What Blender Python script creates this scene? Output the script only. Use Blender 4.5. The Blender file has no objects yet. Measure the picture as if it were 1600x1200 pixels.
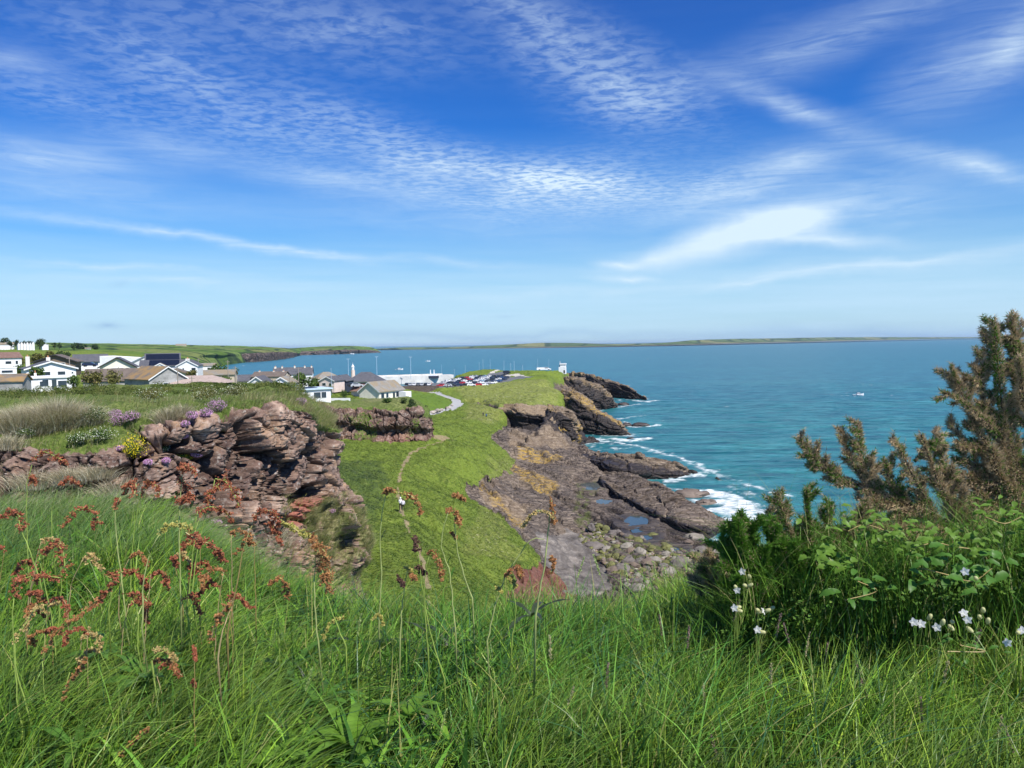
import bpy, math, random
import numpy as np
from mathutils import Vector, Matrix, geometry
random.seed(7)
RNG = np.random.default_rng(11)
scene = bpy.context.scene
COL = scene.collection
# ------------------------------------------------------------------ camera
CAM_H, FPX = 40.0, 1200.0
PITCH = math.atan((600 - 537.5) / FPX)
ROLL = math.radians(0.85)
HAZE_D = 2.6e-5
CAM = np.array([0.0, 0.0, CAM_H])
_f = np.array([0, math.cos(PITCH), -math.sin(PITCH)])
_u0 = np.array([0, math.sin(PITCH), math.cos(PITCH)])
_r0 = np.array([1.0, 0, 0])
_r = _r0 * math.cos(ROLL) - _u0 * math.sin(ROLL)
_u = _u0 * math.cos(ROLL) + _r0 * math.sin(ROLL)
cd = bpy.data.cameras.new("camera")
cam = bpy.data.objects.new("camera", cd)
COL.objects.link(cam)
cd.sensor_width = 36
cd.lens = 36 * FPX / 1600
cd.clip_start = 0.05
cd.clip_end = 200000
M = Matrix.Identity(4)
for i in range(3):
    M[i][0], M[i][1], M[i][2], M[i][3] = _r[i], _u[i], -_f[i], CAM[i]
cam.matrix_world = M
scene.camera = cam

def ray(px, py):
    v = _f * FPX + _r * (px - 800) + _u * (600 - py)
    return v / v[1]
def D(px, py, d):                      # point seen at px,py standing d metres ahead
    return CAM + ray(px, py) * d
def G(px, py, z):                      # point seen at px,py at height z
    v = ray(px, py)
    return CAM + v * ((z - CAM_H) / v[2])
def ppm(d):                            # photo pixels per metre
    return FPX / d
# ------------------------------------------------------------------ exposure
vs = scene.view_settings
scene.display_settings.display_device = 'sRGB'
vs.view_transform = 'Standard'
vs.look = 'None'
vs.gamma = 1.0
vs.exposure = 0.45
vs.use_curve_mapping = False
scene.render.engine = 'CYCLES'
scene.cycles.max_bounces = 6
scene.cycles.diffuse_bounces = 2
scene.cycles.glossy_bounces = 2
scene.cycles.transmission_bounces = 4
scene.cycles.volume_bounces = 0
scene.cycles.transparent_max_bounces = 8
# ------------------------------------------------------------------ sun
SUN_AZ, SUN_EL = math.radians(138), math.radians(52)
sd = bpy.data.lights.new("sun", 'SUN')
sd.energy = 5.0
sd.angle = math.radians(0.53)
sd.color = (1.0, 0.95, 0.87)
sun = bpy.data.objects.new("sun", sd)
COL.objects.link(sun)
sdir = Vector((math.sin(SUN_AZ) * math.cos(SUN_EL), math.cos(SUN_AZ) * math.cos(SUN_EL), math.sin(SUN_EL)))
sun.rotation_euler = sdir.to_track_quat('Z', 'Y').to_euler()
# ------------------------------------------------------------------ node helpers
class NT:
    def __init__(s, tree):
        s.t = tree; s.n = tree.nodes; s.l = tree.links
    def add(s, typ, props=None, ins=None, out=0):
        nd = s.n.new(typ)
        for k, v in (props or {}).items():
            setattr(nd, k, v)
        for k, v in (ins or {}).items():
            s.put(nd, k, v)
        return nd
    def put(s, nd, k, v):
        sock = nd.inputs[k]
        if isinstance(v, bpy.types.Node):
            s.l.new(v.outputs[0], sock)
        elif isinstance(v, bpy.types.NodeSocket):
            s.l.new(v, sock)
        else:
            if sock.type == 'RGBA' and len(v) == 3:
                v = (*v, 1)
            sock.default_value = v
    def math(s, op, a, b=None, c=None, clamp=False):
        nd = s.n.new('ShaderNodeMath'); nd.operation = op; nd.use_clamp = clamp
        s.put(nd, 0, a)
        if b is not None: s.put(nd, 1, b)
        if c is not None: s.put(nd, 2, c)
        return nd
    def mix(s, fac, a, b, mode='MIX'):
        nd = s.n.new('ShaderNodeMix'); nd.data_type = 'RGBA'; nd.blend_type = mode
        nd.clamp_factor = True
        s.put(nd, 0, fac); s.put(nd, 6, a); s.put(nd, 7, b)
        return nd.outputs[2]
    def ramp(s, fac, stops, interp='LINEAR'):
        nd = s.n.new('ShaderNodeValToRGB')
        cr = nd.color_ramp; cr.interpolation = interp
        while len(cr.elements) < len(stops): cr.elements.new(0.5)
        for e, (p, c) in zip(cr.elements, stops):
            e.position = p
            e.color = (*c, 1) if hasattr(c, '__len__') else (c, c, c, 1)
        s.put(nd, 0, fac)
        return nd.outputs[0]
    def noise(s, vec, scale, detail=4, rough=.55, dist=0, out=0, dims='3D', typ='FBM'):
        nd = s.n.new('ShaderNodeTexNoise'); nd.noise_dimensions = dims
        try: nd.noise_type = typ
        except Exception: pass
        if vec is not None: s.put(nd, 'Vector', vec)
        nd.inputs['Scale'].default_value = scale; nd.inputs['Detail'].default_value = detail
        nd.inputs['Roughness'].default_value = rough; nd.inputs['Distortion'].default_value = dist
        return nd.outputs[out]
    def mapping(s, vec, loc=(0, 0, 0), rot=(0, 0, 0), scale=(1, 1, 1), typ='POINT'):
        nd = s.n.new('ShaderNodeMapping'); nd.vector_type = typ
        s.put(nd, 0, vec)
        nd.inputs['Location'].default_value = loc
        nd.inputs['Rotation'].default_value = rot
        nd.inputs['Scale'].default_value = scale
        return nd.outputs[0]
# ------------------------------------------------------------------ world: sky and high cloud
world = bpy.data.worlds.new("World")
scene.world = world
world.use_nodes = True
wt = NT(world.node_tree)
wt.n.clear()
sky = wt.add('ShaderNodeTexSky', {'sky_type': 'NISHITA', 'sun_disc': False, 'sun_elevation': SUN_EL,
     'sun_rotation': SUN_AZ, 'altitude': 40, 'air_density': 1.0, 'dust_density': 0.6, 'ozone_density': 2.5})
tc = wt.add('ShaderNodeTexCoord')
sep = wt.add('ShaderNodeSeparateXYZ', ins={0: tc.outputs['Generated']})
X, Y, Z = sep.outputs
hyp = wt.math('SQRT', wt.math('ADD', wt.math('MULTIPLY', X, X), wt.math('MULTIPLY', Y, Y)))
EL = wt.math('DIVIDE', Z, wt.math('MAXIMUM', hyp, 0.001))
AZ = wt.math('ARCTAN2', X, Y)
AE = wt.add('ShaderNodeCombineXYZ', ins={0: AZ, 1: EL, 2: 0.0})
# flat cloud-deck coordinates: the layer is a horizontal sheet high above
zc = wt.math('MAXIMUM', Z, 0.02)
DECK = wt.add('ShaderNodeCombineXYZ', ins={0: wt.math('DIVIDE', X, zc), 1: wt.math('DIVIDE', Y, zc), 2: 0.0})
warp = wt.noise(AE, 5.0, 5, .6, 0, out=1)
wv = wt.add('ShaderNodeVectorMath', {'operation': 'MULTIPLY_ADD'}, {0: warp, 1: (0.10, 0.045, 0), 2: AE})
wv2 = wt.add('ShaderNodeVectorMath', {'operation': 'SUBTRACT'}, {0: wv, 1: (0.05, 0.0225, 0)})

def ae(px, py):
    v = ray(px, py)
    return math.atan2(v[0], v[1]), v[2] / math.hypot(v[0], v[1])
def blobs(lst):
    acc = None
    for (px, py, sx, sy, rot, st) in lst:
        a, e = ae(px, py)
        m = wt.mapping(wv2, (a, e, 0), (0, 0, -math.radians(rot + .85)), (sx / FPX, sy / FPX, 1), 'TEXTURE')
        g = wt.add('ShaderNodeTexGradient', {'gradient_type': 'QUADRATIC_SPHERE'}, {0: m})
        sm = wt.math('MULTIPLY', g.outputs[1], st)
        acc = sm if acc is None else wt.math('ADD', acc, sm)
    return acc
# rippled high cloud
rip = blobs([(330, 150, 420, 120, 22, .9), (480, 40, 420, 110, 4, .75), (640, 250, 330, 90, 22, 1.0), (800, 290, 360, 80, 8, 1.0),
             (960, 130, 270, 110, 28, 1.25), (830, 30, 260, 80, 20, .8), (930, 285, 240, 75, 4, 1.5), (870, 290, 150, 50, 5, .8), (100, 160, 260, 60, 10, .5),
             (1120, 290, 220, 60, -10, .5)])
v1 = wt.mapping(DECK, (0, 0, 0), (0, 0, .35), (1, 1.15, 1))
n1 = wt.noise(v1, 13.5, 3, .6, .35)
n1b = wt.noise(DECK, 1.7, 4, .6, .3)
r1 = wt.ramp(n1, [(.38, 0.22), (.60, 1)])
r1b = wt.ramp(n1b, [(.30, .35), (.62, 1)])
c1 = wt.math('MULTIPLY', wt.math('MULTIPLY', rip, r1), r1b)
# streaky ice cloud
cir = blobs([(1240, 165, 210, 36, 24, 1.1), (1290, 60, 420, 75, -12, .8), (1560, 80, 220, 90, -26, 1.3), (1530, 260, 170, 24, 21, 1.2),
             (60, 250, 260, 55, 3, 1.1), (250, 235, 160, 40, 5, .7), (540, 290, 340, 36, 9, .9), (250, 362, 460, 15, 5.5, 1.2),
             (480, 390, 300, 12, 5, 1.1), (180, 412, 330, 11, 3, 1.0), (1330, 320, 340, 95, -3, .8), (1250, 245, 150, 50, -8, .9), (1150, 300, 200, 40, -18, .9),
             (1400, 240, 120, 24, 20, .5), (30, 100, 140, 40, 8, .6), (1300, 420, 420, 24, -4, .7), (640, 350, 500, 40, 4, .35), (150, 310, 380, 40, 2, .5), (1000, 330, 700, 90, 0, .35), (300, 440, 500, 22, 2, .8), (900, 455, 500, 20, -3, .8), (1450, 400, 300, 16, -5, .9), (720, 410, 260, 14, 3, .6), (700, 275, 300, 30, 8, .5), (1180, 440, 260, 12, -6, .8)])
v2 = wt.mapping(AE, (0, 0, 0), (0, 0, -.12), (2.2, 17, 1))
n2 = wt.noise(v2, 4.2, 9, .66, .8)
c2 = wt.math('MULTIPLY', cir, wt.ramp(n2, [(.30, .25), (.66, 1)]))
# thick smooth brush strokes
smo = blobs([(1165, 365, 200, 50, -15, 2.2), (1215, 350, 110, 42, -5, 1.2), (1280, 376, 170, 20, 4, 1.1), (1020, 402, 150, 30, -10, 1.2), (975, 432, 80, 11, 2, 1.2), (960, 408, 60, 12, 8, 1.0)])
c3 = wt.math('MULTIPLY', smo, wt.ramp(n2, [(.2, .8), (.7, 1)]))
ctot = wt.math('ADD', wt.math('MULTIPLY', c1, .60), wt.math('ADD', wt.math('MULTIPLY', c2, .60), wt.math('MULTIPLY', c3, .78)), clamp=True)
# veil towards the horizon
veil_n = wt.noise(wt.mapping(AE, scale=(1.3, 22, 1)), 2.4, 6, .6, .3)
veil_r = wt.ramp(EL, [(0.0, .82), (.045, .88), (.085, .70), (.135, .30), (.28, .05)])
veil = wt.math('MULTIPLY', veil_r, wt.ramp(veil_n, [(.25, .72), (.7, 1)]))
tint = wt.ramp(EL, [(0.0, (.55, .86, 1.12)), (.07, (.28, .78, 1.16)), (.16, (.12, .66, 1.25)), (.28, (.045, .50, 1.22)), (.46, (.015, .40, 1.16)), (1, (.12, .36, 1.0))])
sk = wt.mix(1.0, sky.outputs[0], tint, 'MULTIPLY')
WHITE = (6.2, 7.7, 9.0)
s1 = wt.mix(veil, sk, (5.1, 7.1, 8.9))
s2 = wt.mix(ctot, s1, WHITE)
low = blobs([(1420, 522, 520, 26, -1, .8), (760, 522, 900, 15, .5, .45), (190, 508, 44, 9, 0, .8), (200, 440, 26, 10, 0, .25), (780, 490, 40, 5, 0, .25)])
s3 = wt.mix(wt.math('MULTIPLY', low, .8, clamp=True), s2, (2.5, 4.1, 6.6))
bg = wt.add('ShaderNodeBackground', ins={0: s3, 1: 0.085})
wo = wt.add('ShaderNodeOutputWorld', ins={0: bg})
world.cycles.sampling_method = 'MANUAL'
world.cycles.sample_map_resolution = 1024
# ------------------------------------------------------------------ numpy noise
def _h(ix, iy, iz, seed=0):
    with np.errstate(over='ignore'):
        h = (ix.astype(np.int64) * 374761393 + iy.astype(np.int64) * 668265263 + iz.astype(np.int64) * 2147483647 + seed * 1274126177).astype(np.uint64)
        h = (h ^ (h >> np.uint64(13))) * np.uint64(1274126177)
        h = h & np.uint64(0xffffffffffff)
        h = (h ^ (h >> np.uint64(16))) * np.uint64(2246822519)
        h = h & np.uint64(0xffffffffffff)
        h = h ^ (h >> np.uint64(15))
    return (h & np.uint64(0xffffff)).astype(np.float64) / 16777215.0
def vnoise(p, seed=0):                 # value noise, -1..1
    i = np.floor(p).astype(np.int64); f = p - i; f = f * f * (3 - 2 * f)
    r = 0
    for dx in (0, 1):
        wx = f[:, 0] if dx else 1 - f[:, 0]
        for dy in (0, 1):
            wy = f[:, 1] if dy else 1 - f[:, 1]
            for dz in (0, 1):
                wz = f[:, 2] if dz else 1 - f[:, 2]
                r = r + wx * wy * wz * _h(i[:, 0] + dx, i[:, 1] + dy, i[:, 2] + dz, seed)
    return r * 2 - 1
def fbm(p, octv=4, gain=.5, lac=2.03, seed=0):
    a, s, t = 1.0, 0, 0
    q = np.array(p, float)
    for k in range(octv):
        s = s + a * vnoise(q, seed + k * 17); t += a
        q = q * lac + 3.7; a *= gain
    return s / t
def voro(p, seed=0, jit=.9):           # F1, F2, random value of the cell
    i = np.floor(p).astype(np.int64)
    f1 = np.full(len(p), 9.0); f2 = np.full(len(p), 9.0); cid = np.zeros(len(p))
    for dx in (-1, 0, 1):
        for dy in (-1, 0, 1):
            for dz in (-1, 0, 1):
                cx, cy, cz = i[:, 0] + dx, i[:, 1] + dy, i[:, 2] + dz
                a, b, c = _h(cx, cy, cz, seed + 1), _h(cx, cy, cz, seed + 2), _h(cx, cy, cz, seed + 3)
                d = np.sqrt((cx + .5 + (a - .5) * jit - p[:, 0]) ** 2 + (cy + .5 + (b - .5) * jit - p[:, 1]) ** 2 + (cz + .5 + (c - .5) * jit - p[:, 2]) ** 2)
                near = d < f1
                f2 = np.where(near, f1, np.minimum(f2, d))
                cid = np.where(near, a * .5 + b * .5, cid)
                f1 = np.where(near, d, f1)
    return f1, f2, cid
def facets(p, seed=0, jit=.9, tilt=1.0):  # broken-rock relief: every cell is a flat facet with its own height and tilt
    i = np.floor(p).astype(np.int64)
    f1 = np.full(len(p), 9.0); f2 = np.full(len(p), 9.0); cid = np.zeros(len(p)); h = np.zeros(len(p))
    for dx in (-1, 0, 1):
        for dy in (-1, 0, 1):
            for dz in (-1, 0, 1):
                cx, cy, cz = i[:, 0] + dx, i[:, 1] + dy, i[:, 2] + dz
                a, b, c = _h(cx, cy, cz, seed + 1), _h(cx, cy, cz, seed + 2), _h(cx, cy, cz, seed + 3)
                ox, oy, oz = p[:, 0] - (cx + .5 + (a - .5) * jit), p[:, 1] - (cy + .5 + (b - .5) * jit), p[:, 2] - (cz + .5 + (c - .5) * jit)
                d = np.sqrt(ox**2 + oy**2 + oz**2)
                near = d < f1
                f2 = np.where(near, f1, np.minimum(f2, d))
                r = _h(cx, cy, cz, seed + 4)
                cid = np.where(near, r, cid)
                h = np.where(near, (r - .5) * 2 + tilt * (ox * (b - .5) + oy * (c - .5) + oz * (a - .5)) * 4, h)
                f1 = np.where(near, d, f1)
    return h, f2 - f1, cid
def sstep(a, b, x):
    t = np.clip((x - a) / (b - a), 0, 1)
    return t * t * (3 - 2 * t)
# ------------------------------------------------------------------ mesh helpers
def mesh_np(name, V, F, mat=None, parent=None, smooth=True, attrs=None, sharp=None, mats=None, midx=None):
    V = np.asarray(V, np.float32); F = np.asarray(F, np.int32)
    me = bpy.data.meshes.new(name)
    me.vertices.add(len(V)); me.vertices.foreach_set('co', V.ravel())
    k = F.shape[1]
    me.loops.add(F.size); me.loops.foreach_set('vertex_index', F.ravel())
    me.polygons.add(len(F))
    me.polygons.foreach_set('loop_start', np.arange(0, F.size, k, dtype=np.int32))
    me.polygons.foreach_set('loop_total', np.full(len(F), k, np.int32))
    me.polygons.foreach_set('use_smooth', np.full(len(F), smooth, bool))
    me.update(calc_edges=True)
    for an, av in (attrs or {}).items():
        av = np.asarray(av, np.float32)
        if av.ndim == 1:
            at = me.attributes.new(an, 'FLOAT', 'POINT'); at.data.foreach_set('value', av)
        else:
            at = me.attributes.new(an, 'FLOAT_COLOR', 'POINT')
            at.data.foreach_set('color', np.concatenate([av, np.ones((len(av), 1), np.float32)], 1).astype(np.float32).ravel())
    if mat: me.materials.append(mat)
    if mats:
        for m_ in mats: me.materials.append(m_)
        if midx is not None: me.polygons.foreach_set('material_index', np.asarray(midx, np.int32))
    o = bpy.data.objects.new(name, me)
    COL.objects.link(o)
    if parent: o.parent = parent
    return o
def tag(o, label=None, cat=None, group=None, kind=None):
    if label: o['label'] = label
    if cat: o['category'] = cat
    if group: o['group'] = group
    if kind: o['kind'] = kind
    return o
def empty(name, loc=(0, 0, 0), rz=0, **k):
    o = bpy.data.objects.new(name, None); COL.objects.link(o)
    o.location = tuple(loc); o.rotation_euler = (0, 0, rz)
    o.empty_display_size = .2
    tag(o, **k)
    return o
def kids(o):
    return [c for c in bpy.data.objects if c.parent == o]
_KC = {}
def dup(root, loc, rz=None, sc=None, **k):
    def rec(o, par):
        c = o.copy(); COL.objects.link(c); c.parent = par
        for ch in _KC.setdefault(o.name, kids(o)): rec(ch, c)
        return c
    r = rec(root, None)
    r.location = tuple(loc)
    if rz is not None: r.rotation_euler = (0, 0, rz)
    if sc is not None: r.scale = (sc, sc, sc) if not hasattr(sc, '__len__') else sc
    tag(r, **k)
    return r
def grid_faces(nr, nc, off=0):
    a = np.arange(nr * nc).reshape(nr, nc)
    return np.stack([a[:-1, :-1], a[:-1, 1:], a[1:, 1:], a[1:, :-1]], -1).reshape(-1, 4) + off
def cr(P, n):                          # smooth resample of a polyline (rows of 3D points)
    P = np.asarray(P, float)
    s = np.r_[0, np.cumsum(np.linalg.norm(np.diff(P, axis=0), axis=1) + 1e-9)]
    t = np.linspace(0, s[-1], n)
    m = np.zeros_like(P)
    m[1:-1] = (P[2:] - P[:-2]) / (s[2:] - s[:-2])[:, None]
    m[0] = (P[1] - P[0]) / (s[1] - s[0]); m[-1] = (P[-1] - P[-2]) / (s[-1] - s[-2])
    k = np.clip(np.searchsorted(s, t, 'right') - 1, 0, len(P) - 2)
    h = (s[k + 1] - s[k]); u = ((t - s[k]) / h)[:, None]; h = h[:, None]
    return (2 * u**3 - 3 * u**2 + 1) * P[k] + (u**3 - 2 * u**2 + u) * h * m[k] + (-2 * u**3 + 3 * u**2) * P[k + 1] + (u**3 - u**2) * h * m[k + 1]
def loft(rows, nc, nrs, smooth=True):  # rows: lists of 3D points; nrs: samples between rows
    R = np.array([cr(r, nc) for r in rows])
    out = []; rp = []
    for i in range(len(rows) - 1):
        n = nrs[i]
        for j in range(n):
            t = j / n
            if smooth:
                p0 = R[max(i - 1, 0)]; p1 = R[i]; p2 = R[i + 1]; p3 = R[min(i + 2, len(rows) - 1)]
                m1 = (p2 - p0) * (.5 if i > 0 else 1) * .8; m2 = (p3 - p1) * (.5 if i < len(rows) - 2 else 1) * .8
                out.append((2*t**3-3*t**2+1)*p1 + (t**3-2*t**2+t)*m1 + (-2*t**3+3*t**2)*p2 + (t**3-t**2)*m2)
            else:
                out.append(R[i] * (1 - t) + R[i + 1] * t)
            rp.append(i + t)
    out.append(R[-1]); rp.append(len(rows) - 1)
    return np.array(out), np.array(rp)
def gnormals(Gd):
    du = np.gradient(Gd, axis=1); dv = np.gradient(Gd, axis=0)
    n = np.cross(du, dv); n /= np.linalg.norm(n, axis=2, keepdims=True) + 1e-12
    return n
class MB:                              # collects polygons for one mesh
    def __init__(s): s.v = []; s.f = []
    def poly(s, pts):
        b = len(s.v); s.v += [tuple(p) for p in pts]; s.f.append(tuple(range(b, b + len(pts))))
    def box(s, c, size, rz=0, taper=1.0):
        cx, cy, cz = c; a, b_, h = size[0] / 2, size[1] / 2, size[2]
        ca, sa = math.cos(rz), math.sin(rz); b = len(s.v)
        for z, k in ((0, 1.0), (h, taper)):
            for x, y in ((-a, -b_), (a, -b_), (a, b_), (-a, b_)):
                x *= k; y *= k
                s.v.append((cx + x * ca - y * sa, cy + x * sa + y * ca, cz + z))
        s.f += [(b, b+3, b+2, b+1), (b+4, b+5, b+6, b+7), (b, b+1, b+5, b+4), (b+1, b+2, b+6, b+5), (b+2, b+3, b+7, b+6), (b+3, b, b+4, b+7)]
    def tube(s, pts, r, n=6, cap=True):
        pts = [Vector(p) for p in pts]; rs = r if hasattr(r, '__len__') else [r] * len(pts)
        b = len(s.v)
        for i, p in enumerate(pts):
            d = (pts[min(i + 1, len(pts) - 1)] - pts[max(i - 1, 0)]).normalized()
            a = d.cross(Vector((0.01, 0.02, 1)) if abs(d.z) < .95 else Vector((1, 0, 0))).normalized(); c = d.cross(a)
            for k in range(n):
                t = 2 * math.pi * k / n
                s.v.append(tuple(p + (a * math.cos(t) + c * math.sin(t)) * rs[i]))
        for i in range(len(pts) - 1):
            for k in range(n):
                k2 = (k + 1) % n
                s.f.append((b + i*n + k, b + i*n + k2, b + (i+1)*n + k2, b + (i+1)*n + k))
        if cap:
            s.f.append(tuple(b + k for k in range(n))[::-1]); e = b + (len(pts) - 1) * n
            s.f.append(tuple(e + k for k in range(n)))
    def build(s, name, mat, parent=None, smooth=False):
        me = bpy.data.meshes.new(name); me.from_pydata(s.v, [], s.f); me.update()
        if smooth: me.polygons.foreach_set('use_smooth', [True] * len(me.polygons))
        if mat: me.materials.append(mat)
        o = bpy.data.objects.new(name, me); COL.objects.link(o)
        if parent: o.parent = parent
        return o
# ------------------------------------------------------------------ materials
def newmat(name):
    m = bpy.data.materials.new(name); m.use_nodes = True
    t = NT(m.node_tree); t.n.clear()
    out = t.add('ShaderNodeOutputMaterial')
    b = t.add('ShaderNodeBsdfPrincipled')
    t.l.new(b.outputs[0], out.inputs[0])
    b.inputs['Specular IOR Level'].default_value = .3
    return m, t, b, out
def geo(t): return t.add('ShaderNodeNewGeometry').outputs['Position']
def attr(t, name, out='Fac'): return t.add('ShaderNodeAttribute', {'attribute_name': name}).outputs[out]
def bump(t, b, h, strength=.5, dist=.05):
    bp = t.add('ShaderNodeBump', ins={'Height': h, 'Strength': strength, 'Distance': dist})
    t.l.new(bp.outputs[0], b.inputs['Normal']); return bp
def simple(name, col, rough=.7, var=.15, scale=2.0, spec=.3, metal=0, bmp=0):
    m, t, b, o = newmat(name)
    g = t.add('ShaderNodeTexCoord').outputs['Object']
    n = t.noise(g, scale, 5, .6)
    c2 = tuple(c * (1 - var * 1.6) for c in col); c3 = tuple(min(1, c * (1 + var)) for c in col)
    t.put(b, 'Base Color', t.ramp(n, [(.3, c2), (.7, c3)]))
    b.inputs['Roughness'].default_value = rough
    b.inputs['Specular IOR Level'].default_value = spec
    b.inputs['Metallic'].default_value = metal
    if bmp: bump(t, b, n, .6, bmp)
    return m
def rock_mat(name, cols, scale=1.0, lichen=(.42, .24, .03), pale=(.40, .36, .33), rough=.85, bmp=.05, palek=1.0, tilt=(0.3, 0.5, 0.4), vegc=None, stretch=6):
    m, t, b, o = newmat(name)
    g = geo(t)
    st = t.mapping(g, rot=tilt, scale=(scale, scale * .8, scale * stretch))
    n1 = t.noise(st, .6, 7, .62, .8)
    n2 = t.noise(g, scale * 2.6, 6, .65, .3)
    n3 = t.noise(g, scale * .35, 4, .6)
    c = t.ramp(n1, [(.30, cols[0]), (.48, cols[1]), (.66, cols[2])])
    c = t.mix(t.ramp(n3, [(.4, 0), (.65, .65)]), c, cols[3])
    pm = t.ramp(n2, [(.56, 0), (.70, .8 * palek)])
    c = t.mix(pm, c, pale)
    c = t.mix(t.ramp(n2, [(.28, .75), (.42, 0)]), c, tuple(k * .45 for k in cols[0]))
    la = attr(t, 'lichen')
    ln = t.noise(t.mapping(g, rot=tilt, scale=(scale, scale, scale * 3.5)), 1.4, 6, .7)
    lm = t.math('MULTIPLY', la, t.ramp(ln, [(.44, 0), (.54, 1)]))
    c = t.mix(lm, c, lichen)
    if vegc:
        va = attr(t, 'veg')
        vn = t.noise(g, scale * 2.2, 6, .7)
        vm = t.ramp(t.math('ADD', t.math('MULTIPLY', t.math('SUBTRACT', vn, .5), 1.4), va), [(.45, 0), (.60, 1)])
        vc = t.ramp(t.noise(g, scale * 5, 5, .7), [(.3, vegc[0]), (.5, vegc[1]), (.68, vegc[2])])
        c = t.mix(vm, c, vc)
    t.put(b, 'Base Color', c)
    b.inputs['Roughness'].default_value = rough
    hh = t.math('ADD', t.math('MULTIPLY', n1, 1.0), t.math('MULTIPLY', t.noise(g, scale * 5, 6, .7), .5))
    bump(t, b, hh, .9, bmp)
    return m
# ------------------------------------------------------------------ TIN of the headland (surveyed break lines)
def A(px, d, z):
    p = D(px, 540, d); return np.array([p[0], d, z])
def g3(lst): return [G(*q) for q in lst]
def back(pts, dd, z): return [np.array([p[0] * (p[1] + dd) / p[1], p[1] + dd, z]) for p in pts]
LINES = []
def line(pts, step=2.5):
    pts = [np.asarray(p, float) for p in pts]
    out = []
    for a, b in zip(pts[:-1], pts[1:]):
        n = max(1, int(np.linalg.norm((b - a)[:2]) / step))
        out += [a + (b - a) * k / n for k in range(n)]
    out.append(pts[-1]); LINES.append(np.array(out))
    return np.array(out)
def pts(l): LINES.append(np.array([np.asarray(p, float) for p in l]))
# valley floor and dirt path
PATH1 = g3([(668,960,19.3),(668,915,19),(660,870,18.3),(642,835,17.6),(627,798,17),(620,760,16.6),(628,730,16.3),(642,705,16),(665,697,15.8),(690,690,15.5),(700,683,15.5),(688,676,15.6)])
line(PATH1)
pts(g3([(600,960,19.5),(720,950,17),(780,950,14),(850,960,8),(570,930,19.5),(560,880,19),(550,820,18),(540,780,18),(520,720,18)]))
pts([A(480,100,20),A(480,150,19.5),A(400,150,22),A(300,100,28),A(430,60,25),A(350,60,29),A(480,75,20.5),A(430,110,22)])
line(g3([(500,682,18.2),(540,680,17.6),(580,684,17),(600,690,16.8),(640,688,16.8),(668,688,16.2)]))
pts([A(500,200,23.5),A(560,205,22.5),A(600,205,22),A(640,205,20.5),A(660,212,18)])
pts(g3([(545,612,23.5),(600,624,21.3),(640,622,20.5),(660,640,18),(680,638,17.2),(690,626,17.2)]))
line(g3([(620,611,18),(640,612,17.8),(665,613,17.6),(685,614,17.5)]))
PATH2 = g3([(640,657,16.4),(652,654,16.2),(672,648,16.2),(690,643,16.1),(705,637,16),(716,632,16),(714,626,16.2),(702,622,16.6),(690,618,17),(680,614.5,17.4),(655,613,17.6)])
line(PATH2)
# car park and the road round the knoll
cpf = g3([(612,604.5,20.2),(640,604,20),(690,605.5,20),(720,604,20),(745,603,20),(765,601,20),(790,597,20),(815,592,20)]); line(cpf)
pts(g3([(690,598,20),(720,592,20),(750,588,20),(780,586,20),(800,590,20),(640,600,20),(770,593,20)]))
pts(g3([(700,608.5,19),(740,607,19.4),(790,602,19.6),(720,615,18),(760,615,17.5),(800,610,18.5),(830,600,19.8),(850,592,21.2),(850,585,22.8),(830,583,22.8),(825,588,21.2)]))
line([A(778,560,20.5),A(800,475,23.4),A(820,464,23.5),A(850,455,24),A(868,465,23.3),A(879,480,22.4)])
line(g3([(712,586,20.4),(735,580.5,21.5),(750,578,22.3),(762,576.6,23),(775,577,23)]))
pts(g3([(790,582,21.4),(775,582.5,21),(805,581.5,22.2)]))
# small scarp below the car park knoll
l = g3([(733,622,17.2),(755,625,16.8),(775,630,16.4),(789,633,15.8)]); line(l)
line([D(733,627,325),D(755,630,319),D(775,636,304),D(787,645,300)])
pts(g3([(760,650,14),(740,655,14.5),(720,660,15),(770,665,12.5),(780,674,11.3),(700,668,15.5),(740,636,15.8),(725,642,15.8)]))
pts(g3([(880,600,18.8),(862,606,18.4),(870,612,17.3),(840,622,16.3),(810,622,16.4),(800,628,15.8),(850,615,17.2),(830,612,17.6)]))
# shoulder of grass between path and shore
pts(g3([(700,700,15.5),(740,700,14),(765,712,11.6),(720,740,14),(690,780,15),(735,757,11.5),(700,840,13.5),(750,830,11.5),(780,860,9),(720,900,14),(780,920,9),(820,900,7.4),(740,720,13.3),(660,760,16.2),(670,800,16),(680,720,15.8)]))
SHORE = g3([(767,683,11),(784,700,9.6),(800,716,7.5),(803,731,6),(784,747,7.2),(745,759,9),(725,775,9.5),(767,798,8.5),(811,828,7.5),(848,876,5.5),(880,920,4)])
line(SHORE)
# ledge with the dark overhanging face
LIP5 = g3([(789,631,15.6),(797,641,14.3),(825,645,14),(847,651,13.2),(864,660,11.5)]); line(LIP5)
line([D(796,668,283),D(825,673,283),D(852,674,284),D(866,671,286)])
pts(g3([(830,632,15.0),(850,636,14.8),(810,634,15.3)]))
# ridge 4
R4 = g3([(864,633.5,15),(876,640,13.8),(885,645,12.8),(903,652.5,10.6),(908,661,8),(912,676,2)]); line(R4)
line([D(868,683,282),D(885,690,285),D(905,691,291),D(913,689,298)])
line(back(R4[1:], 14, 1.0))
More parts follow.
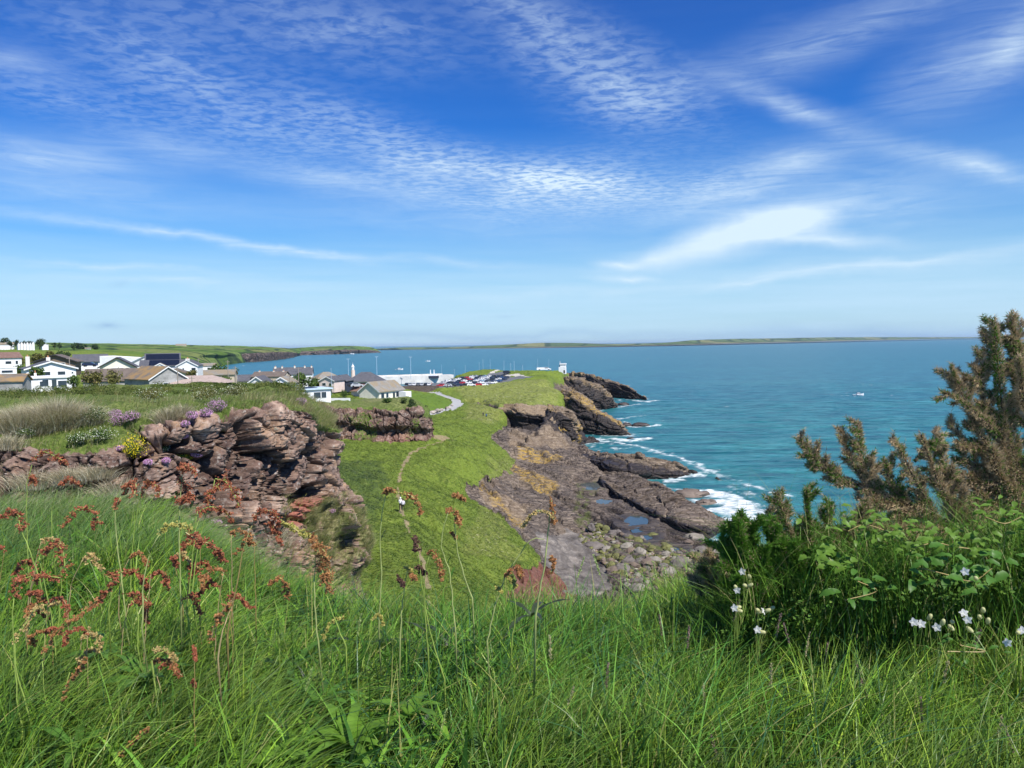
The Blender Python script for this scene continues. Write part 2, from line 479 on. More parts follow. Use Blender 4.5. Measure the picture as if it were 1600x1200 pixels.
# ridge 3
R3 = g3([(877.5,611.5,16.6),(892.5,618,14.7),(915,627,12),(936,643,9.2),(945,648,7.8),(960,657,5.4),(975,670,2.2),(985,679,.2)]); line(R3)
line(g3([(915,678,0),(937,681,0),(960,683,0),(985,683,-.4)])); line([D(880,660,318), D(895,672,322), D(912,679,330)])
line(back(R3[2:], 14, -1.2)); pts(back(R3[:2], 16, 9))
# ridge 2
R2 = g3([(866,592,20.6),(885,595.5,19),(898,597,17),(912,599,15.6),(925,602,14),(940,610,10.4),(952,618,7),(960,628,2.6),(964,633,.2)]); line(R2)
line(g3([(915,642,1),(936,642,-.3),(963,637,-.5)])); pts([D(890,630,400), D(903,636,425)])
line(back(R2[4:], 16, -1.5)); pts(back(R2[1:4], 18, 11))
# ridge 1
R1 = [A(894,520,19.7),A(910,540,18),A(930,550,15.3),A(952,565,11.7),A(972,570,9.1),A(990,565,5),A(1010,552,.2)]
for q, py in zip(R1, (583,585,589.5,595.5,600,609,621.5)): q[2] = D(0 if 0 else 800 + (q[0] / q[1]) * 1200, py, q[1])[2]
line(R1)
line(g3([(954,623,-.3),(985,624.5,-.3),(1009,626,-.5)])); pts([D(925,606,520), D(940,612,530)])
line(back(R1, 25, -2)); pts([A(880,540,10)])
# wave-cut platform
LIP6 = g3([(805,703,8.5),(840,706,7.5),(868,712,6.5)]); line(LIP6)
line([D(806,722,225.5),D(842,727,222),D(868,727,219)])
pts(g3([(800,770,6),(790,790,6.6),(850,742,5.3),(900,732,5),(830,697,8.2),(815,680,9.6),(840,685,8.2),(870,695,6.5),(905,700,4),(930,722,3),(880,770,3),(918,775,2.2),(935,790,1.7),(840,800,5),(850,830,3.5),(880,840,2),(930,860,1.5),(900,880,1.8),(870,890,2.2),(950,900,1.8),(1000,900,1.6),(1060,880,1.4),(1100,900,1.8),(1060,930,2),(1120,860,1.2),(960,830,1.2),(1000,850,1.1),(790,675,10.6),(920,755,2.5),(820,750,5.8),(770,765,8.0),(860,905,2.6),(900,930,2.2),(950,960,2.2)]))
FA = g3([(915,700,4.6),(930,706,5),(960,714,5),(1000,720,4.3),(1040,728,3.2),(1083,738,.6)]); line(FA)
line(back(FA, 14, -1.5))
line(g3([(930,722,2.6),(965,735,2.2),(1000,742,1.5),(1035,746,.4),(1060,748,-.5)]))
FB = g3([(943,738,5),(970,745,5.4),(1000,750,5.0),(1040,764,4.0),(1080,780,2.8),(1115,797,1.4),(1133,814,.1)]); line(FB)
line(g3([(940,750,3),(955,768,2.2),(990,790,1.6),(1030,810,1.2),(1070,830,.9),(1110,842,.5)]))
line(back(FB[3:], 7, -1.0))
pts(g3([(1045,752,-.6),(1070,760,-1.5),(1110,765,-2),(1150,800,-2.5),(1160,850,-2.5),(1150,900,-1),(1200,960,-1),(1250,800,-4),(1250,900,-4),(1300,1100,-4)]))
pts(g3([(965,690,-1.5),(1000,700,-2.5),(1050,712,-2.5),(1100,730,-3),(950,664,-2),(1050,660,-4),(1010,675,-3),(1100,640,-5),(1060,620,-5),(940,655,-2),(975,645,-2),(1030,690,-4),(1200,700,-5)]))
# village ground behind the near bank, falling to the harbour
for d, row in ((50,{-400:34,0:34,200:32,350:28,600:19,750:15,900:7,1100:1,1400:-4}),(100,{-400:31.5,0:31.5,200:31}),(150,{-400:30.5,0:30.5,200:30,330:27}),
               (195,{-400:30.2,0:30.2,200:29.5,350:27.5,430:25.6,480:25.2}),(230,{-400:30,100:29.3,300:28,400:26.2,480:25,530:24.3}),(300,{-400:32,0:31,200:30.5,300:28,400:24,480:22,560:20.5}),
               (400,{-400:36,0:34,200:32,300:28,380:19,450:15,550:13,600:12}),(500,{-400:39,0:37,200:35,300:28,360:12,450:3,600:2,690:6}),
               (620,{-400:43,0:41,150:39,280:30,335:5,400:-1.5,550:-1.5,700:-1.5,900:-4,1100:-6}),(580,{600:-1,700:2,760:6,830:3}),(680,{-400:43,0:42,280:31,335:4,400:-2,700:-2,1150:-6})):
    pts([A(p, d, z) for p, z in row.items()])
# rasterise the TIN
def tin_grid(lines, x0, x1, y0, y1, res, blur=1):
    P = np.concatenate(lines)
    q = np.round(P[:, :2] / .3).astype(int); _, ui = np.unique(q, axis=0, return_index=True); P = P[ui]
    r = geometry.delaunay_2d_cdt([Vector(p[:2]) for p in P], [], [], 0, 1e-4)
    vs_, tris, orig = r[0], r[2], r[3]
    zz = np.array([P[o[0]][2] if o else 0 for o in orig]); xy = np.array([[v.x, v.y] for v in vs_])
    nx, ny = int((x1 - x0) / res), int((y1 - y0) / res)
    H = np.full((ny, nx), np.nan)
    for t3 in tris:
        a, b, c = xy[t3[0]], xy[t3[1]], xy[t3[2]]
        mn = np.minimum(np.minimum(a, b), c); mx = np.maximum(np.maximum(a, b), c)
        i0, i1 = max(0, int((mn[0] - x0) / res)), min(nx, int((mx[0] - x0) / res) + 2)
        j0, j1 = max(0, int((mn[1] - y0) / res)), min(ny, int((mx[1] - y0) / res) + 2)
        if i0 >= i1 or j0 >= j1: continue
        gx, gy = np.meshgrid(x0 + np.arange(i0, i1) * res, y0 + np.arange(j0, j1) * res)
        den = (b[1]-c[1])*(a[0]-c[0]) + (c[0]-b[0])*(a[1]-c[1])
        if abs(den) < 1e-9: continue
        w0 = ((b[1]-c[1])*(gx-c[0]) + (c[0]-b[0])*(gy-c[1])) / den
        w1 = ((c[1]-a[1])*(gx-c[0]) + (a[0]-c[0])*(gy-c[1])) / den
        w2 = 1 - w0 - w1
        ok = (w0 > -1e-6) & (w1 > -1e-6) & (w2 > -1e-6)
        s = H[j0:j1, i0:i1]; s[ok] = (w0*zz[t3[0]] + w1*zz[t3[1]] + w2*zz[t3[2]])[ok]
    H = np.where(np.isnan(H), -4, H)
    for _ in range(blur):
        Hp = np.pad(H, 1, mode='edge')
        H = (Hp[1:-1, 1:-1] * 2 + Hp[:-2, 1:-1] + Hp[2:, 1:-1] + Hp[1:-1, :-2] + Hp[1:-1, 2:]) / 6
    return H
TX0, TX1, TY0, TY1, TRES = -640.0, 260.0, 48.0, 690.0, 0.75
HG = tin_grid(LINES, TX0, TX1, TY0, TY1, TRES, 2)
def hz(x, y):
    fx = np.clip((np.asarray(x) - TX0) / TRES, 0, HG.shape[1] - 1.001); fy = np.clip((np.asarray(y) - TY0) / TRES, 0, HG.shape[0] - 1.001)
    i = fx.astype(int); j = fy.astype(int); u = fx - i; v = fy - j
    return (HG[j, i]*(1-u)*(1-v) + HG[j, i+1]*u*(1-v) + HG[j+1, i]*(1-u)*v + HG[j+1, i+1]*u*v)
def inpoly(x, y, poly):
    poly = np.asarray(poly)[:, :2]; c = np.zeros(x.shape, bool); n = len(poly)
    for k in range(n):
        x1, y1 = poly[k]; x2, y2 = poly[(k + 1) % n]
        if y1 == y2: continue
        c ^= ((y1 > y) != (y2 > y)) & (x < (x2 - x1) * (y - y1) / (y2 - y1) + x1)
    return c
def segdist(x, y, P):
    P = np.asarray(P)[:, :2]; d = np.full(x.shape, 1e9)
    for a, b in zip(P[:-1], P[1:]):
        v = b - a; L = v @ v + 1e-9
        t = np.clip(((x - a[0]) * v[0] + (y - a[1]) * v[1]) / L, 0, 1)
        d = np.minimum(d, np.hypot(x - a[0] - t * v[0], y - a[1] - t * v[1]))
    return d
# polar mesh: constant detail per degree
az = np.linspace(-460, 1260, 1150)
NC = len(az)
dd = np.concatenate([np.linspace(52, 100, 70)[:-1], np.exp(np.linspace(math.log(100), math.log(340), 480))[:-1], np.exp(np.linspace(math.log(340), math.log(685), 260))])
NR = len(dd)
AZ_, DD_ = np.meshgrid((az - 800) / FPX, dd)
TXm = AZ_ * DD_; TYm = DD_.copy()
x, y = TXm.ravel(), TYm.ravel()
wob = fbm(np.c_[x / 6, y / 6, np.zeros_like(x)], 3, seed=5) * 2.2
wx, wy = x + wob, y + wob * .5
z = hz(x, y)
# where rock shows: seaward of these lines
rock_poly = [G(789,629,15.6)] + g3([(812,632,15.3),(835,633,15.2),(852,629,15.5)]) + [G(866,622,16), G(872,613,16.8), G(866,602,18.5), G(862,594,20), G(873,590,20.8), G(885,585,20.6)] + [A(886,520,19.5), A(890,560,18), A(1000,660,0), A(1400,660,0), A(2000,100,0), A(1400,48,0), A(860,48,6), A(850,85,6), A(830,112,6.5)]
rock_poly += list(np.array(SHORE[:-1])[::-1]) + [G(780,672,11.6), G(789,655,12.6)]
rk = inpoly(wx, wy, rock_poly) | (z < .8)
scar = segdist(wx, wy, [D(733,625,327), D(755,628,321), D(775,633,306), D(788,640,302)]) < 1.6
redrock = inpoly(wx, wy, g3([(800,885,8),(848,874,6),(905,915,4),(890,960,4),(800,960,9)]))
slope = np.hypot(*[gg.ravel() for gg in (np.gradient(z.reshape(NR, NC), axis=1) / np.gradient(TXm, axis=1), np.gradient(z.reshape(NR, NC), axis=0) / np.gradient(TYm, axis=0))])
rk |= scar | redrock
# grass tongues lying over the ridge tops
gt = inpoly(wx, wy, g3([(800,628,15.8),(830,600,19.8),(862,600,19),(885,603,18.6),(900,610,16),(893,616,15),(880,612,16.6),(884,625,14.5),(866,630,15),(850,632,15)]))
rk &= ~gt
p1d, p2d = segdist(x, y, PATH1), segdist(x, y, PATH2)
path1 = p1d + fbm(np.c_[x / 1.5, y / 1.5, x * 0], 2, seed=9) * .45 < np.interp(y, [60, 90, 160, 200, 215], [.24, .22, .32, .55, .6])
big = segdist(x, y, g3([(680,688,15.6),(698,684,15.5)])) < 1.5
path1 |= big
path2 = p2d < np.interp(y, [250, 300, 320, 370], [.8, 1.2, 1.4, 1.3])
apron = inpoly(x, y, g3([(704,624,16.4),(724,630,16),(722,634,15.9),(706,641,16),(700,636,16.3),(706,630,16.3)]))
path2 |= apron
LOT = inpoly(x, y, g3([(600,605.5,20.2),(640,603.8,20),(690,605.2,20),(720,603.6,20),(745,602.6,20),(765,600.6,20),(790,596.6,20),(806,593,20),(796,589,20),(780,586,20.1),(766,585.5,20.2),(745,588,20),(715,594,20),(695,598,20),(640,599.5,20),(600,601,20)]))
ROADL = g3([(782,590,20.1),(800,590.3,20.1),(822,592.2,20.3)]); ROAD2 = g3([(766,588,20.2),(772,583.5,20.8),(785,581.3,21.5),(800,580.9,22)])
road = (segdist(x, y, ROADL) < 5) | (segdist(x, y, ROAD2) < 4.5)
kerb = ((segdist(x, y, g3([(785,588.3,20.3),(805,588.2,20.4),(824,591,20.4)])) < 1.7) | (segdist(x, y, g3([(762,587,20.2),(769,582.5,20.9),(783,580,21.6),(797,579.6,22)])) < 1.6)) & ~road
beach = inpoly(wx, wy, g3([(845,845,3.6),(880,828,2.4),(905,838,1.8),(925,850,1.5),(930,870,1.5),(950,890,1.7),(960,920,2),(880,940,2.4),(870,905,2.6),(850,880,4.6)]))
# relief
rockm = (rk & ~beach & ~path1).astype(float)
def blur2(a, k=2):
    a = a.reshape(NR, NC)
    for _ in range(k):
        p = np.pad(a, 1, mode='edge'); a = (p[1:-1,1:-1]*2+p[:-2,1:-1]+p[2:,1:-1]+p[1:-1,:-2]+p[1:-1,2:]) / 6
    return a.ravel()
rs = blur2(rockm, 2)
# strata: long tilted slabs; saw-tooth profile across the strike
th = math.radians(-60)
U = x * math.cos(th) + y * math.sin(th); W = -x * math.sin(th) + y * math.cos(th)
Wn = W + fbm(np.c_[U / 14, W / 14, x * 0], 3, seed=21) * 4 
saw = lambda q: (q - np.floor(q))
plat = sstep(7.5, 4.5, z) * (y < 260)
sl = (saw(Wn / 5.2) - .5) * 1.25 + (saw(Wn / 1.9 + .3) - .5) * .55 + (saw(Wn / .8) - .5) * .22
sl *= .55 + .7 * fbm(np.c_[U / 18, W / 4, x * 0], 3, seed=22)
# ridges: slabs dipping along the crest
th2 = math.radians(-60)
U2 = x * math.cos(th2) + y * math.sin(th2); W2 = -x * math.sin(th2) + y * math.cos(th2)
q2 = (W2 * .42 + z * 1.0 + fbm(np.c_[U2 / 30, W2 / 10, z / 6], 3, seed=31) * 2.2)
sl2 = (saw(q2 / 3.1) - .5) * 1.3 + (saw(q2 / 1.15) - .5) * .6
fh, fe, bid = facets(np.c_[U / 11, W / 4.5, z / 2.8], seed=41)
fh2, fe2, bid2 = facets(np.c_[U / 4, W / 1.8, z / 1.2], seed=43)
blk = fh * .75 - sstep(.12, 0, fe) * .7 + fh2 * .35 - sstep(.1, 0, fe2) * .3
ph, pe, pid = facets(np.c_[U / 13.0, Wn / 2.6, z * .2], seed=45, tilt=.7)
ph2, pe2, pid2 = facets(np.c_[U / 5, Wn / 1.1, z * .3], seed=46, tilt=.7)
sl += ph * .62 - sstep(.08, 0, pe) * .5 + ph2 * .16 - sstep(.08, 0, pe2) * .2
rough_n = fbm(np.c_[x / 2.2, y / 2.2, z / 2], 4, seed=51)
flatten = np.where(beach, .0, 1)
dz = rs * flatten * (plat * (sl * .95 + rough_n * .12) + (1 - plat) * (sl2 * .8 + blk * .75 + rough_n * .15))
dz *= np.interp(y, [100, 200, 400, 600], [.6, 1.0, 1.25, 1.4])
tus = fbm(np.c_[(x + y * .5) / 1.1, (y - x * .5) / 2.6, x * 0], 3, .6, seed=61) * .62 + fbm(np.c_[x / 7, y / 7, x * 0], 2, seed=62) * .5
hard = LOT | path2 | road | kerb
gm = (1 - rs) * np.where(hard, 0, np.where(path1, .25, 1.0))
hs = blur2(hard.astype(float), 3)
dz = dz + gm * tus * (1 - hs)
dz = dz - path1 * .10
z2 = z + dz
low_ = (rk & ((y > 276) | inpoly(wx, wy, g3([(930,690,1),(1100,700,0),(1160,860,0),(1060,830,1),(1000,800,1.5),(950,772,2),(938,745,3)])))).astype(float)
z2 = z2 - blur2(low_, 6) * np.where(y > 276, 4.0, 1.6)
POOLS = [([(905, 757), (925, 753), (944, 756), (940, 765), (918, 765)], 2.5), ([(926, 783), (945, 779), (957, 782), (945, 789), (930, 790)], 2.0), ([(968, 815), (985, 806), (1008, 808), (1012, 818), (1000, 825), (976, 822)], 1.5), ([(1002, 832), (1020, 828), (1023, 840), (1010, 846)], 1.35), ([(1030, 854), (1058, 856), (1060, 864), (1036, 864)], 1.35), ([(985, 827), (1002, 825), (1005, 831), (990, 833)], 1.4)]
for pp_, pz_ in POOLS:
    pg = [G(a, b, pz_) for a, b in pp_]; ins_ = inpoly(wx, wy, pg); dist_ = segdist(wx, wy, pg + pg[:1])
    z2 = np.where(ins_, pz_ - .05 - np.minimum(dist_, 1.2) * .5, np.where(dist_ < 2.2, np.maximum(z2, pz_ + .04 + .12 * np.minimum(dist_, 1)), z2))
# push steep faces sideways too so the cliffs are not smooth
nx_ = -np.gradient(z.reshape(NR, NC), axis=1) / np.gradient(TXm, axis=1); ny_ = -np.gradient(z.reshape(NR, NC), axis=0) / np.gradient(TYm, axis=0)
nl = np.sqrt(nx_**2 + ny_**2 + 1).ravel(); steep = sstep(.7, 1.6, slope) * rs
side = (saw(z / 1.7 + fbm(np.c_[x / 7, y / 7, z], 2, seed=71) * 1.2) - .45) * 1.9 + (bid - .5) * 2.6 + rough_n * 1.2
led = inpoly(wx, wy, [D(788,640,330),D(870,640,330),D(875,680,278),D(788,680,276)]) * steep
side = side * (1 - led * .6) + led * (sstep(7, 13.5, z) * 6.5 - 2.2)
x2 = x + steep * side * (nx_.ravel() / nl); y2 = y + steep * side * (ny_.ravel() / nl)
V = np.c_[x2, y2, z2]
lich = np.zeros_like(x)
for poly, w_ in ((g3([(805,700,8.6),(845,702,8),(880,708,6.5),(872,718,6),(840,713,7.2),(808,709,8.3)]), 1.0),
             (g3([(805,728,6),(835,736,5.5),(865,750,4.6),(868,768,3.8),(845,772,4.4),(815,750,5.6),(800,738,6)]), 1.0),
             (g3([(740,762,9),(775,790,8),(815,828,7.4),(830,826,6),(800,795,6.6),(765,765,8),(760,758,8.4)]), .8),
             (g3([(875,612,16.6),(893,616,15),(915,624,12.6),(938,642,9.4),(925,640,11),(905,629,12.5),(888,622,14.6)]), .95),
             (g3([(866,634,15),(885,643,13),(905,652,10.8),(900,658,11),(880,648,13),(866,640,14.6)]), .9),
             ([A(925,540,16),A(935,560,15),A(965,580,9),A(960,550,10)], .7), (g3([(880,590,19),(900,596,17),(925,602,14.4),(915,606,14.6),(890,600,18)]), .35)):
    lich = np.maximum(lich, inpoly(wx, wy, poly) * w_)
lich = blur2(lich, 2)
wet_dark = sstep(2.8, .6, z2 + fbm(np.c_[x / 4, y / 4, x * 0], 2, seed=81) * .6) * rs
wet_dark = np.maximum(wet_dark, rs * (y > 270) * sstep(19, 13, z + fbm(np.c_[x / 9, y / 9, z / 5], 3, seed=83) * 4) * sstep(.28, .5, blur2(np.clip(slope, 0, 2), 2)) * 1.0)  # steep ridge faces, also high up, get the near-black of the wet zone
tan_ = sstep(.2, .5, fbm(np.c_[x / 16, y / 16, x * 0], 3, seed=82)) * .35
for poly, w_ in ((g3([(790,636,15),(830,632,15.2),(862,640,14.4),(862,652,13),(800,640,14.4)]), .85), (g3([(790,673,10.6),(870,676,8),(900,700,5),(840,697,8),(800,700,9)]), .6), (g3([(740,775,9),(790,775,7),(830,790,5.5),(815,820,7)]), .6),
             (g3([(895,588,20),(920,594,17),(950,612,9),(930,604,13.5),(900,598,17)]), .7)):
    tan_ = np.maximum(tan_, blur2(inpoly(wx, wy, poly) * w_, 4))
algae = blur2(inpoly(wx, wy, g3([(900,758,2.4),(935,752,2.6),(950,765,2.2),(915,775,2.2),(930,830,1.3),(1010,850,1.1),(1060,870,1.3),(1060,890,1.6),(960,890,1.7),(905,842,1.7)])) * 1.0, 6)
red = blur2(redrock * 1.0, 3)
# grass tones: bright lawn, tawny seaward slope, dark bracken
lawn = blur2(inpoly(x, y, g3([(632,616,18.5),(684,615,17.6),(708,630,16.8),(700,638,16.6),(655,651,16.8),(640,640,18)])) * 1.0, 3)
dark = blur2(inpoly(wx, wy, g3([(500,720,18),(600,720,16.8),(608,760,16.8),(600,800,17),(570,820,17.8),(540,800,18),(500,760,18)])) * 1.0, 8)
tawny = np.clip(blur2(inpoly(wx, wy, g3([(700,600,19.8),(850,592,21),(880,610,17.5),(850,630,15.8),(790,628,16),(770,660,13.4),(725,655,15),(730,625,17)])) * .9 + inpoly(wx, wy, [A(760,200,13),A(800,230,9),A(790,120,9),A(830,120,6),A(720,100,14)]) * .55, 9) , 0, 1)
cls = np.zeros(len(x), int)                     # 0 grass 1 rock 2 beach 3 dirt path 4 concrete path 5 tarmac 6 kerb
cls[rk] = 1; cls[beach] = 2; cls[path1] = 3; cls[path2] = 4; cls[LOT | road] = 5; cls[kerb] = 6
F = grid_faces(NR, NC)[:, ::-1]
fc = cls[F[:, 0]]
fz = z2[F].max(1)
def submesh(name, sel, mat, attrs, kind='structure'):
    f = F[sel]; u, inv = np.unique(f, return_inverse=True)
    o = mesh_np(name, V[u], inv.reshape(-1, 4), mat, attrs={k: v[u] for k, v in attrs.items()})
    o['kind'] = kind
    return o
def grass_ground_mat(name, base, dry, dark_, lush, sc=1.0, bmp=.25):
    m, t, b, o = newmat(name)
    g = geo(t)
    comb = t.mapping(g, rot=(0, 0, .7), scale=(1.0 * sc, 3.2 * sc, 2.0 * sc))
    n1 = t.noise(comb, 1.1, 7, .68, .9); n2 = t.noise(g, .12 * sc, 4, .6, .4); n3 = t.noise(g, 3.5 * sc, 5, .7)
    c = t.ramp(n1, [(.33, dark_), (.44, base), (.56, lush), (.68, dry)])
    c = t.mix(t.ramp(n2, [(.42, 0), (.62, .5)]), c, tuple(k * 1.12 for k in lush)); c = t.mix(t.ramp(t.noise(g, .3 * sc, 5, .7), [(.34, .6), (.46, 0)]), c, dark_)
    c = t.mix(t.math('MULTIPLY', attr(t, 'tawny'), t.ramp(n1, [(.38, .05), (.62, .75)])), c, dry)
    c = t.mix(t.math('MULTIPLY', attr(t, 'dark'), t.ramp(n3, [(.35, .7), (.62, .3)])), c, (.045, .075, .025))
    c = t.mix(t.math('MULTIPLY', attr(t, 'lawn'), .8), c, (.10, .17, .022))
    c = t.mix(t.ramp(n3, [(.66, 0), (.74, .35)]), c, (.34, .33, .12)); c = t.mix(t.math('MULTIPLY', attr(t, 'tawny'), t.ramp(t.noise(g, 1.1, 4, .7), [(.60, 0), (.66, .7)])), c, (.50, .44, .36)); c = t.mix(t.math('MULTIPLY', attr(t, 'tawny'), t.ramp(t.noise(g, .6, 5, .7), [(.36, .8), (.46, 0)])), c, dark_)
    t.put(b, 'Base Color', c); b.inputs['Roughness'].default_value = .75
    b.inputs['Specular IOR Level'].default_value = .15
    bump(t, b, t.math('ADD', n1, t.math('MULTIPLY', n3, .6)), 1.0, bmp)
    return m
M_GRASS = grass_ground_mat('grass_slope', (.098, .145, .020), (.27, .26, .085), (.024, .042, .008), (.150, .205, .030))
def shore_mat():
    m, t, b, o = newmat('shore_rock')
    g = geo(t)
    st = t.mapping(g, rot=(0, 0, math.radians(60)), scale=(.16, 1.1, 1.2))
    n1 = t.noise(st, 1.2, 9, .68, .7)
    n2 = t.noise(g, 1.3, 7, .66); n3 = t.noise(g, .09, 4, .6)
    c = t.ramp(n1, [(.32, (.020, .016, .016)), (.44, (.085, .064, .052)), (.54, (.17, .134, .106)), (.68, (.37, .295, .22))])
    c = t.mix(t.ramp(n3, [(.42, 0), (.62, .45)]), c, (.13, .11, .092))
    ve = t.add('ShaderNodeTexVoronoi', {'feature': 'DISTANCE_TO_EDGE'}, {'Vector': t.mapping(t.add('ShaderNodeVectorMath', {'operation': 'MULTIPLY_ADD'}, {0: t.noise(g, .25, 4, .6, out=1), 1: (2.5, 2.5, 2.5), 2: g}), rot=(0, 0, math.radians(60)), scale=(.11, .62, .7)), 'Scale': 1.0})
    c = t.mix(t.ramp(ve.outputs[0], [(.012, .85), (.05, 0)]), c, (.018, .014, .014))
    c = t.mix(attr(t, 'tan'), c, t.ramp(n1, [(.3, (.10, .07, .045)), (.5, (.27, .20, .13)), (.7, (.42, .34, .24))]))
    c = t.mix(attr(t, 'red'), c, t.ramp(n2, [(.3, (.08, .03, .022)), (.5, (.19, .08, .055)), (.7, (.27, .15, .11))]))
    c = t.mix(t.math('MULTIPLY', attr(t, 'wet_dark'), t.ramp(n1, [(.4, .97), (.7, .6)])), c, (.018, .014, .014))
    ln = t.noise(t.mapping(g, rot=(0, 0, math.radians(60)), scale=(.25, 1.6, 1)), 1.3, 7, .75)
    c = t.mix(t.math('MULTIPLY', attr(t, 'lichen'), t.ramp(ln, [(.46, 0), (.57, .9)])), c, (.43, .28, .055))
    an = t.noise(g, .45, 5, .65)
    c = t.mix(t.math('MULTIPLY', attr(t, 'algae'), t.ramp(an, [(.46, 0), (.58, .8)])), c, (.10, .125, .028))
    t.put(b, 'Base Color', c)
    t.put(b, 'Roughness', t.math('SUBTRACT', .88, t.math('MULTIPLY', attr(t, 'wet_dark'), .45)))
    bump(t, b, t.math('ADD', n1, t.math('MULTIPLY', n2, .3)), 1.0, .7)
    return m
M_SHORE = shore_mat()
submesh('grassy_headland', fc == 0, M_GRASS, {'tawny': tawny, 'dark': dark, 'lawn': lawn})
submesh('rocky_shore', (fc == 1) & (fz > -1.6), M_SHORE, {'tan': tan_, 'red': red, 'wet_dark': wet_dark, 'lichen': lich, 'algae': algae})
M_BEACH, t, b, o_ = newmat('beach_sand'); g = geo(t)
bn = t.noise(t.mapping(g, rot=(0, 0, .5), scale=(.10, .3, 1)), 1.2, 8, .68, .8); bp_ = t.noise(g, 3.0, 6, .75)
c = t.ramp(bn, [(.34, (.075, .066, .058)), (.50, (.125, .11, .096)), (.62, (.21, .185, .158)), (.72, (.36, .32, .27))])
c = t.mix(t.ramp(bp_, [(.36, .6), (.46, 0)]), c, (.06, .05, .048)); c = t.mix(t.ramp(bp_, [(.58, 0), (.66, .5)]), c, (.36, .33, .30))
t.put(b, 'Base Color', c); b.inputs['Roughness'].default_value = .85; bump(t, b, t.math('ADD', bn, bp_), .8, .12)
submesh('beach', fc == 2, M_BEACH, {})
M_DIRT = simple('trodden_earth', (.24, .195, .10), .95, .25, 1.5, bmp=.05)
submesh('dirt_path', fc == 3, M_DIRT, {})
M_CONC = simple('path_concrete', (.36, .36, .35), .85, .12, 2)
submesh('footpath', fc == 4, M_CONC, {})
M_TARM = simple('tarmac', (.13, .135, .14), .85, .15, .6)
submesh('car_park', fc == 5, M_TARM, {})
submesh('kerb', fc == 6, simple('kerb_stone', (.50, .47, .40), .8, .1, 1), {})
def ground_z(px, d):                           # where the terrain stands below a sight line
    p = D(px, 540, d); return float(hz(p[0], p[1]))
# ------------------------------------------------------------------ rocky ridges of the point, each with a steep dark seaward face
def ridge(name, crest, lip, foot, T, t2, seed, lichen=1.0, over=0.0, tanv=.5, nc=300, backdrop=14, amp=1.0, de=2.95, nr=(10, 22, 30, 30, 6)):
    ft = np.array([G(*q) for q in foot]); fpx = np.array([q[0] for q in foot], float); fd = ft[:, 1]
    dF = lambda px: np.interp(px, fpx, fd)
    Tf = (lambda px: np.interp(px, [foot[0][0], foot[-1][0]], T)) if hasattr(T, '__len__') else (lambda px: T)
    tf = (lambda px: np.interp(px, [foot[0][0], foot[-1][0]], t2)) if hasattr(t2, '__len__') else (lambda px: t2)
    rc_ = [D(px, py, dF(px) + Tf(px)) for px, py in crest]; rl_ = [D(px, py, dF(px) + tf(px)) for px, py in lip]
    rb_ = [D(px, py + backdrop * .6, dF(px) + Tf(px) + 12) for px, py in crest]; rb2 = [D(px, py + backdrop * 2.2, dF(px) + Tf(px) + 18) for px, py in crest]
    lp = np.array(lip, float); mid_ = [D(px, .45 * np.interp(px, lp[:, 0], lp[:, 1]) + .55 * py, dF(px) + over) for px, py, _ in foot]
    deep = [p + np.array([0, -1.0, -3.0]) for p in ft]
    rows_ = [rb2, rb_, rc_, rl_, mid_, list(ft), deep]
    Gd, rp = loft(rows_, nc, (6,) + tuple(nr))
    n, m_ = Gd.shape[:2]; P = Gd.reshape(-1, 3); RP = np.repeat(rp, m_); N_ = -gnormals(Gd).reshape(-1, 3)
    if N_[:, 2].mean() < 0: N_ = -N_
    N_ = N_ * np.array([1, 1, .5]); N_ /= np.linalg.norm(N_, axis=1, keepdims=True) + 1e-9
    c_, s_ = math.cos(th), math.sin(th); Uq = P[:, 0] * c_ + P[:, 1] * s_; Wq = -P[:, 0] * s_ + P[:, 1] * c_
    zz = P[:, 2] + Uq * .22 + fbm(P / 9, 3, seed=seed) * 1.6
    f1, e1, i1 = facets(np.c_[Uq / 11, Wq / 6, zz / 3.2], seed=seed + 1, tilt=.5); f2, e2, i2 = facets(np.c_[Uq / 4, Wq / 2.5, zz / 1.2], seed=seed + 2, tilt=.5)
    d_ = f1 * .85 - sstep(.1, 0, e1) * .9 + f2 * .35 - sstep(.08, 0, e2) * .35 + (saw(zz / 1.5) - .5) * .7 + fbm(P / 1.5, 3, seed=seed + 3) * .18
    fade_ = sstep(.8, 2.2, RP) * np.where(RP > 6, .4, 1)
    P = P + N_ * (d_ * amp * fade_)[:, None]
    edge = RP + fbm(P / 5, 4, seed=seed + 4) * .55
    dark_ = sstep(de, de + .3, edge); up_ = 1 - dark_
    at = {'wet_dark': np.clip(dark_ * 1.0, 0, 1), 'tan': up_ * tanv, 'lichen': up_ * lichen * sstep(1.9, 2.2, RP) * sstep(0.0, .3, .22 + fbm(P / 14, 2, seed=seed + 5)), 'red': P[:, 0] * 0, 'algae': P[:, 0] * 0}  # rock below the lip coloured near-black, tan and lichen above
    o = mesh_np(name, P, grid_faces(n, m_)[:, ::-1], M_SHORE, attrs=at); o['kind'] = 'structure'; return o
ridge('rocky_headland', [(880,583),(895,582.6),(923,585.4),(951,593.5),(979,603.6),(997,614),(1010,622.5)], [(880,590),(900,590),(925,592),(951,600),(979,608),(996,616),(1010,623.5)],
      [(880,612,1),(905,618,0),(930,622,-.3),(955,622.5,-.3),(984,624,-.3),(1000,625,-.3),(1011,626,-.4)], (10, 3), (4, 1), 500, .7, de=2.6, tanv=.3)
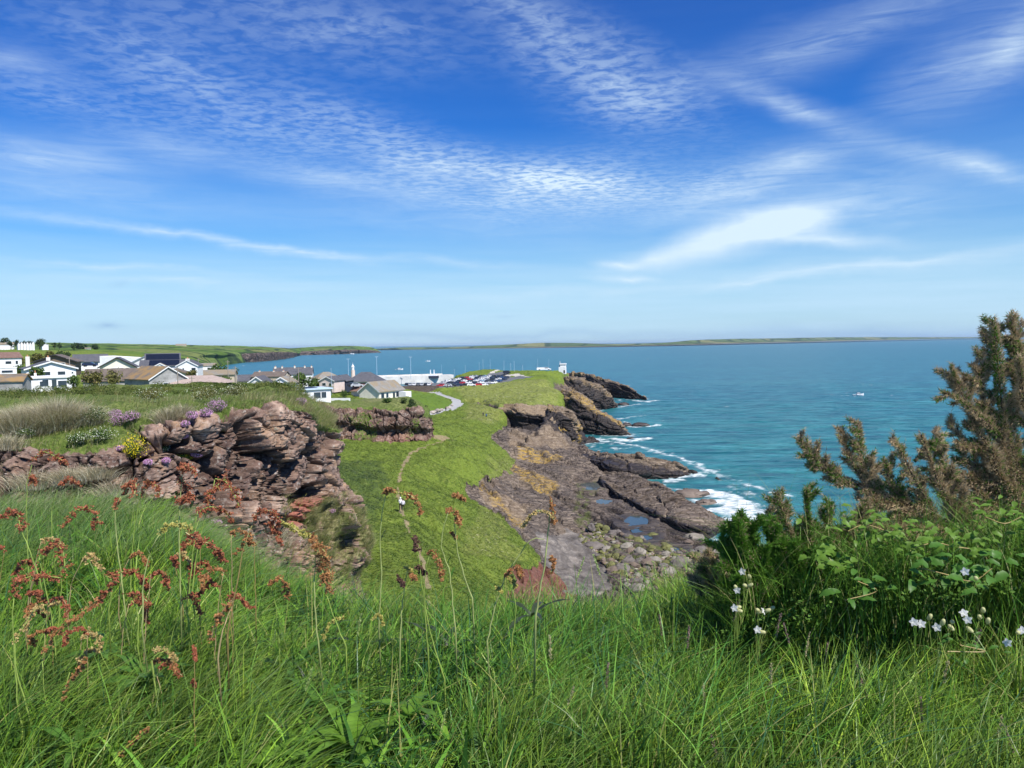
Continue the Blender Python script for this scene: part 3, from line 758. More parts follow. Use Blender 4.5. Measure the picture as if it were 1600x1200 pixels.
ridge('rocky_headland', [(866,590),(882,588.5),(897,589),(920,594),(938,602),(951,614),(960,629),(965,635)], [(866,596),(882,598),(896,603),(914,611),(930,620),(944,626),(957,633),(965,636.5)],
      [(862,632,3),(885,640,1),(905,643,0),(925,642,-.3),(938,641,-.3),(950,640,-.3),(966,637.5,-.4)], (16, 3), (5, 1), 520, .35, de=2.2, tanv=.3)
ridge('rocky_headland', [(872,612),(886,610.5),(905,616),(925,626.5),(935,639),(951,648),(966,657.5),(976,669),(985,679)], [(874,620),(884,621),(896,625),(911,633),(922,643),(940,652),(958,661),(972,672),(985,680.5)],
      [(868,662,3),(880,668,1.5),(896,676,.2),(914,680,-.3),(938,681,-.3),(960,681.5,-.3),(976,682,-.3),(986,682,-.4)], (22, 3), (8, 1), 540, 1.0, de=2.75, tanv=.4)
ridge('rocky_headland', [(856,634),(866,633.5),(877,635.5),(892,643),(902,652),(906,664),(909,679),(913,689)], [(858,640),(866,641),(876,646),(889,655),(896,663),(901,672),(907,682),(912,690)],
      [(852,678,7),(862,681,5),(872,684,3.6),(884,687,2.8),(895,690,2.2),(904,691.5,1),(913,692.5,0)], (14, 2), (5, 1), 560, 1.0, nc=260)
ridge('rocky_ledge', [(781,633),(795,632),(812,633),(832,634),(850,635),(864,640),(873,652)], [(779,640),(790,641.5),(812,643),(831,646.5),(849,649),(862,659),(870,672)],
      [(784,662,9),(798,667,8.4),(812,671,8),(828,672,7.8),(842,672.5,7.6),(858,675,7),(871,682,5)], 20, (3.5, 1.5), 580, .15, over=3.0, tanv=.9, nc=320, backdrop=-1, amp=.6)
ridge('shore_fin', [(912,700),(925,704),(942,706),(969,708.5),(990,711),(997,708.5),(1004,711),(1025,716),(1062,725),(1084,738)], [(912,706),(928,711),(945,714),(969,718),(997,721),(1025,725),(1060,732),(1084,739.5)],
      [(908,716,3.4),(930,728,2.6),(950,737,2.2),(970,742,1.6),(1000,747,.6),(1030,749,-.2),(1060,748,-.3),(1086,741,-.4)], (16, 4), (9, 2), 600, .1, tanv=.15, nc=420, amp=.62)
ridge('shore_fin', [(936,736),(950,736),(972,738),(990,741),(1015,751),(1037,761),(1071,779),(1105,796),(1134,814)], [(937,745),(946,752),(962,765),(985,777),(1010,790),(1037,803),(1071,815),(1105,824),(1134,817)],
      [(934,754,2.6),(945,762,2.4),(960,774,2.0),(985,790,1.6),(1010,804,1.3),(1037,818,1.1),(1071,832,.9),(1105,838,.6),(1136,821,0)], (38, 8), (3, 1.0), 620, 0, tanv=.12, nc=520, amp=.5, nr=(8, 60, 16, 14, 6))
# ------------------------------------------------------------------ sea
saz = np.linspace(-700, 2300, 1150)
sdd = np.concatenate([np.exp(np.linspace(math.log(48), math.log(700), 640))[:-1], np.exp(np.linspace(math.log(700), math.log(70000), 230))])
a_, d_ = np.meshgrid((saz - 800) / FPX, sdd)
SX = (a_ * d_).ravel(); SY = d_.ravel()
fade = sstep(1500, 300, SY)
wvz = fbm(np.c_[SX / 16 + SY / 40, SY / 5.5, SX * 0], 4, .6, seed=101) * .55 + fbm(np.c_[SX / 3.2, SY / 1.6, SX * 0], 2, seed=103) * .14
SZ = wvz * fade
FOAM = [([(925,684),(945,690),(965,692),(1000,699),(1040,708),(1080,722),(1120,738),(1150,752),(1200,768),(1230,775)], 2.4, .72),
        ([(960,686),(985,689),(1003,686),(1012,684)], 3.2, 1.0), ([(915,684),(930,684),(944,686)], 2.2, .95),
        ([(965,680),(985,682)], 2.5, .9), ([(975,660),(990,668),(1012,667),(1024,664)], 2.0, .9), ([(968,655),(985,652),(1003,650)], 2.6, .6),
        ([(955,637),(970,636),(985,634),(998,631)], 2.4, .7), ([(985,626),(1012,628),(1024,626)], 3.2, .8), ([(954,624),(970,625)], 2.4, .7), ([(990,616),(1012,614)], 2, .35),
        ([(1045,746),(1058,745),(1070,741),(1088,739)], 2.6, 1.05), ([(1046,752),(1062,750)], 2.2, 1.0), ([(1040,762),(1060,764)], 1.6, .8),
        ([(1095,768),(1115,770),(1140,776),(1160,785)], 3.4, 1.1), ([(1112,784),(1135,785),(1160,793),(1180,800)], 4.2, 1.15), ([(1130,798),(1150,803),(1175,812)], 4.0, 1.15), ([(1138,812),(1150,818),(1170,822)], 3.0, 1.0),
        ([(1088,722),(1105,735),(1150,760),(1190,800),(1215,815)], 3.0, .45), ([(1300,617),(1336,619)], 1.2, .55),
        ([(1020,660),(1060,652),(1110,655)], 2.5, .28), ([(1030,600),(1080,610),(1100,612)], 2.0, .25)]
fo = np.zeros_like(SX)
near = SY < 700
nx0, ny0 = SX[near], SY[near]
jx = nx0 + fbm(np.c_[nx0 / 5, ny0 / 5, nx0 * 0], 2, seed=111) * 2.4; jy = ny0 + fbm(np.c_[nx0 / 5, ny0 / 5, nx0 * 0 + 9], 2, seed=112) * 2.4
fn = np.zeros_like(nx0)
for pl, w, st in FOAM:
    dpoly = segdist(jx, jy, [G(px, py, 0) for px, py in pl])
    fn = np.maximum(fn, np.exp(-(dpoly / w) ** 2) * st)
ht = hz(nx0, ny0)
fn = np.maximum(fn, sstep(-1.1, -.1, ht) * .62 * (.6 + .8 * fbm(np.c_[nx0 / 11, ny0 / 11, nx0 * 0], 2, seed=115)))
lace = fbm(np.c_[nx0 / 1.6, ny0 / 1.6, nx0 * 0], 4, .62, seed=113)
fo[near] = sstep(.34, .95, fn + lace * .75)
caps = sstep(.64, .74, fbm(np.c_[SX / 4.5, SY / 3.4, SX * 0], 3, .6, seed=120)) * sstep(.2, .5, fbm(np.c_[SX / 60, SY / 60, SX * 0], 2, seed=121) + .25) * (SY > 220)
fo = np.maximum(fo, caps * .85)
SZ += fo * .18
mS, t, b, o_ = newmat('sea_water')
g = geo(t)
w1 = t.noise(t.mapping(g, rot=(0, 0, .2), scale=(.05, .16, 1)), 1.0, 9, .66, .3)
w2 = t.noise(t.mapping(g, rot=(0, 0, -.15), scale=(.0035, .012, 1)), 1.0, 6, .6, .5)
w3 = t.noise(t.mapping(g, rot=(0, 0, .1), scale=(.4, 1.3, 1)), 1.0, 6, .65)
sh = attr(t, 'shoal')
c = t.mix(sh, (.022, .145, .178), (.020, .165, .155))
c = t.mix(t.ramp(w1, [(.38, .85), (.52, 0)]), c, (.008, .070, .090))
c = t.mix(t.ramp(w1, [(.50, 0), (.66, .8)]), c, (.07, .30, .32))
c = t.mix(t.ramp(w3, [(.40, .5), (.52, 0)]), c, (.006, .060, .080))
c = t.mix(t.ramp(w2, [(.4, .35), (.6, 0)]), c, (.008, .085, .13))
fm = attr(t, 'foam')
fmm = t.math('MULTIPLY', fm, t.ramp(w3, [(.36, .15), (.58, 1)]))
c = t.mix(fmm, c, (.80, .84, .84))
t.put(b, 'Base Color', c)
t.put(b, 'Roughness', t.math('ADD', .32, t.math('MULTIPLY', fm, .5)))
b.inputs['Specular IOR Level'].default_value = .28
bump(t, b, t.math('ADD', w1, t.math('MULTIPLY', w3, .35)), .9, .8)
shoal = sstep(900, 180, SY + fbm(np.c_[SX / 90, SY / 60, SX * 0], 3, seed=131) * 150)
sea = mesh_np('sea', np.c_[SX, SY, SZ], grid_faces(len(sdd), len(saz)), mS, attrs={'foam': fo, 'shoal': shoal})
sea['kind'] = 'structure'
# ------------------------------------------------------------------ distant land
def hill_mat(name, ga, gb, gc, rocka, rockb, sc, hedge=(.03, .055, .02)):
    m, t, b, o = newmat(name)
    g = geo(t)
    vo = t.add('ShaderNodeTexVoronoi', {'feature': 'F1'}, {'Vector': t.mapping(g, scale=(sc, sc * .55, 0)), 'Scale': 1.0})
    ve = t.add('ShaderNodeTexVoronoi', {'feature': 'DISTANCE_TO_EDGE'}, {'Vector': t.mapping(g, scale=(sc, sc * .55, 0)), 'Scale': 1.0})
    rnd = t.add('ShaderNodeSeparateColor', ins={0: vo.outputs['Color']})
    c = t.ramp(rnd.outputs[0], [(.0, ga), (.4, gb), (.75, gc), (1, (.19, .19, .07))])
    c = t.mix(t.ramp(ve.outputs[0], [(.03, .95), (.07, 0)]), c, hedge)
    n = t.noise(g, sc * 7, 6, .7)
    c = t.mix(t.ramp(n, [(.5, 0), (.64, .8)]), c, hedge)
    rn = t.noise(t.mapping(g, scale=(sc * 9, sc * 9, sc * 22)), 1.0, 7, .7, .5)
    rc = t.ramp(rn, [(.35, tuple(k * .35 for k in rocka)), (.5, rocka), (.68, rockb)])
    c = t.mix(t.ramp(t.math('ADD', attr(t, 'cliff'), t.math('MULTIPLY', t.math('SUBTRACT', n, .5), .8)), [(.42, 0), (.58, 1)]), c, rc)
    t.put(b, 'Base Color', c); b.inputs['Roughness'].default_value = .95; b.inputs['Specular IOR Level'].default_value = .05
    bump(t, b, rn, 1.0, 6)
    return m
def land(name, rows, nc, nrs, mat, noise, cl, sc=60, seed=1):
    Gd, rp = loft([[D(px, py, d) for px, py, d in r] for r in rows], nc, nrs)
    n, m_ = Gd.shape[:2]; P = Gd.reshape(-1, 3); R = np.repeat(rp, m_)
    clm = sstep(cl[0], cl[0] + .12, R) * sstep(cl[1] + .12, cl[1], R)
    nz = fbm(P / sc, 4, seed=seed)
    P[:, 1] += noise * 2.5 * clm * fbm(P / (sc * .5), 4, .6, seed=seed + 3)
    P[:, 2] += noise * .16 * nz * (1 - clm) * (R > .3)
    o = mesh_np(name, P, grid_faces(n, m_)[:, ::-1], mat, attrs={'cliff': clm})
    o['kind'] = 'structure'
    return o
M_HILL = hill_mat('farmland', (.075, .13, .025), (.11, .19, .03), (.15, .22, .05), (.085, .065, .055), (.24, .19, .16), .008)
# hillside west of the bay, cliffs falling to the sea, seen over the village
land('hillside', [
    [(-500,600,640),(0,566,640),(150,563,640),(280,571,640),(330,600,640),(338,612,640)],
    [(-500,560,900),(0,549,900),(150,549,900),(260,556,900),(320,568,960),(345,584,1000)],
    [(-500,545,1300),(0,544,1300),(150,545,1350),(280,552,1400),(335,561,1700),(352,573,1800)],
    [(-500,535,1700),(0,539.5,1600),(150,541,1800),(300,543,2200),(380,547,2600),(466,552.5,3400)],
    [(-500,530,2000),(0,536.5,1900),(150,537,2500),(300,539.2,3000),(400,541.5,3300),(470,546.5,3900)],
    [(-500,545,2800),(0,548,2800),(150,546,3400),(300,545,4000),(400,545,4400),(475,547,4500)]], 420, [24, 24, 24, 24, 8], M_HILL, 30, (9, 10), 120, 5)
land('sea_cliffs', [
    [(318,569.8,2000),(345,568.6,2050),(400,566,2180),(440,562,2560),(462,557.4,3250),(467,555,3700)],
    [(316,560,2020),(345,554.5,2070),(400,551,2215),(440,550,2600),(462,551.2,3280),(468,552.2,3730)],
    [(314,550,2300),(345,548,2350),(400,546,2500),(440,547.5,2900),(462,549.8,3500),(469,551,3900)],
    [(314,543,2900),(345,542,3000),(400,542.5,3100),(440,544.5,3300),(462,548.3,3700),(470,550.3,4000)]], 420, [40, 14, 10], M_HILL, 26, (-.5, .92), 90, 9)
land('far_headland', [
    [(430,556.5,3650),(470,555,3800),(520,553.8,3950),(560,552.4,4250),(592,551.2,4600),(596,550.6,4700)],
    [(430,549,3700),(470,548.5,3850),(520,546.6,4000),(560,545.6,4300),(588,547.6,4630),(595,550.2,4720)],
    [(430,546,4100),(470,543.6,4300),(505,541.3,4500),(545,540,4700),(580,543,4800),(594,549.5,4800)],
    [(430,547,4600),(470,546,4700),(510,545,4800),(545,544,4900),(580,545,4900),(593,550.1,4850)]], 340, [30, 20, 6], M_HILL, 30, (-.5, .85), 130, 13)
M_FAR = hill_mat('far_farmland', (.07, .11, .035), (.10, .15, .045), (.14, .17, .08), (.16, .13, .10), (.30, .26, .20), .0026)
fc_base = [(575,546.8,7600),(640,546.2,7300),(700,545.6,7300),(800,544,7100),(900,542.2,6900),(1000,540.4,7000),(1060,539,7200),(1150,536.8,7800),(1250,534.6,9000),(1350,532.2,10500),(1450,530,12500),(1560,528.2,15500),(1700,527.5,18000)]
fc_top = [(575,545.5,7700),(640,542.5,7700),(700,542.4,7800),(760,540.2,7800),(800,538,7900),(850,535.6,8100),(900,535.8,8000),(950,537.4,7900),(1000,536.6,7900),(1040,535.2,8000),(1080,531.8,8300),(1130,529.8,8800),(1200,528.8,9600),(1300,527,11000),(1400,526.9,12500),(1500,526.8,14500),(1600,526.4,17500),(1700,526,19500)]
fc_mid = [(px, py + .55 * (np.interp(px, [q[0] for q in fc_base], [q[1] for q in fc_base]) - py), d * .96) for px, py, d in fc_top]
land('distant_coast', [fc_base, fc_mid, fc_top, [(px, py + 2.0, d * 1.12) for px, py, d in fc_top]], 700, [8, 10, 4], M_FAR, 22, (-.5, .25), 400, 17)
# haze
mH = bpy.data.materials.new('haze_air'); mH.use_nodes = True
th_ = NT(mH.node_tree); th_.n.clear()
pv = th_.add('ShaderNodeVolumePrincipled', ins={'Color': (.62, .80, 1.0), 'Density': HAZE_D})
pv.inputs['Anisotropy'].default_value = .1
ho = th_.add('ShaderNodeOutputMaterial'); th_.l.new(pv.outputs[0], ho.inputs['Volume'])
hb = MB(); hb.box((-500, 9000, -12), (46000, 60000, 110))
hz_o = hb.build('haze', mH); hz_o['kind'] = 'stuff'
# ------------------------------------------------------------------ near cliff on the left
def rocky(P, N, size, amp, seed, dip=(0.35, -.45, .0), crack=.5):
    # blocky jointed rock: each joint block pushed in or out along the face normal, open cracks between
    rx, ry, rz = dip
    R = np.array(Matrix.Rotation(rx, 3, 'X') @ Matrix.Rotation(ry, 3, 'Y') @ Matrix.Rotation(rz, 3, 'Z'))
    Q = P @ R.T
    Q = Q + np.c_[fbm(P / size / 2.5, 3, seed=seed + 5), fbm(P / size / 2.5, 3, seed=seed + 6), fbm(P / size / 2.5, 3, seed=seed + 7)] * size * .5
    d = np.zeros(len(P)); ck = np.zeros(len(P)); tone = np.zeros(len(P))
    for k, (s, a, st) in enumerate(((2.9, .62, (1, 1.0, 1.6)), (1.25, .30, (.8, 1.2, 1.5)), (.5, .10, (1.1, 1.2, .75)), (.19, .06, (1, 1, .7)))):
        h, e, cid = facets(Q / (size * s) / np.array(st), seed=seed + 11 * k, tilt=(.4, .8, 1.0, 1.0)[k])
        d += h * amp * a
        c = sstep((.10, .08, .07, .05)[k], 0, e)
        d -= c * amp * crack * (1.4, .6, .22, .08)[k]
        ck = np.maximum(ck, c * (1, .75, .45, .25)[k]); tone += (cid - .5) * (.35, .5, .5, .3)[k]
    d += fbm(Q / (size * .3), 4, .6, seed=seed + 51) * amp * .07
    return P + N * d[:, None], ck, tone
rows = [
    [(-330,620,40),(0,614,34),(90,612,33),(200,603,32),(300,597,31),(370,598,30),(420,598,30),(452,602,29.5),(478,622,28.5),(490,640,28)],
    [(-330,640,22),(0,632,21),(100,632,21),(200,626,21.5),(300,625,22),(370,618,23),(420,612,24.5),(455,613,26),(482,630,27),(496,645,27.5)],
    [(-330,690,15.5),(0,688,15.5),(100,695,15.5),(190,688,15.8),(260,662,16.9),(330,650,18.5),(400,640,20.5),(440,634,22.2),(480,640,24.4),(502,655,25.6)],
    [(-330,720,15.1),(0,715,15.1),(110,722,15.1),(200,712,15.3),(280,698,16.2),(345,680,17.8),(405,668,19.6),(445,655,21.4),(486,662,23.4),(507,680,24.8)],
    [(-330,760,14.9),(0,760,14.9),(110,765,14.9),(210,765,15.1),(290,755,15.9),(360,742,17.4),(430,730,19.3),(470,722,20.8),(502,726,22.8),(516,738,24.2)],
    [(-330,800,14.6),(0,800,14.6),(110,800,14.6),(210,800,14.9),(300,800,15.6),(380,805,17.1),(450,800,19.0),(495,790,20.4),(528,785,22),(544,798,23.4)],
    [(-330,860,14.4),(0,860,14.4),(110,860,14.4),(210,860,14.7),(300,860,15.3),(390,865,16.8),(455,862,18.5),(510,845,20),(548,845,21.8),(564,858,23)],
    [(-330,930,14.2),(0,930,14.2),(110,930,14.2),(210,930,14.5),(300,930,15.1),(390,925,16.5),(455,905,18.2),(505,890,20),(538,890,21.8),(550,900,22.8)],
    [(-330,1050,14),(0,1050,14),(110,1050,14),(210,1050,14.2),(300,1050,15),(390,1040,16.2),(455,1010,17.8),(500,985,19.6),(538,962,21.4),(547,965,22.4)],
    [(-330,1500,14),(0,1500,14),(110,1500,14),(210,1500,14),(300,1500,14.6),(390,1480,15.8),(455,1400,17.4),(500,1300,19),(534,1250,20.8),(545,1200,22)]]
_dp = lambda px: np.interp(px, [-330, 200, 290, 360, 420, 460, 500, 530, 565], [15.4, 15.4, 16.3, 17.5, 18.9, 20.1, 21.6, 22.8, 24.0])
_off = [None, None, 1.1, .55, .2, -.1, -.35, -.55, -.75, -1.0]
rows = [r if _off[i] is None else [(a_, b_, float(_dp(a_)) + _off[i]) for a_, b_, _ in r] for i, r in enumerate(rows)]
R3 = []
for i, r in enumerate(rows):
    q = [D(*p) for p in r]
    e = q[-1]
    q += [e + np.array([-.3, 2.5, -.4]), e + np.array([-3, 6, -1.0 - (i == 0) * .3]), e + np.array([-9, 9, -3])]
    R3.append(q)
NCc = 760
Gd, rp = loft(R3, NCc, [14, 40, 40, 60, 70, 70, 60, 50, 20])
n, m_ = Gd.shape[:2]; P = Gd.reshape(-1, 3); RP = np.repeat(rp, m_)
N = -gnormals(Gd).reshape(-1, 3)
if N[:, 1].mean() > 0: N = -N
colf = np.tile(np.linspace(0, 1, m_), n)
px_ = 800 + P[:, 0] / P[:, 1] * FPX                       # azimuth of each vertex, used for the botany of the bank
wob1 = fbm(P / 1.6, 4, seed=201)
rockiness = sstep(-.25, .25, RP - np.interp(px_, [-300, 0, 200, 330, 420, 480, 560], [2.3, 2.2, 1.9, 1.95, 2.2, 2.4, 2.3]) + wob1 * .55)
Nf = N * np.array([1, 1, .35]); Nf /= np.linalg.norm(Nf, axis=1, keepdims=True); P2, ck, tone = rocky(P, Nf, .62, .36, 210, dip=(.1, -.75, .5), crack=1.0)
soft = P + N * (fbm(P / .9, 4, seed=220)[:, None] * .22 + fbm(P / .2, 3, seed=221)[:, None] * .04)
V2 = soft * (1 - rockiness[:, None]) + P2 * rockiness[:, None]
_v = P - CAM; _dp2 = _v @ _f; SXY = np.c_[800 + (_v @ _r) / _dp2 * FPX, 600 - (_v @ _u) / _dp2 * FPX]
FISS = [([(356,682),(346,728),(331,770),(322,805)], 5.5, .55), ([(432,708),(418,745),(405,782),(399,806)], 4.5, .5), ([(456,694),(441,738),(430,766),(424,800)], 4, .45), ([(484,686),(473,728),(456,762)], 3.5, .45), ([(392,652),(374,670),(350,682)], 3.5, .35), ([(304,686),(264,700),(228,716)], 3.5, .35), ([(503,700),(497,738),(488,768)], 3, .4),
        ([(220,768),(262,790),(302,800)], 4, .35), ([(404,690),(386,722),(369,762),(362,800)], 4, .45), ([(520,790),(510,820),(505,850)], 3.5, .4), ([(470,800),(450,830),(440,870)], 4, .4), ([(110,722),(135,738),(170,742)], 3, .3), ([(60,700),(85,716),(100,740)], 3, .3), ([(300,715),(296,745),(286,775)], 3.5, .35), ([(388,700),(410,708),(440,704)], 3, .3), ([(445,770),(470,775),(490,790)], 3, .35)]
sx_ = SXY[:, 0] + fbm(P / .25, 3, seed=260) * 7; sy_ = SXY[:, 1] + fbm(P / .25, 3, seed=261) * 7; fis = np.zeros(len(P))
for pl_, w_, dp_ in FISS:
    k_ = np.exp(-(segdist(sx_, sy_, np.array(pl_, float)) / w_) ** 2); V2 = V2 - Nf * (k_ * dp_ * rockiness)[:, None]; fis = np.maximum(fis, k_)
ck = np.maximum(ck, fis)
# cavity under the overhanging block and the deep slots
def dent(V, c, rad, depth, sq=(1, 1, 1)):
    d = np.linalg.norm((V - c) / (np.array(rad)), axis=1)
    return V - N * (sstep(1.15, .45, d) * depth)[:, None]
for (px, py, d, r_, dp) in ((492,772,21.3,(.55,1.6,.26),1.2), (548,850,23.0,(.5,1.4,.5),1.2), (335,735,17.1,(.14,1.6,.85),.9), (432,748,19.4,(.12,1.5,.8),.8), (403,765,18.4,(.10,1.4,.6),.7), (150,712,15.2,(.35,1.2,.2),.35), (60,672,16,(.5,1,.12),.2), (500,905,20.9,(.5,1.4,.45),.9), (470,690,22.4,(.12,1.4,.6),.6), (368,700,18.4,(.10,1.2,.7),.6), (300,790,15.6,(.5,1.2,.12),.5)):
    V2 = dent(V2, D(px, py, d), r_, dp)
veg = np.clip(1 - rockiness + sstep(.15, .5, wob1) * .38 * (1 - sstep(.6, 1, rockiness) * .3) + sstep(4.5, 5.3, RP) * sstep(440, 490, px_) * sstep(7.9, 7.2, RP) * (.52 + .5 * fbm(P / .6, 3, seed=233)) + sstep(5.4, 6.4, RP) * sstep(460, 400, px_) * .2, 0, 1)
veg = np.clip(veg + sstep(480, 500, px_) * sstep(3.2, 2.4, RP) * .5, 0, 1)
drygr = sstep(-.2, .45, fbm(P / 2.2, 3, seed=230))
lic = sstep(.42, .6, fbm(P / .5, 4, seed=232)) * .12 * rockiness
for (px, py, d, r_) in ((137,718,15.1,.2),(152,724,15.1,.12),(162,704,15.3,.12),(462,655,22,.12)):
    lic = np.maximum(lic, sstep(1, .3, np.linalg.norm(P - D(px, py, d), axis=1) / (r_ * 1.3)) * .9)
redz = sstep(1, .4, np.linalg.norm((P - D(487, 800, 20.8)) / np.array([.75, 2, .42]), axis=1)) + sstep(1, .4, np.linalg.norm((P - D(480, 905, 20.2)) / np.array([.9, 2, .5]), axis=1)) * .8
def cliff_mat(name, sc):
    m, t, b, o = newmat(name)
    g = geo(t)
    rot = t.mapping(g, rot=(.12, -.42, .5), scale=(sc, sc, sc * 2.2))
    n1 = t.noise(rot, 1.3, 8, .66, .6); n2 = t.noise(g, sc * 5, 8, .7); n3 = t.noise(g, sc * .5, 4, .6); n4 = t.noise(g, sc * 16, 5, .7)
    c = t.ramp(n1, [(.28, (.060, .040, .034)), (.43, (.155, .108, .088)), (.56, (.27, .205, .168)), (.72, (.46, .38, .32))])
    c = t.mix(t.ramp(n3, [(.38, 0), (.6, .6)]), c, (.145, .095, .08))
    c = t.mix(t.ramp(t.noise(g, sc * .9, 5, .65), [(.50, 0), (.66, .55)]), c, (.40, .27, .17))
    c = t.mix(1.0, c, t.ramp(attr(t, 'tone'), [(0, (.50, .45, .46)), (1, (1.5, 1.42, 1.32))]), 'MULTIPLY')
    c = t.mix(t.ramp(n2, [(.55, 0), (.66, .75)]), c, (.46, .42, .37))
    c = t.mix(t.ramp(n4, [(.62, 0), (.70, .7)]), c, (.62, .60, .54))
    c = t.mix(t.ramp(n2, [(.30, .8), (.42, 0)]), c, (.05, .036, .032))
    c = t.mix(t.math('MULTIPLY', attr(t, 'crack'), .7), c, (.035, .024, .02))
    c = t.mix(t.math('MULTIPLY', attr(t, 'red'), .9, clamp=True), c, t.ramp(n2, [(.3, (.16, .05, .035)), (.6, (.36, .14, .10))]))
    c = t.mix(t.math('MULTIPLY', attr(t, 'lichen'), t.ramp(n2, [(.40, 0), (.48, 1)])), c, (.62, .30, .02))
    gr = t.noise(t.mapping(g, rot=(0, 0, .3), scale=(sc * 7, sc * 7, sc * 2.5)), 1.0, 6, .72)
    gc = t.ramp(gr, [(.30, (.020, .034, .010)), (.46, (.075, .115, .022)), (.60, (.13, .17, .04)), (.76, (.26, .25, .09))])
    dc = t.ramp(gr, [(.30, (.07, .055, .03)), (.5, (.24, .20, .11)), (.72, (.42, .37, .24))])
    gc = t.mix(t.math('MULTIPLY', attr(t, 'dry'), .75), gc, dc)
    vm = t.ramp(t.math('ADD', t.math('MULTIPLY', t.math('SUBTRACT', n2, .5), 1.3), attr(t, 'veg')), [(.44, 0), (.56, 1)])
    c = t.mix(vm, c, gc)
    t.put(b, 'Base Color', c); b.inputs['Roughness'].default_value = .9; b.inputs['Specular IOR Level'].default_value = .12
    bump(t, b, t.math('ADD', t.math('ADD', n1, n2), t.math('MULTIPLY', n4, .4)), 1.0, .05 / sc)
    return m
M_CLIFF = cliff_mat('sandstone_cliff', 1.6)
tone01 = np.clip(.5 + tone, 0, 1)
CLV, CLN = V2, N
near_cliff = mesh_np('near_cliff', V2, grid_faces(n, m_)[:, ::-1], M_CLIFF, attrs={'crack': ck * rockiness, 'tone': tone01 * rockiness + .5 * (1 - rockiness), 'veg': veg, 'dry': drygr * (.35 + .65 * sstep(.3, .8, rockiness)), 'lichen': lic, 'red': redz * rockiness})
near_cliff['kind'] = 'structure'
CL_G = V2.reshape(n, m_, 3); CL_N = N.reshape(n, m_, 3); CL_VEG = veg.reshape(n, m_); CL_RP = RP.reshape(n, m_)
CL_PX = 800 + (V2[:, 0] / V2[:, 1]) * FPX
_vc = (V2 - CAM); _dep = _vc @ _f
CL_SX = 800 + (_vc @ _r) / _dep * FPX; CL_SY = 600 - (_vc @ _u) / _dep * FPX
def on_cliff(px, py):                                     # point of the bank surface that stands at this bearing and height
    k = np.argmin((CL_SX - px) ** 2 + (CL_SY - py) ** 2 + np.maximum(0, V2[:, 1] - 30) * 50)
    return V2[k], N[k]
# ------------------------------------------------------------------ middle outcrop in front of the bungalow
rows = [
    [(440,626,212),(500,624,214),(560,622,214),(610,622,214),(645,622,212),(662,634,206)],
    [(440,630,197),(500,628,197),(540,631,196),(580,634,195),(620,628,195),(650,630,194),(664,642,195)],
    [(440,636,191),(500,634,190.5),(540,637,190),(580,642,190),(620,640,189.5),(655,642,190),(666,655,192)],
    [(440,656,188),(500,652,188),(540,655,187.5),(580,662,187),(620,660,187),(655,662,187.5),(668,668,190)],
    [(440,668,187),(500,670,187.5),(540,668,187),(580,676,186.5),(615,674,187),(650,676,187),(669,676,190)],
    [(440,684,185),(500,682,185),(540,680,185),(575,686,184.5),(600,690,185),(640,688,187),(669,689,190)],
    [(440,700,184),(500,698,184),(540,696,184),(575,700,183.5),(600,704,184),(640,702,186),(669,702,190)]]
R3 = []
for r in rows:
    q = [D(*p) for p in r]; e = q[-1]
    q += [e + np.array([.5, 5, -.3]), e + np.array([-2, 16, -1.5])]; R3.append(q)
Gd, rp = loft(R3, 460, [20, 24, 34, 24, 24, 10])
n, m_ = Gd.shape[:2]; P = Gd.reshape(-1, 3); RP = np.repeat(rp, m_)
No = -gnormals(Gd).reshape(-1, 3)
if No[:, 1].mean() > 0: No = -No
wob2 = fbm(P / 6, 4, seed=241)
rkn = sstep(-.3, .3, RP - 1.8 + wob2 * 1.3)
P2, ck, tone = rocky(P, No, 1.1, .9, 250, dip=(.1, .1, .1))
notch = sstep(3.2, 4.0, RP) * sstep(4.9, 4.3, RP)
soft = P + No * (fbm(P / 3, 4, seed=255)[:, None] * .8)
Vo = soft * (1 - rkn[:, None]) + P2 * rkn[:, None]
Vo[:, 1] += notch * 1.6
mc = cliff_mat('outcrop_rock', .32)
vg = np.clip(1 - rkn + sstep(0, .45, wob2) * .42 + .12, 0, 1)
oc = mesh_np('rock_outcrop', Vo, grid_faces(n, m_)[:, ::-1], mc, attrs={'crack': ck * rkn, 'tone': np.clip(.15 + tone, 0, 1), 'veg': vg, 'dry': sstep(-.3, .5, fbm(P / 9, 3, seed=257)) * .6, 'lichen': rkn * 0, 'red': sstep(4, 5, RP) * sstep(15, 0, np.abs(P[:, 0] + 28)) * .25})
oc['kind'] = 'structure'
# ------------------------------------------------------------------ village
def wallmat(name, col, var=.08): return simple(name, col, .85, var, .8, .2)
M_WHITE = wallmat('white_render', (.78, .79, .80)); M_CREAM = wallmat('cream_render', (.80, .76, .64)); M_GREYW = simple('bare_concrete', (.34, .34, .33), .9, .3, .5, .15)
M_BROWNW = wallmat('brown_boards', (.20, .15, .11)); M_PINKW = wallmat('pale_pink_render', (.70, .58, .52)); M_NAVY = wallmat('dark_navy_boards', (.035, .045, .07)); M_TAN = wallmat('tan_render', (.55, .47, .36))
def roofmat(name, a, b_, moss=None):
    m, t, b, o = newmat(name)
    g = t.add('ShaderNodeTexCoord').outputs['Object']
    n = t.noise(g, .8, 6, .7); br = t.add('ShaderNodeTexBrick', ins={'Vector': g, 'Scale': 2.2, 'Color1': (*a, 1), 'Color2': (*b_, 1), 'Mortar': tuple(k * .5 for k in a)})
    c = t.mix(.6, br.outputs[0], t.ramp(n, [(.3, tuple(k * .7 for k in a)), (.7, b_)]))
    if moss: c = t.mix(t.ramp(t.noise(g, .35, 5, .6), [(.42, 0), (.55, .85)]), c, moss)
    t.put(b, 'Base Color', c); b.inputs['Roughness'].default_value = .85
    return m
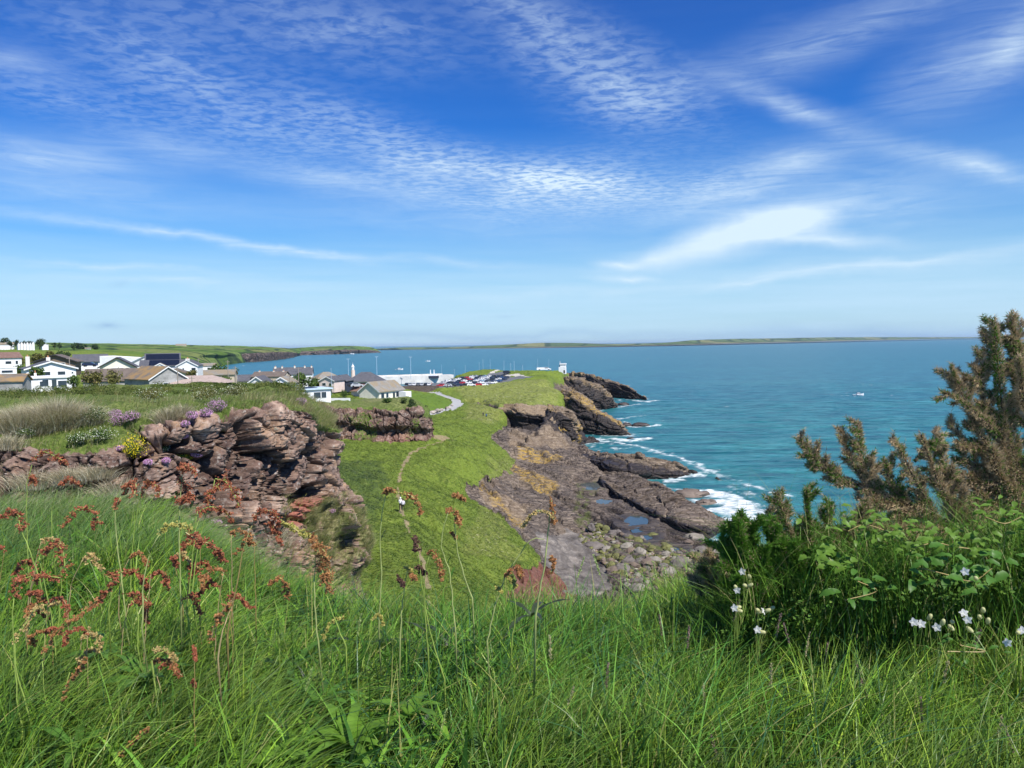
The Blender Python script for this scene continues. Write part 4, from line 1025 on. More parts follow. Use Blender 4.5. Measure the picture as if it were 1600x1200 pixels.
M_SLATE = roofmat('dark_slate', (.07, .075, .09), (.13, .13, .145)); M_BRN = roofmat('brown_tiles', (.12, .095, .08), (.19, .155, .13)); M_TILE = roofmat('grey_brown_tiles', (.20, .19, .17), (.30, .285, .255), (.24, .19, .12))
M_RED = roofmat('red_brown_tiles', (.17, .10, .08), (.24, .155, .125)); M_ORNG = roofmat('lichened_tiles', (.15, .125, .10), (.22, .19, .155), (.30, .19, .075)); M_PINK = roofmat('pale_pink_tiles', (.36, .28, .25), (.44, .36, .31))
M_GLASS = simple('window_glass', (.03, .045, .06), .08, .1, 1, .6); M_FRAME = simple('white_frame', (.75, .76, .76), .5, .03); M_DARK = simple('dark_fascia', (.03, .03, .035), .5, .1)
M_DOOR = simple('dark_door', (.04, .06, .07), .5, .1); M_SOLAR = simple('solar_glass', (.010, .014, .028), .4, .3, 3, .25); M_PALEBLUE = simple('pale_metal_roof', (.50, .62, .72), .4, .08); M_CHIM = wallmat('chimney_render', (.70, .67, .60)); M_POT = simple('clay_pot', (.45, .22, .12), .8)
RIDGE = {'white_house': (565, 590), 'brown_gabled_house': (554.5, 577), 'red_roofed_house': (551, 570), 'grey_roofed_shed': (586, 606), 'small_white_house': (573, 586), 'concrete_house': (573, 602), 'lichened_roof_house': (577, 602), 'long_grey_house': (554, 571),
         'solar_roofed_hall': (553, 574), 'white_bungalow': (563, 580), 'small_gabled_house': (568, 580), 'white_gabled_house': (563, 582), 'garage_house': (576.5, 591), 'pink_roofed_bungalow': (586.5, 602), 'far_white_house': (568, 579), 'low_roofed_house': (579, 590), 'grey_roofed_cottage': (586, 600),
         'white_gable_cottage': (588, 609), 'white_twin_gable': (588.5, 609), 'stone_row_house': (581, 597), 'slate_terrace': (574.5, 597), 'brown_hip_house': (581, 600), 'pink_gable_house': (588, 603), 'dark_boarded_house': (586, 604), 'large_hip_roofed_house': (581, 603), 'bungalow': (596, 624.5)}
def house(name, px, py, d, rz, w, l, h, rise, wall, roof, label, cat='house', rooft='gable', ov=.4, wins=(), doors=(), chims=(), fascia=None, sc=None):
    """w = width across the gable (local x), l = length along the ridge (local y); windows: (side, along, height, width, tall). side f=-y, b=+y, l=-x, r=+x"""
    zs = 1.0
    if name in RIDGE: py = RIDGE[name][1]; zs = (py - RIDGE[name][0]) / FPX * d / (h + rise)
    p = D(px, py, d)
    root = empty(name, (p[0], p[1], p[2]), rz + math.atan((800 - px) / FPX), label=label, cat=cat)
    root.scale = (1, 1, zs)
    a, b_ = w / 2, l / 2
    m = MB(); z0 = -2.5
    if rooft == 'flat':
        m.box((0, 0, z0), (w, l, h - z0))
    else:
        c = [(-a, -b_), (a, -b_), (a, b_), (-a, b_)]
        for i in range(4):
            (x1, y1), (x2, y2) = c[i], c[(i + 1) % 4]
            if i in (0, 2) and rooft == 'gable': m.poly([(x1, y1, z0), (x2, y2, z0), (x2, y2, h), (0, y1, h + rise), (x1, y1, h)])
            else: m.poly([(x1, y1, z0), (x2, y2, z0), (x2, y2, h), (x1, y1, h)])
    m.build('wall', wall, root)
    m = MB(); t_ = .22
    if rooft == 'flat':
        m.box((0, 0, h + .003), (w + ov * 2, l + ov * 2, .35))
    elif rooft == 'gable':
        s = rise / a
        for sg in (-1, 1):
            e = (sg * (a + ov), h - ov * s)
            for zz in (0.02,):
                q = [(0, -b_ - ov, h + rise + zz), (e[0], -b_ - ov, e[1] + zz), (e[0], b_ + ov, e[1] + zz), (0, b_ + ov, h + rise + zz)]
                up = [(x_, y_, z_ + t_) for x_, y_, z_ in q]
                m.poly(up if sg < 0 else up[::-1]); m.poly(q[::-1] if sg < 0 else q)
                for i in (0, 1, 2): m.poly([q[i], q[i + 1], up[i + 1], up[i]])
    else:                                        # hipped
        r_ = max(b_ - a * .95, .2); A_, B_ = a + ov, b_ + ov
        e = [(-A_, -B_, h), (A_, -B_, h), (A_, B_, h), (-A_, B_, h)]; r1, r2 = (0, -r_, h + rise), (0, r_, h + rise)
        m.poly([e[0], e[1], r1]); m.poly([e[1], e[2], r2, r1]); m.poly([e[2], e[3], r2]); m.poly([e[3], e[0], r1, r2]); m.poly(e[::-1])
    ro = m.build('roof', roof, root)
    if fascia and rooft == 'gable':
        m = MB(); s = rise / a
        for y0 in (-b_ - ov - .05,):
            for sg in (-1, 1):
                e = (sg * (a + ov), h - ov * s)
                m.poly([(0, y0, h + rise + .26), (e[0], y0, e[1] + .26), (e[0], y0, e[1] - .12), (0, y0, h + rise - .12)][::sg])
        m.build('bargeboard', fascia, ro)
    for (side, al, hh, ww, tall) in wins:
        wn = MB(); gl = MB(); dp = .06
        def put(mb, W_, H_, out, zc):
            if side == 'f': mb.box((al, -b_ - out / 2, zc), (W_, out, H_))
            elif side == 'b': mb.box((al, b_ + out / 2, zc), (W_, out, H_))
            elif side == 'l': mb.box((-a - out / 2, al, zc), (out, W_, H_))
            else: mb.box((a + out / 2, al, zc), (out, W_, H_))
        put(wn, ww + .2, tall + .2, .06, hh - .1); fr = wn.build('window', M_FRAME, root)
        put(gl, ww, tall, .09, hh); gl.build('pane', M_GLASS, fr)
    for (side, al, hh, ww, tall) in doors:
        wn = MB()
        if side == 'f': wn.box((al, -b_ - .05, hh), (ww, .1, tall))
        elif side == 'r': wn.box((a + .05, al, hh), (.1, ww, tall))
        else: wn.box((-a - .05, al, hh), (.1, ww, tall))
        wn.build('door', M_DOOR, root)
    for (cx, cy, ch, cw) in chims:
        m = MB(); m.box((cx, cy, h * .6), (cw, cw * .7, ch + h * .4)); c_ = m.build('chimney', M_CHIM, ro)
        m = MB(); m.box((cx, cy, h + ch), (cw * .35, cw * .35, .5), taper=.8); m.build('chimney_pot', M_POT, c_)
    return root
R_ = math.radians
# nearest bungalow by the path
hb_ = house('bungalow', 597, 624, 258, R_(-36), 8.0, 14, 2.9, 2.6, M_CREAM, M_TILE, 'cream bungalow with grey-brown tiled roof beside the lawn and winding footpath', ov=.5, fascia=M_FRAME,
      wins=(('r', -5.2, .9, 1.6, 1.4), ('r', -2.6, .9, 1.2, 1.3), ('r', 3.4, .8, 1.9, 1.5), ('r', 5.4, .8, 1.2, 1.5)), doors=(('r', 1.2, 0, 1.2, 2.2),))
m = MB(); m.box((-8.2, 2.0, -2.5), (7.4, 6.4, 5.0)); m.build('garage_wall', M_CREAM, hb_)
m = MB()
for sg in (-1, 1): m.poly([(-12.3, 2 + 0 * sg, 4.6), (-12.3, 2 + sg * 3.7, 2.5), (-4.52, 2 + sg * 3.7, 2.5), (-4.52, 2, 4.6)][::sg])
m.poly([(-12.2, -1.6, 2.5), (-12.2, 5.6, 2.5), (-12.2, 2, 4.58)]); m.build('garage_roof', M_RED, hb_)
m = MB(); m.box((5.9, 5.0, -2.6), (2.8, 3.4, 4.9)); m.build('bay', M_WHITE, hb_)
# white houses, left to right
house('flat_roofed_bungalow', 56, 606, 150, R_(12), 11.4, 6, 1.9, 0, M_WHITE, M_FRAME, 'long white flat-roofed bungalow at the left edge behind the green bank', rooft='flat', ov=.3,
      wins=(('f', -3.2, .3, .8, 1.2), ('f', .3, .4, .5, .9), ('f', 1.0, .4, 1.0, 1.2), ('f', 3.9, .2, 1.5, 1.1), ('f', 4.9, .8, .4, .4)), doors=(('f', 2.5, -.3, .8, 1.9),), chims=((0, 0, 1.0, .4),))
house('white_house', 76, 592, 172, R_(6), 9.4, 11, 2.6, 1.9, M_WHITE, M_SLATE, 'white low-gabled house with two front windows and a chimney behind the long flat-roofed bungalow', ov=.45, fascia=M_FRAME,
      wins=(('f', -.9, .9, 1.3, .9), ('f', 1.9, .9, 1.4, .9), ('f', 4.0, 1.2, .3, .4)), chims=((-3.6, 3, 3.4, .8), (.2, 1.5, 3.1, .8)))
house('brown_gabled_house', 92, 577, 215, R_(-8), 9.6, 12, 3.3, 2.6, M_BROWNW, M_BRN, 'brown gabled house rising just behind the white low-gabled house', ov=.7, fascia=M_DARK, wins=(('f', 1.5, 1.8, 1.6, .9), ('f', 3.2, .6, 1.0, .8)))
house('red_roofed_house', 2, 572, 235, R_(-78), 8, 9, 4.0, 2.8, M_WHITE, M_RED, 'white house with reddish brown roof at the far left edge', rooft='gable', ov=.4, wins=(('r', 1.0, .6, 1.5, 1.4), ('r', 3.2, .4, .6, 1.8)))
house('grey_roofed_shed', -2, 606, 140, R_(75), 6, 9, 1.6, 1.5, M_GREYW, M_ORNG, 'low shed with lichened brown roof cut by the left edge beside the long flat-roofed bungalow', ov=.3)
house('small_white_house', 9, 580, 200, R_(8), 4.2, 5, 2.6, .5, M_WHITE, M_WHITE, 'small white cube-like house above the left end of the flat-roofed bungalow', rooft='flat', ov=.1, wins=(('f', 0, 1.0, 2.4, .8),))
house('concrete_house', 243, 600, 178, R_(26), 8.6, 12, 2.3, 3.7, M_GREYW, M_ORNG, 'unpainted grey concrete gabled house with orange-lichened roof in the middle of the village', ov=.35, fascia=M_FRAME,
      wins=(('f', -3.2, 0, .9, .9), ('f', -.6, .2, 1.0, .8), ('f', 2.3, .2, .6, 1.2), ('f', 3.2, .2, .5, 1.2)))
m = MB(); m.poly([(-5.58, -6.56, -2), (-3.1, -6.56, -2), (-3.1, -6.56, 3.9), (-5.58, -6.56, 2.3)]); 
house('lichened_roof_house', 178, 600, 195, R_(-100), 9, 12, 1.6, 3.0, M_GREYW, M_BRN, 'low house under a wide brown roof left of the concrete gabled house', ov=.4)
house('long_grey_house', 142, 570, 300, R_(-92), 8, 11.5, 2.2, 3.4, M_WHITE, M_SLATE, 'long grey-roofed house left of the big white modern building', ov=.4, wins=(('r', -4, .3, 1.4, 1.2), ('r', -1, .3, 1.2, 1.2), ('r', 2, .3, 1.2, 1.2), ('r', 4.4, .3, 1.0, 1.2)))
# the modern block
p_ = D(205, 577, 290)
mo = empty('modern_building', p_, R_(3), label='large white modern building with monopitch roof and dark slanting roof band', cat='building')
m = MB()
m.poly([(-10, -3, -3), (3.6, -3, -3), (3.6, -3, 4.2), (-10, -3, 5.2)]); m.poly([(3.6, 8, -3), (-10, 8, -3), (-10, 8, 5.2), (3.6, 8, 4.2)]); m.poly([(-10, 8, -3), (-10, -3, -3), (-10, -3, 5.2), (-10, 8, 5.2)]); m.poly([(3.6, -3, -3), (3.6, 8, -3), (3.6, 8, 4.2), (3.6, -3, 4.2)])
m.poly([(-10, -3, 5.2), (3.6, -3, 4.2), (3.6, 8, 4.2), (-10, 8, 5.2)])
m.build('wall', M_WHITE, mo)
m = MB(); m.poly([(0.5, -5, 1.6), (8.2, -5, -3), (8.2, -5, 5.4)]); m.poly([(.5, -5, 1.6), (.5, -5, -3), (8.2, -5, -3)]); m.poly([(8.2, -5, -3), (8.2, 6, -3), (8.2, 6, 5.4), (8.2, -5, 5.4)]); m.build('wing_wall', M_WHITE, mo)
m = MB(); m.poly([(.2, -5.2, 1.7), (8.4, -5.2, 5.6), (8.4, 6, 5.6), (.2, 6, 1.7)]); m.poly([(.2, -5.25, 1.2), (8.4, -5.25, 5.1), (8.4, -5.25, 5.6), (.2, -5.25, 1.75)]); m.build('slanting_roof', simple('grey_roof_band', (.20, .25, .28), .5), mo)
for xx in (3.2, 6.4):
    m = MB(); m.box((xx, -5.05, -.6), (1.1, .1, .9)); m.build('window', M_GLASS, mo)
house('dark_gable_annex', 186, 577, 262, R_(-6), 10.5, 9, 1.0, 3.0, M_CREAM, M_SLATE, 'low building with wide dark gable and glazed front before the big white modern building', ov=.7, fascia=M_DARK, wins=(('f', 0, -.9, 3.6, 1.4), ('f', 3.0, -.9, 1.0, 1.4), ('f', -3.2, -.6, 1.6, .7)))
sh = house('solar_roofed_hall', 255, 578, 285, R_(-90), 9, 11.6, 2.6, 2.6, M_WHITE, M_SLATE, 'white hall right of the big modern building with its roof covered in black solar panels', ov=.3)
m = MB(); m.poly([(4.2, -5.6, 3.08), (4.2, 5.6, 3.08), (.5, 5.6, 5.2), (.5, -5.6, 5.2)]); m.build('solar_panels', M_SOLAR, sh)
sh = house('white_bungalow', 258, 585, 236, R_(-94), 7, 13, 2.0, 1.8, M_WHITE, M_SLATE, 'white bungalow with dark solar panel roof below the solar-roofed hall', ov=.4, wins=(('r', -3.6, .2, 1.4, 1.2), ('r', 1.6, .2, 1.2, 1.2), ('r', 4.0, .2, 1.2, 1.2)))
m = MB(); m.poly([(3.7, -4.2, 2.2), (3.7, 4.2, 2.2), (.4, 4.2, 3.95), (.4, -4.2, 3.95)]); m.build('solar_panels', M_SOLAR, sh)
house('small_gabled_house', 251, 583, 222, R_(-4), 3.7, 4, 1.6, 1.3, M_WHITE, M_TILE, 'narrow white gable with one arched-looking window left of the tall white gable', ov=.2, fascia=M_FRAME, wins=(('f', 0, .4, 1.3, .7),))
house('white_gabled_house', 297, 584, 228, R_(-10), 5.8, 9, 2.6, 2.0, M_WHITE, M_SLATE, 'tall bright white gabled house with a square chimney on its ridge', ov=.25, fascia=M_FRAME, wins=(('f', -1.0, .6, .35, 1.2), ('f', 1.8, .0, 1.1, 1.9)), chims=((0, -3, 2.7, 1.1),))
house('garage_house', 275, 590, 205, R_(-5), 7.6, 8, 1.3, 1.6, M_CREAM, M_BRN, 'small cream gable with brown roof and open carport right of the concrete house', ov=.7, fascia=M_BROWNW, wins=(('f', 2.6, -.8, 1.4, 1.0),))
house('pink_roofed_bungalow', 312, 599, 180, R_(-96), 8.5, 14, .7, 1.9, M_TAN, M_PINK, 'bungalow showing only its wide pale pink roof above the hedge', rooft='hip', ov=.5)
house('far_white_house', 323, 579, 300, R_(-100), 5, 7, 2.2, 1.2, M_WHITE, M_TILE, 'small white house with low roof right of the tall white gable', ov=.2, wins=(('r', -1.5, .6, .9, .9), ('r', 1.2, .6, .9, .9)))
house('low_roofed_house', 330, 589, 250, R_(-98), 8, 15, .9, 1.2, M_TAN, M_TILE, 'low brown-roofed house behind the pink-roofed bungalow', ov=.4)
house('grey_roofed_cottage', 386, 588, 262, R_(-96), 6.5, 9.5, 1.4, 2.4, M_CREAM, M_SLATE, 'grey-roofed cottage with a tall white chimney at the shore side of the village', ov=.3, chims=((2.6, -3.2, 2.2, 1.1),))
house('white_gable_cottage', 407, 606, 215, R_(-10), 6.0, 12, 2.0, 2.6, M_WHITE, M_SLATE, 'white gable with dark roof, left of the twin gables by the harbour terrace', ov=.45, fascia=M_FRAME, wins=(('f', 0, 2.6, .3, .5),))
house('white_twin_gable', 445, 606, 222, R_(-10), 5.4, 12, 2.4, 2.0, M_WHITE, M_TILE, 'white gable with pale brown roof, right of the twin gables by the harbour terrace', ov=.4, fascia=M_FRAME, wins=(('f', -.8, .8, 1.6, .8),))
house('stone_row_house', 424, 588, 262, R_(-112), 6.4, 11, 3.0, 2.2, M_TAN, M_BRN, 'brown-roofed house with orange ridge between the twin gables and the long slate terrace', ov=.3, chims=((0, -4, 2.6, .8), (0, 1, 2.6, .8), (0, 4.4, 2.6, .8)))
tr = house('slate_terrace', 459, 586, 330, R_(-96), 7, 16, 4.2, 3.4, M_WHITE, M_SLATE, 'long white terrace with dark slate roof and a row of tall chimneys above the sea', ov=.3,
      wins=tuple(('r', y_, 1.6, .9, 1.2) for y_ in (-7, -3.5, 0, 3.5, 7)), chims=((0, -7.4, 4.0, 1.2), (0, -4.6, 4.0, 1.0), (0, .6, 4.2, 1.0), (0, 4.8, 4.0, .9), (0, 7.6, 4.0, .9)))
# flat solar-roofed house by the near outcrop
sf = house('solar_flat_house', 484, 620, 200, R_(22), 8.6, 7, 2.0, 0, M_WHITE, M_PALEBLUE, 'white flat-roofed house with blue solar panels just behind the near cliff top', rooft='flat', ov=.5,
      wins=(('f', .6, -.2, 1.8, 1.5), ('f', 2.4, -.2, 1.3, 1.5), ('f', -2.2, 0, .8, 1.0)))
m = MB(); m.box((-1.4, .2, 2.36), (5.2, 5.2, .12)); m.build('solar_panels', M_SOLAR, sf)
m = MB(); p_ = D(522, 632, 205); 
gw = MB(); gw.box((0, 0, -1.5), (9, .3, 3.2)); g_ = gw.build('garden_wall', M_WHITE); g_.location = tuple(p_); g_.rotation_euler.z = R_(-8); tag(g_, 'low white garden wall between the solar flat-roofed house and the cream bungalow', 'wall')
house('brown_hip_house', 510, 597, 285, R_(-70), 7, 9, 2.6, 3.0, M_PINKW, M_TILE, 'pale pink house with brown hipped roof left of the dark boarded house', rooft='hip', ov=.5, wins=(('f', -1.5, .4, 1.2, 1.1), ('f', 1.6, .4, 1.6, 1.1), ('r', 0, .4, 1.2, 1.1)))
house('pink_gable_house', 519, 600, 262, R_(-30), 5.6, 7, 2.4, 1.7, M_PINKW, M_SLATE, 'small pale pink gable with white bargeboards in front of the brown hipped roof', ov=.35, fascia=M_FRAME, wins=(('f', -1.0, .5, 1.2, 1.0), ('f', 1.4, .4, 1.0, 1.0)))
house('dark_boarded_house', 536, 602, 272, R_(-18), 5, 9, 3.0, 2.6, M_NAVY, M_SLATE, 'dark navy boarded gable between the pink gable and the large hipped slate roof', ov=.3)
bh = house('large_hip_roofed_house', 572, 598, 300, R_(-100), 10, 13, 2.2, 4.2, M_CREAM, M_SLATE, 'large grey hipped-roof building directly behind the cream bungalow', rooft='hip', ov=.7, wins=(('r', -4, .9, 2.4, .8), ('r', 0, .9, 2.4, .8), ('r', 4, .9, 2.4, .8)))
# terrace of white gables on the skyline and two farm buildings
for k, (px, hh) in enumerate(((29, 2.6), (33.5, 3.2), (38, 2.6), (42.5, 3.0), (47, 2.5), (51.5, 3.2))):
    house('hilltop_house', px, 543.2 - .12 * k, 640, R_(6), 1.7, 6, hh, 1.5, M_WHITE, M_SLATE, ('leftmost', 'second from the left', 'third from the left', 'fourth from the left', 'fifth from the left', 'rightmost')[k] + ' of the six tiny white gables on the left skyline', ov=.1)
house('hilltop_bungalow', 8, 542, 660, R_(-96), 7, 13, 2.0, 1.8, M_WHITE, M_TILE, 'long low pale house under trees at the far left skyline')
house('lone_white_house', 70, 542.6, 700, R_(10), 5, 5, 2.2, 1.0, M_WHITE, M_FRAME, 'lone tiny white house just right of the dark skyline trees')
house('farm_shed', 137.5, 547.3, 900, R_(-92), 6, 6, 2.0, 1.0, M_WHITE, M_TILE, 'tiny pale farm shed in the light green field above the village')
house('farmhouse', 283, 542.5, 2350, R_(-92), 12, 30, 5, 5, M_TAN, M_TILE, 'distant pale farm buildings on the far green hill', cat='farm')
# ------------------------------------------------------------------ harbour
M_PIER = simple('pale_concrete', (.62, .60, .56), .9, .15, .12)
p0, p1 = D(585, 586, 800), D(706, 588, 830)
m = MB(); ang = math.atan2(p1[1] - p0[1], p1[0] - p0[0]); L_ = math.hypot(*(p1 - p0)[:2])
m.box(((p0[0] + p1[0]) / 2, (p0[1] + p1[1]) / 2, -3), (L_, 14, 11.0), ang); 
pr = m.build('harbour_pier', M_PIER); tag(pr, 'long pale concrete harbour pier wall behind the car park', 'pier')
m = MB(); m.box(((p0[0] + p1[0]) / 2 - 6, (p0[1] + p1[1]) / 2 + 5, 8.003), (L_ * .88, 1.6, 1.1), ang); m.build('parapet', M_PIER, pr)
q0, q1 = D(590, 593, 640), D(692, 594, 650)
m = MB(); m.box(((q0[0] + q1[0]) / 2, (q0[1] + q1[1]) / 2, -3), (math.hypot(*(q1 - q0)[:2]), 60, 6.2), math.atan2(q1[1] - q0[1], q1[0] - q0[0]))
pr2 = m.build('quay', M_PIER); tag(pr2, 'broad pale quay apron in front of the pier wall', 'quay')
M_MAST = simple('galvanised_mast', (.42, .55, .64), .4, .05); M_LAMP = simple('lamp_head', (.75, .8, .82), .4, .03)
def mast(px, ytop, ybot, d, rad, label, group, arms=2):
    b_ = D(px, ybot, d); h = (ybot - ytop) / FPX * d
    r = empty('lamp_mast', b_, 0, label=label, cat='lamp post', group=group)
    m = MB(); m.tube([(0, 0, -3), (0, 0, h * .5), (0, 0, h)], [rad, rad * .8, rad * .6], 6); m.build('pole', M_MAST, r)
    for s in ((-1, 1) if arms == 2 else (0,)):
        m = MB(); m.box((s * rad * 3, 0, h - .1), (rad * 4, rad * 2, rad * 1.0)); m.build('lamp_head', M_LAMP, r)
for args in ((544.6, 561, 586, 700, .26, 'harbour mast standing behind the dark boarded house roof'), (589, 557.5, 588, 780, .30, 'tall harbour mast rising behind the large hipped roof'), (642, 558, 587, 790, .30, 'tall harbour mast at the middle of the pier wall')):
    mast(*args, 'tall floodlight masts along the harbour')
mast(518, 576, 603, 250, .07, 'slim street lamp in front of the small pale pink gable', 'street lamps in the village', 1)
mast(603.5, 586, 598, 600, .16, 'short lamp standing on the quay behind the cream bungalow roof', 'street lamps in the village', 1)
for k, (px, yt, yb, d) in enumerate(((690, 570, 586, 760), (710, 577.5, 590, 560), (727, 571, 584, 600), (749, 566, 577, 620), (754.8, 562, 576, 540), (766, 562, 575, 640), (787.5, 564, 575.6, 520), (798, 568, 577, 500), (803.5, 565, 577, 470), (816.5, 571, 577.5, 480), (840, 561, 576.5, 600), (857.5, 562, 577, 620))):
    mast(px, yt, yb, d, .11, ('lamp post by the pier end', 'double-headed lamp beside the parked cars', 'lamp post with a white box at the car park edge', 'faint lamp post behind the grass hump', 'lamp post with round white sign on the grass hump',
         'faint lamp post right of the round white sign', 'lamp post at the parked black van', 'short white-headed lamp right of the black van', 'tall white-footed lamp right of the black van', 'tiny lamp between the van and the tower', 'faint tall lamp post halfway to the white tower', 'faint lamp post nearest the white tower')[k], 'lamp posts around the headland road', 2 if k == 1 else 1)
# two stacks of white fish plant / boat superstructure above the pier
p_ = D(678, 586.6, 815); tw = empty('trawler', p_, R_(-5), label='moored trawler with two white uprights showing above the pier wall', cat='boat')
m = MB(); m.box((-2, 0, -3.0), (14, 4, 2.6)); m.build('hull', M_NAVY, tw); m = MB(); m.box((-2, 0, -.4), (10, 3.4, 1.8), taper=.9); m.build('wheelhouse', M_WHITE, tw)
for xx in (-3.6, .2):
    m = MB(); m.box((xx, 0, 1.4), (1.0, 1.0, 4.6), taper=.8); m.build('upright', M_WHITE, tw)
# lighthouse lantern peeping over the roofs
p_ = D(551.5, 584, 420); lh = empty('lighthouse', p_, 0, label='white lighthouse lantern peeping above the large hipped roof', cat='lighthouse')
def lathe(prof, n=12):
    m = MB(); b = 0
    for r, z in prof:
        for k in range(n): m.v.append((r * math.cos(2 * math.pi * k / n), r * math.sin(2 * math.pi * k / n), z))
    for i in range(len(prof) - 1):
        for k in range(n): m.f.append((i*n + k, i*n + (k+1) % n, (i+1)*n + (k+1) % n, (i+1)*n + k))
    return m
lathe([(1.2, -5), (1.1, 0), (1.1, 2.0)]).build('tower', M_PINKW, lh); lathe([(.75, 2.0), (.75, 3.6)]).build('lantern', M_WHITE, lh); lathe([(.95, 3.6), (.7, 4.2), (.1, 5.2), (.04, 6.2)]).build('dome', M_WHITE, lh)
# lookout tower on the headland
p_ = D(879, 580.5, 480); lt = empty('lookout_tower', p_, R_(-12), label='small white square lookout tower on the tip of the grassy headland', cat='tower')
m = MB(); m.box((0, 0, -1.5), (4.3, 4, 4.4)); m.box((.35, 0, 2.9), (3.4, 3.4, 1.5)); m.box((0.35, 0, 4.4), (4.0, 4, .7)); m.build('wall', M_WHITE, lt)
m = MB(); m.box((-1.3, -1.6, 4.4), (.25, .25, 2.2)); m.build('mast', M_FRAME, lt)
m = MB(); m.box((1.35, -2.03, -1.0), (.9, .1, 1.9)); m.build('doorway', M_DARK, lt)
m = MB(); m.box((-1.45, -1.73, 3.1), (.35, .1, 1.2)); m.build('window', M_DARK, lt)
# retaining wall below the car park, kerb-side steps
M_STONE = rock_mat('rubble_wall', [(.05, .035, .03), (.12, .09, .075), (.20, .155, .13), (.10, .075, .065)], 1.2)
w0, w1 = D(628, 611.5, 366), D(686, 614.5, 364)
m = MB(); m.box(((w0[0] + w1[0]) / 2, (w0[1] + w1[1]) / 2, 16.4), (math.hypot(*(w1 - w0)[:2]), .9, 4.3), math.atan2(w1[1] - w0[1], w1[0] - w0[0])); 
wl = m.build('retaining_wall', M_STONE); tag(wl, 'long dark rubble retaining wall below the car park', 'wall')
s0, s1 = D(686, 615, 362), D(699, 603.5, 378)
st = empty('ramp', s0, math.atan2(s1[1] - s0[1], s1[0] - s0[0]), label='pale railed ramp climbing from the footpath to the car park', cat='ramp')
LL = math.hypot(*(s1 - s0)[:2]); RR = s1[2] - s0[2]
m = MB(); m.poly([(0, -1.3, .1), (LL, -1.3, RR + .1), (LL, 1.3, RR + .1), (0, 1.3, .1)]); m.poly([(0, -1.3, -1), (LL, -1.3, RR - 1), (LL, -1.3, RR + .1), (0, -1.3, .1)]); m.build('walkway', M_CONC, st)
for sy in (-1.4, 1.4):
    m = MB(); m.tube([(0, sy, 1.1), (LL, sy, RR + 1.1)], .09, 5)
    for k in range(6): m.tube([(LL * k / 5, sy, RR * k / 5), (LL * k / 5, sy, RR * k / 5 + 1.1)], .07, 4)
    m.build('railing', M_FRAME, st)
# low stones beside the lawn
M_STN = simple('lawn_stone', (.38, .33, .29), .9, .3, 1.5)
def boulder_mesh(seed, mat, name='boulder', fl=.7, n=10):
    u = np.linspace(0, np.pi, n); v = np.linspace(0, 2 * np.pi, 2 * n + 1)
    uu, vv = np.meshgrid(u, v, indexing='ij')
    P = np.stack([np.sin(uu) * np.cos(vv), np.sin(uu) * np.sin(vv), np.cos(uu)], -1).reshape(-1, 3)
    h, e, _ = facets(P * 1.3 + seed * 7.7, seed=seed, tilt=.8)
    P *= (1 + .14 * np.clip(h, -1.5, 1.5) + .08 * fbm(P * 2.5 + seed, 3, seed=seed))[:, None]
    P *= np.array([.62, .46, .5 * fl])
    o = mesh_np(name, P, grid_faces(n, 2 * n + 1)[:, ::-1], mat, smooth=False); return o
stone0 = boulder_mesh(3, M_STN, 'edging_stone')
for k, (px, py) in enumerate([(675, 644.5), (679, 643), (684, 641.5), (690, 640), (697, 638.5), (701, 637), (706, 633.5), (668, 646), (662, 648), (657, 649.5), (652, 651)]):
    z_ = 17; 
    for _ in range(4):
        q = G(px, py, z_); z_ = float(hz(q[0], q[1])) + .2
    o = stone0 if k == 0 else stone0.copy()
    if k: COL.objects.link(o)
    o.location = tuple(G(px, py, z_)); s = (1.8, 1.2, 1.9, 1.3, 1.0, 1.5, 1.2, .9, 1.1, 1.3, 1.0)[k]; o.scale = (s, s, s); o.rotation_euler.z = k * 1.3
    tag(o, 'pale edging stone between the round green lawn and the footpath', 'stone', 'edging stones along the lawn')
# telegraph poles
def pole(px, yt, yb, d, label):
    b_ = D(px, yb, d); h = (yb - yt) / FPX * d
    r = empty('telegraph_pole', b_, 0, label=label, cat='telegraph pole', group='telegraph poles in the village')
    m = MB(); m.tube([(0, 0, -2), (0, 0, h)], [.11, .09], 6); m.build('pole', simple('pole_wood', (.30, .26, .22), .9) if 'pole_wood' not in bpy.data.materials else bpy.data.materials['pole_wood'], r)
    m = MB(); m.box((0, 0, h - .5), (1.3, .1, .1)); m.build('crossbar', bpy.data.materials['pole_wood'], r)
for a in ((109.5, 557, 590, 170, 'telegraph pole at the right end of the white low-gabled house'), (186, 574, 600, 160, 'short pole in front of the lichened brown roof'), (278, 573, 600, 165, 'pole in front of the small cream garage gable'),
          (356.5, 563, 587, 230, 'tall pale pole against the bay left of the tall chimney'), (368.5, 572, 604, 190, 'pole just left of the grey-roofed cottage'), (310.5, 560, 583, 240, 'pole at the right corner of the tall white gable'),
          (467, 573.5, 603, 230, 'thick pale pole in front of the slate terrace'), (453, 585, 607, 200, 'thin pole between the twin gable and the slate terrace'), (300, 588, 600, 160, 'thin pole against the pale pink roof')): pole(*a)
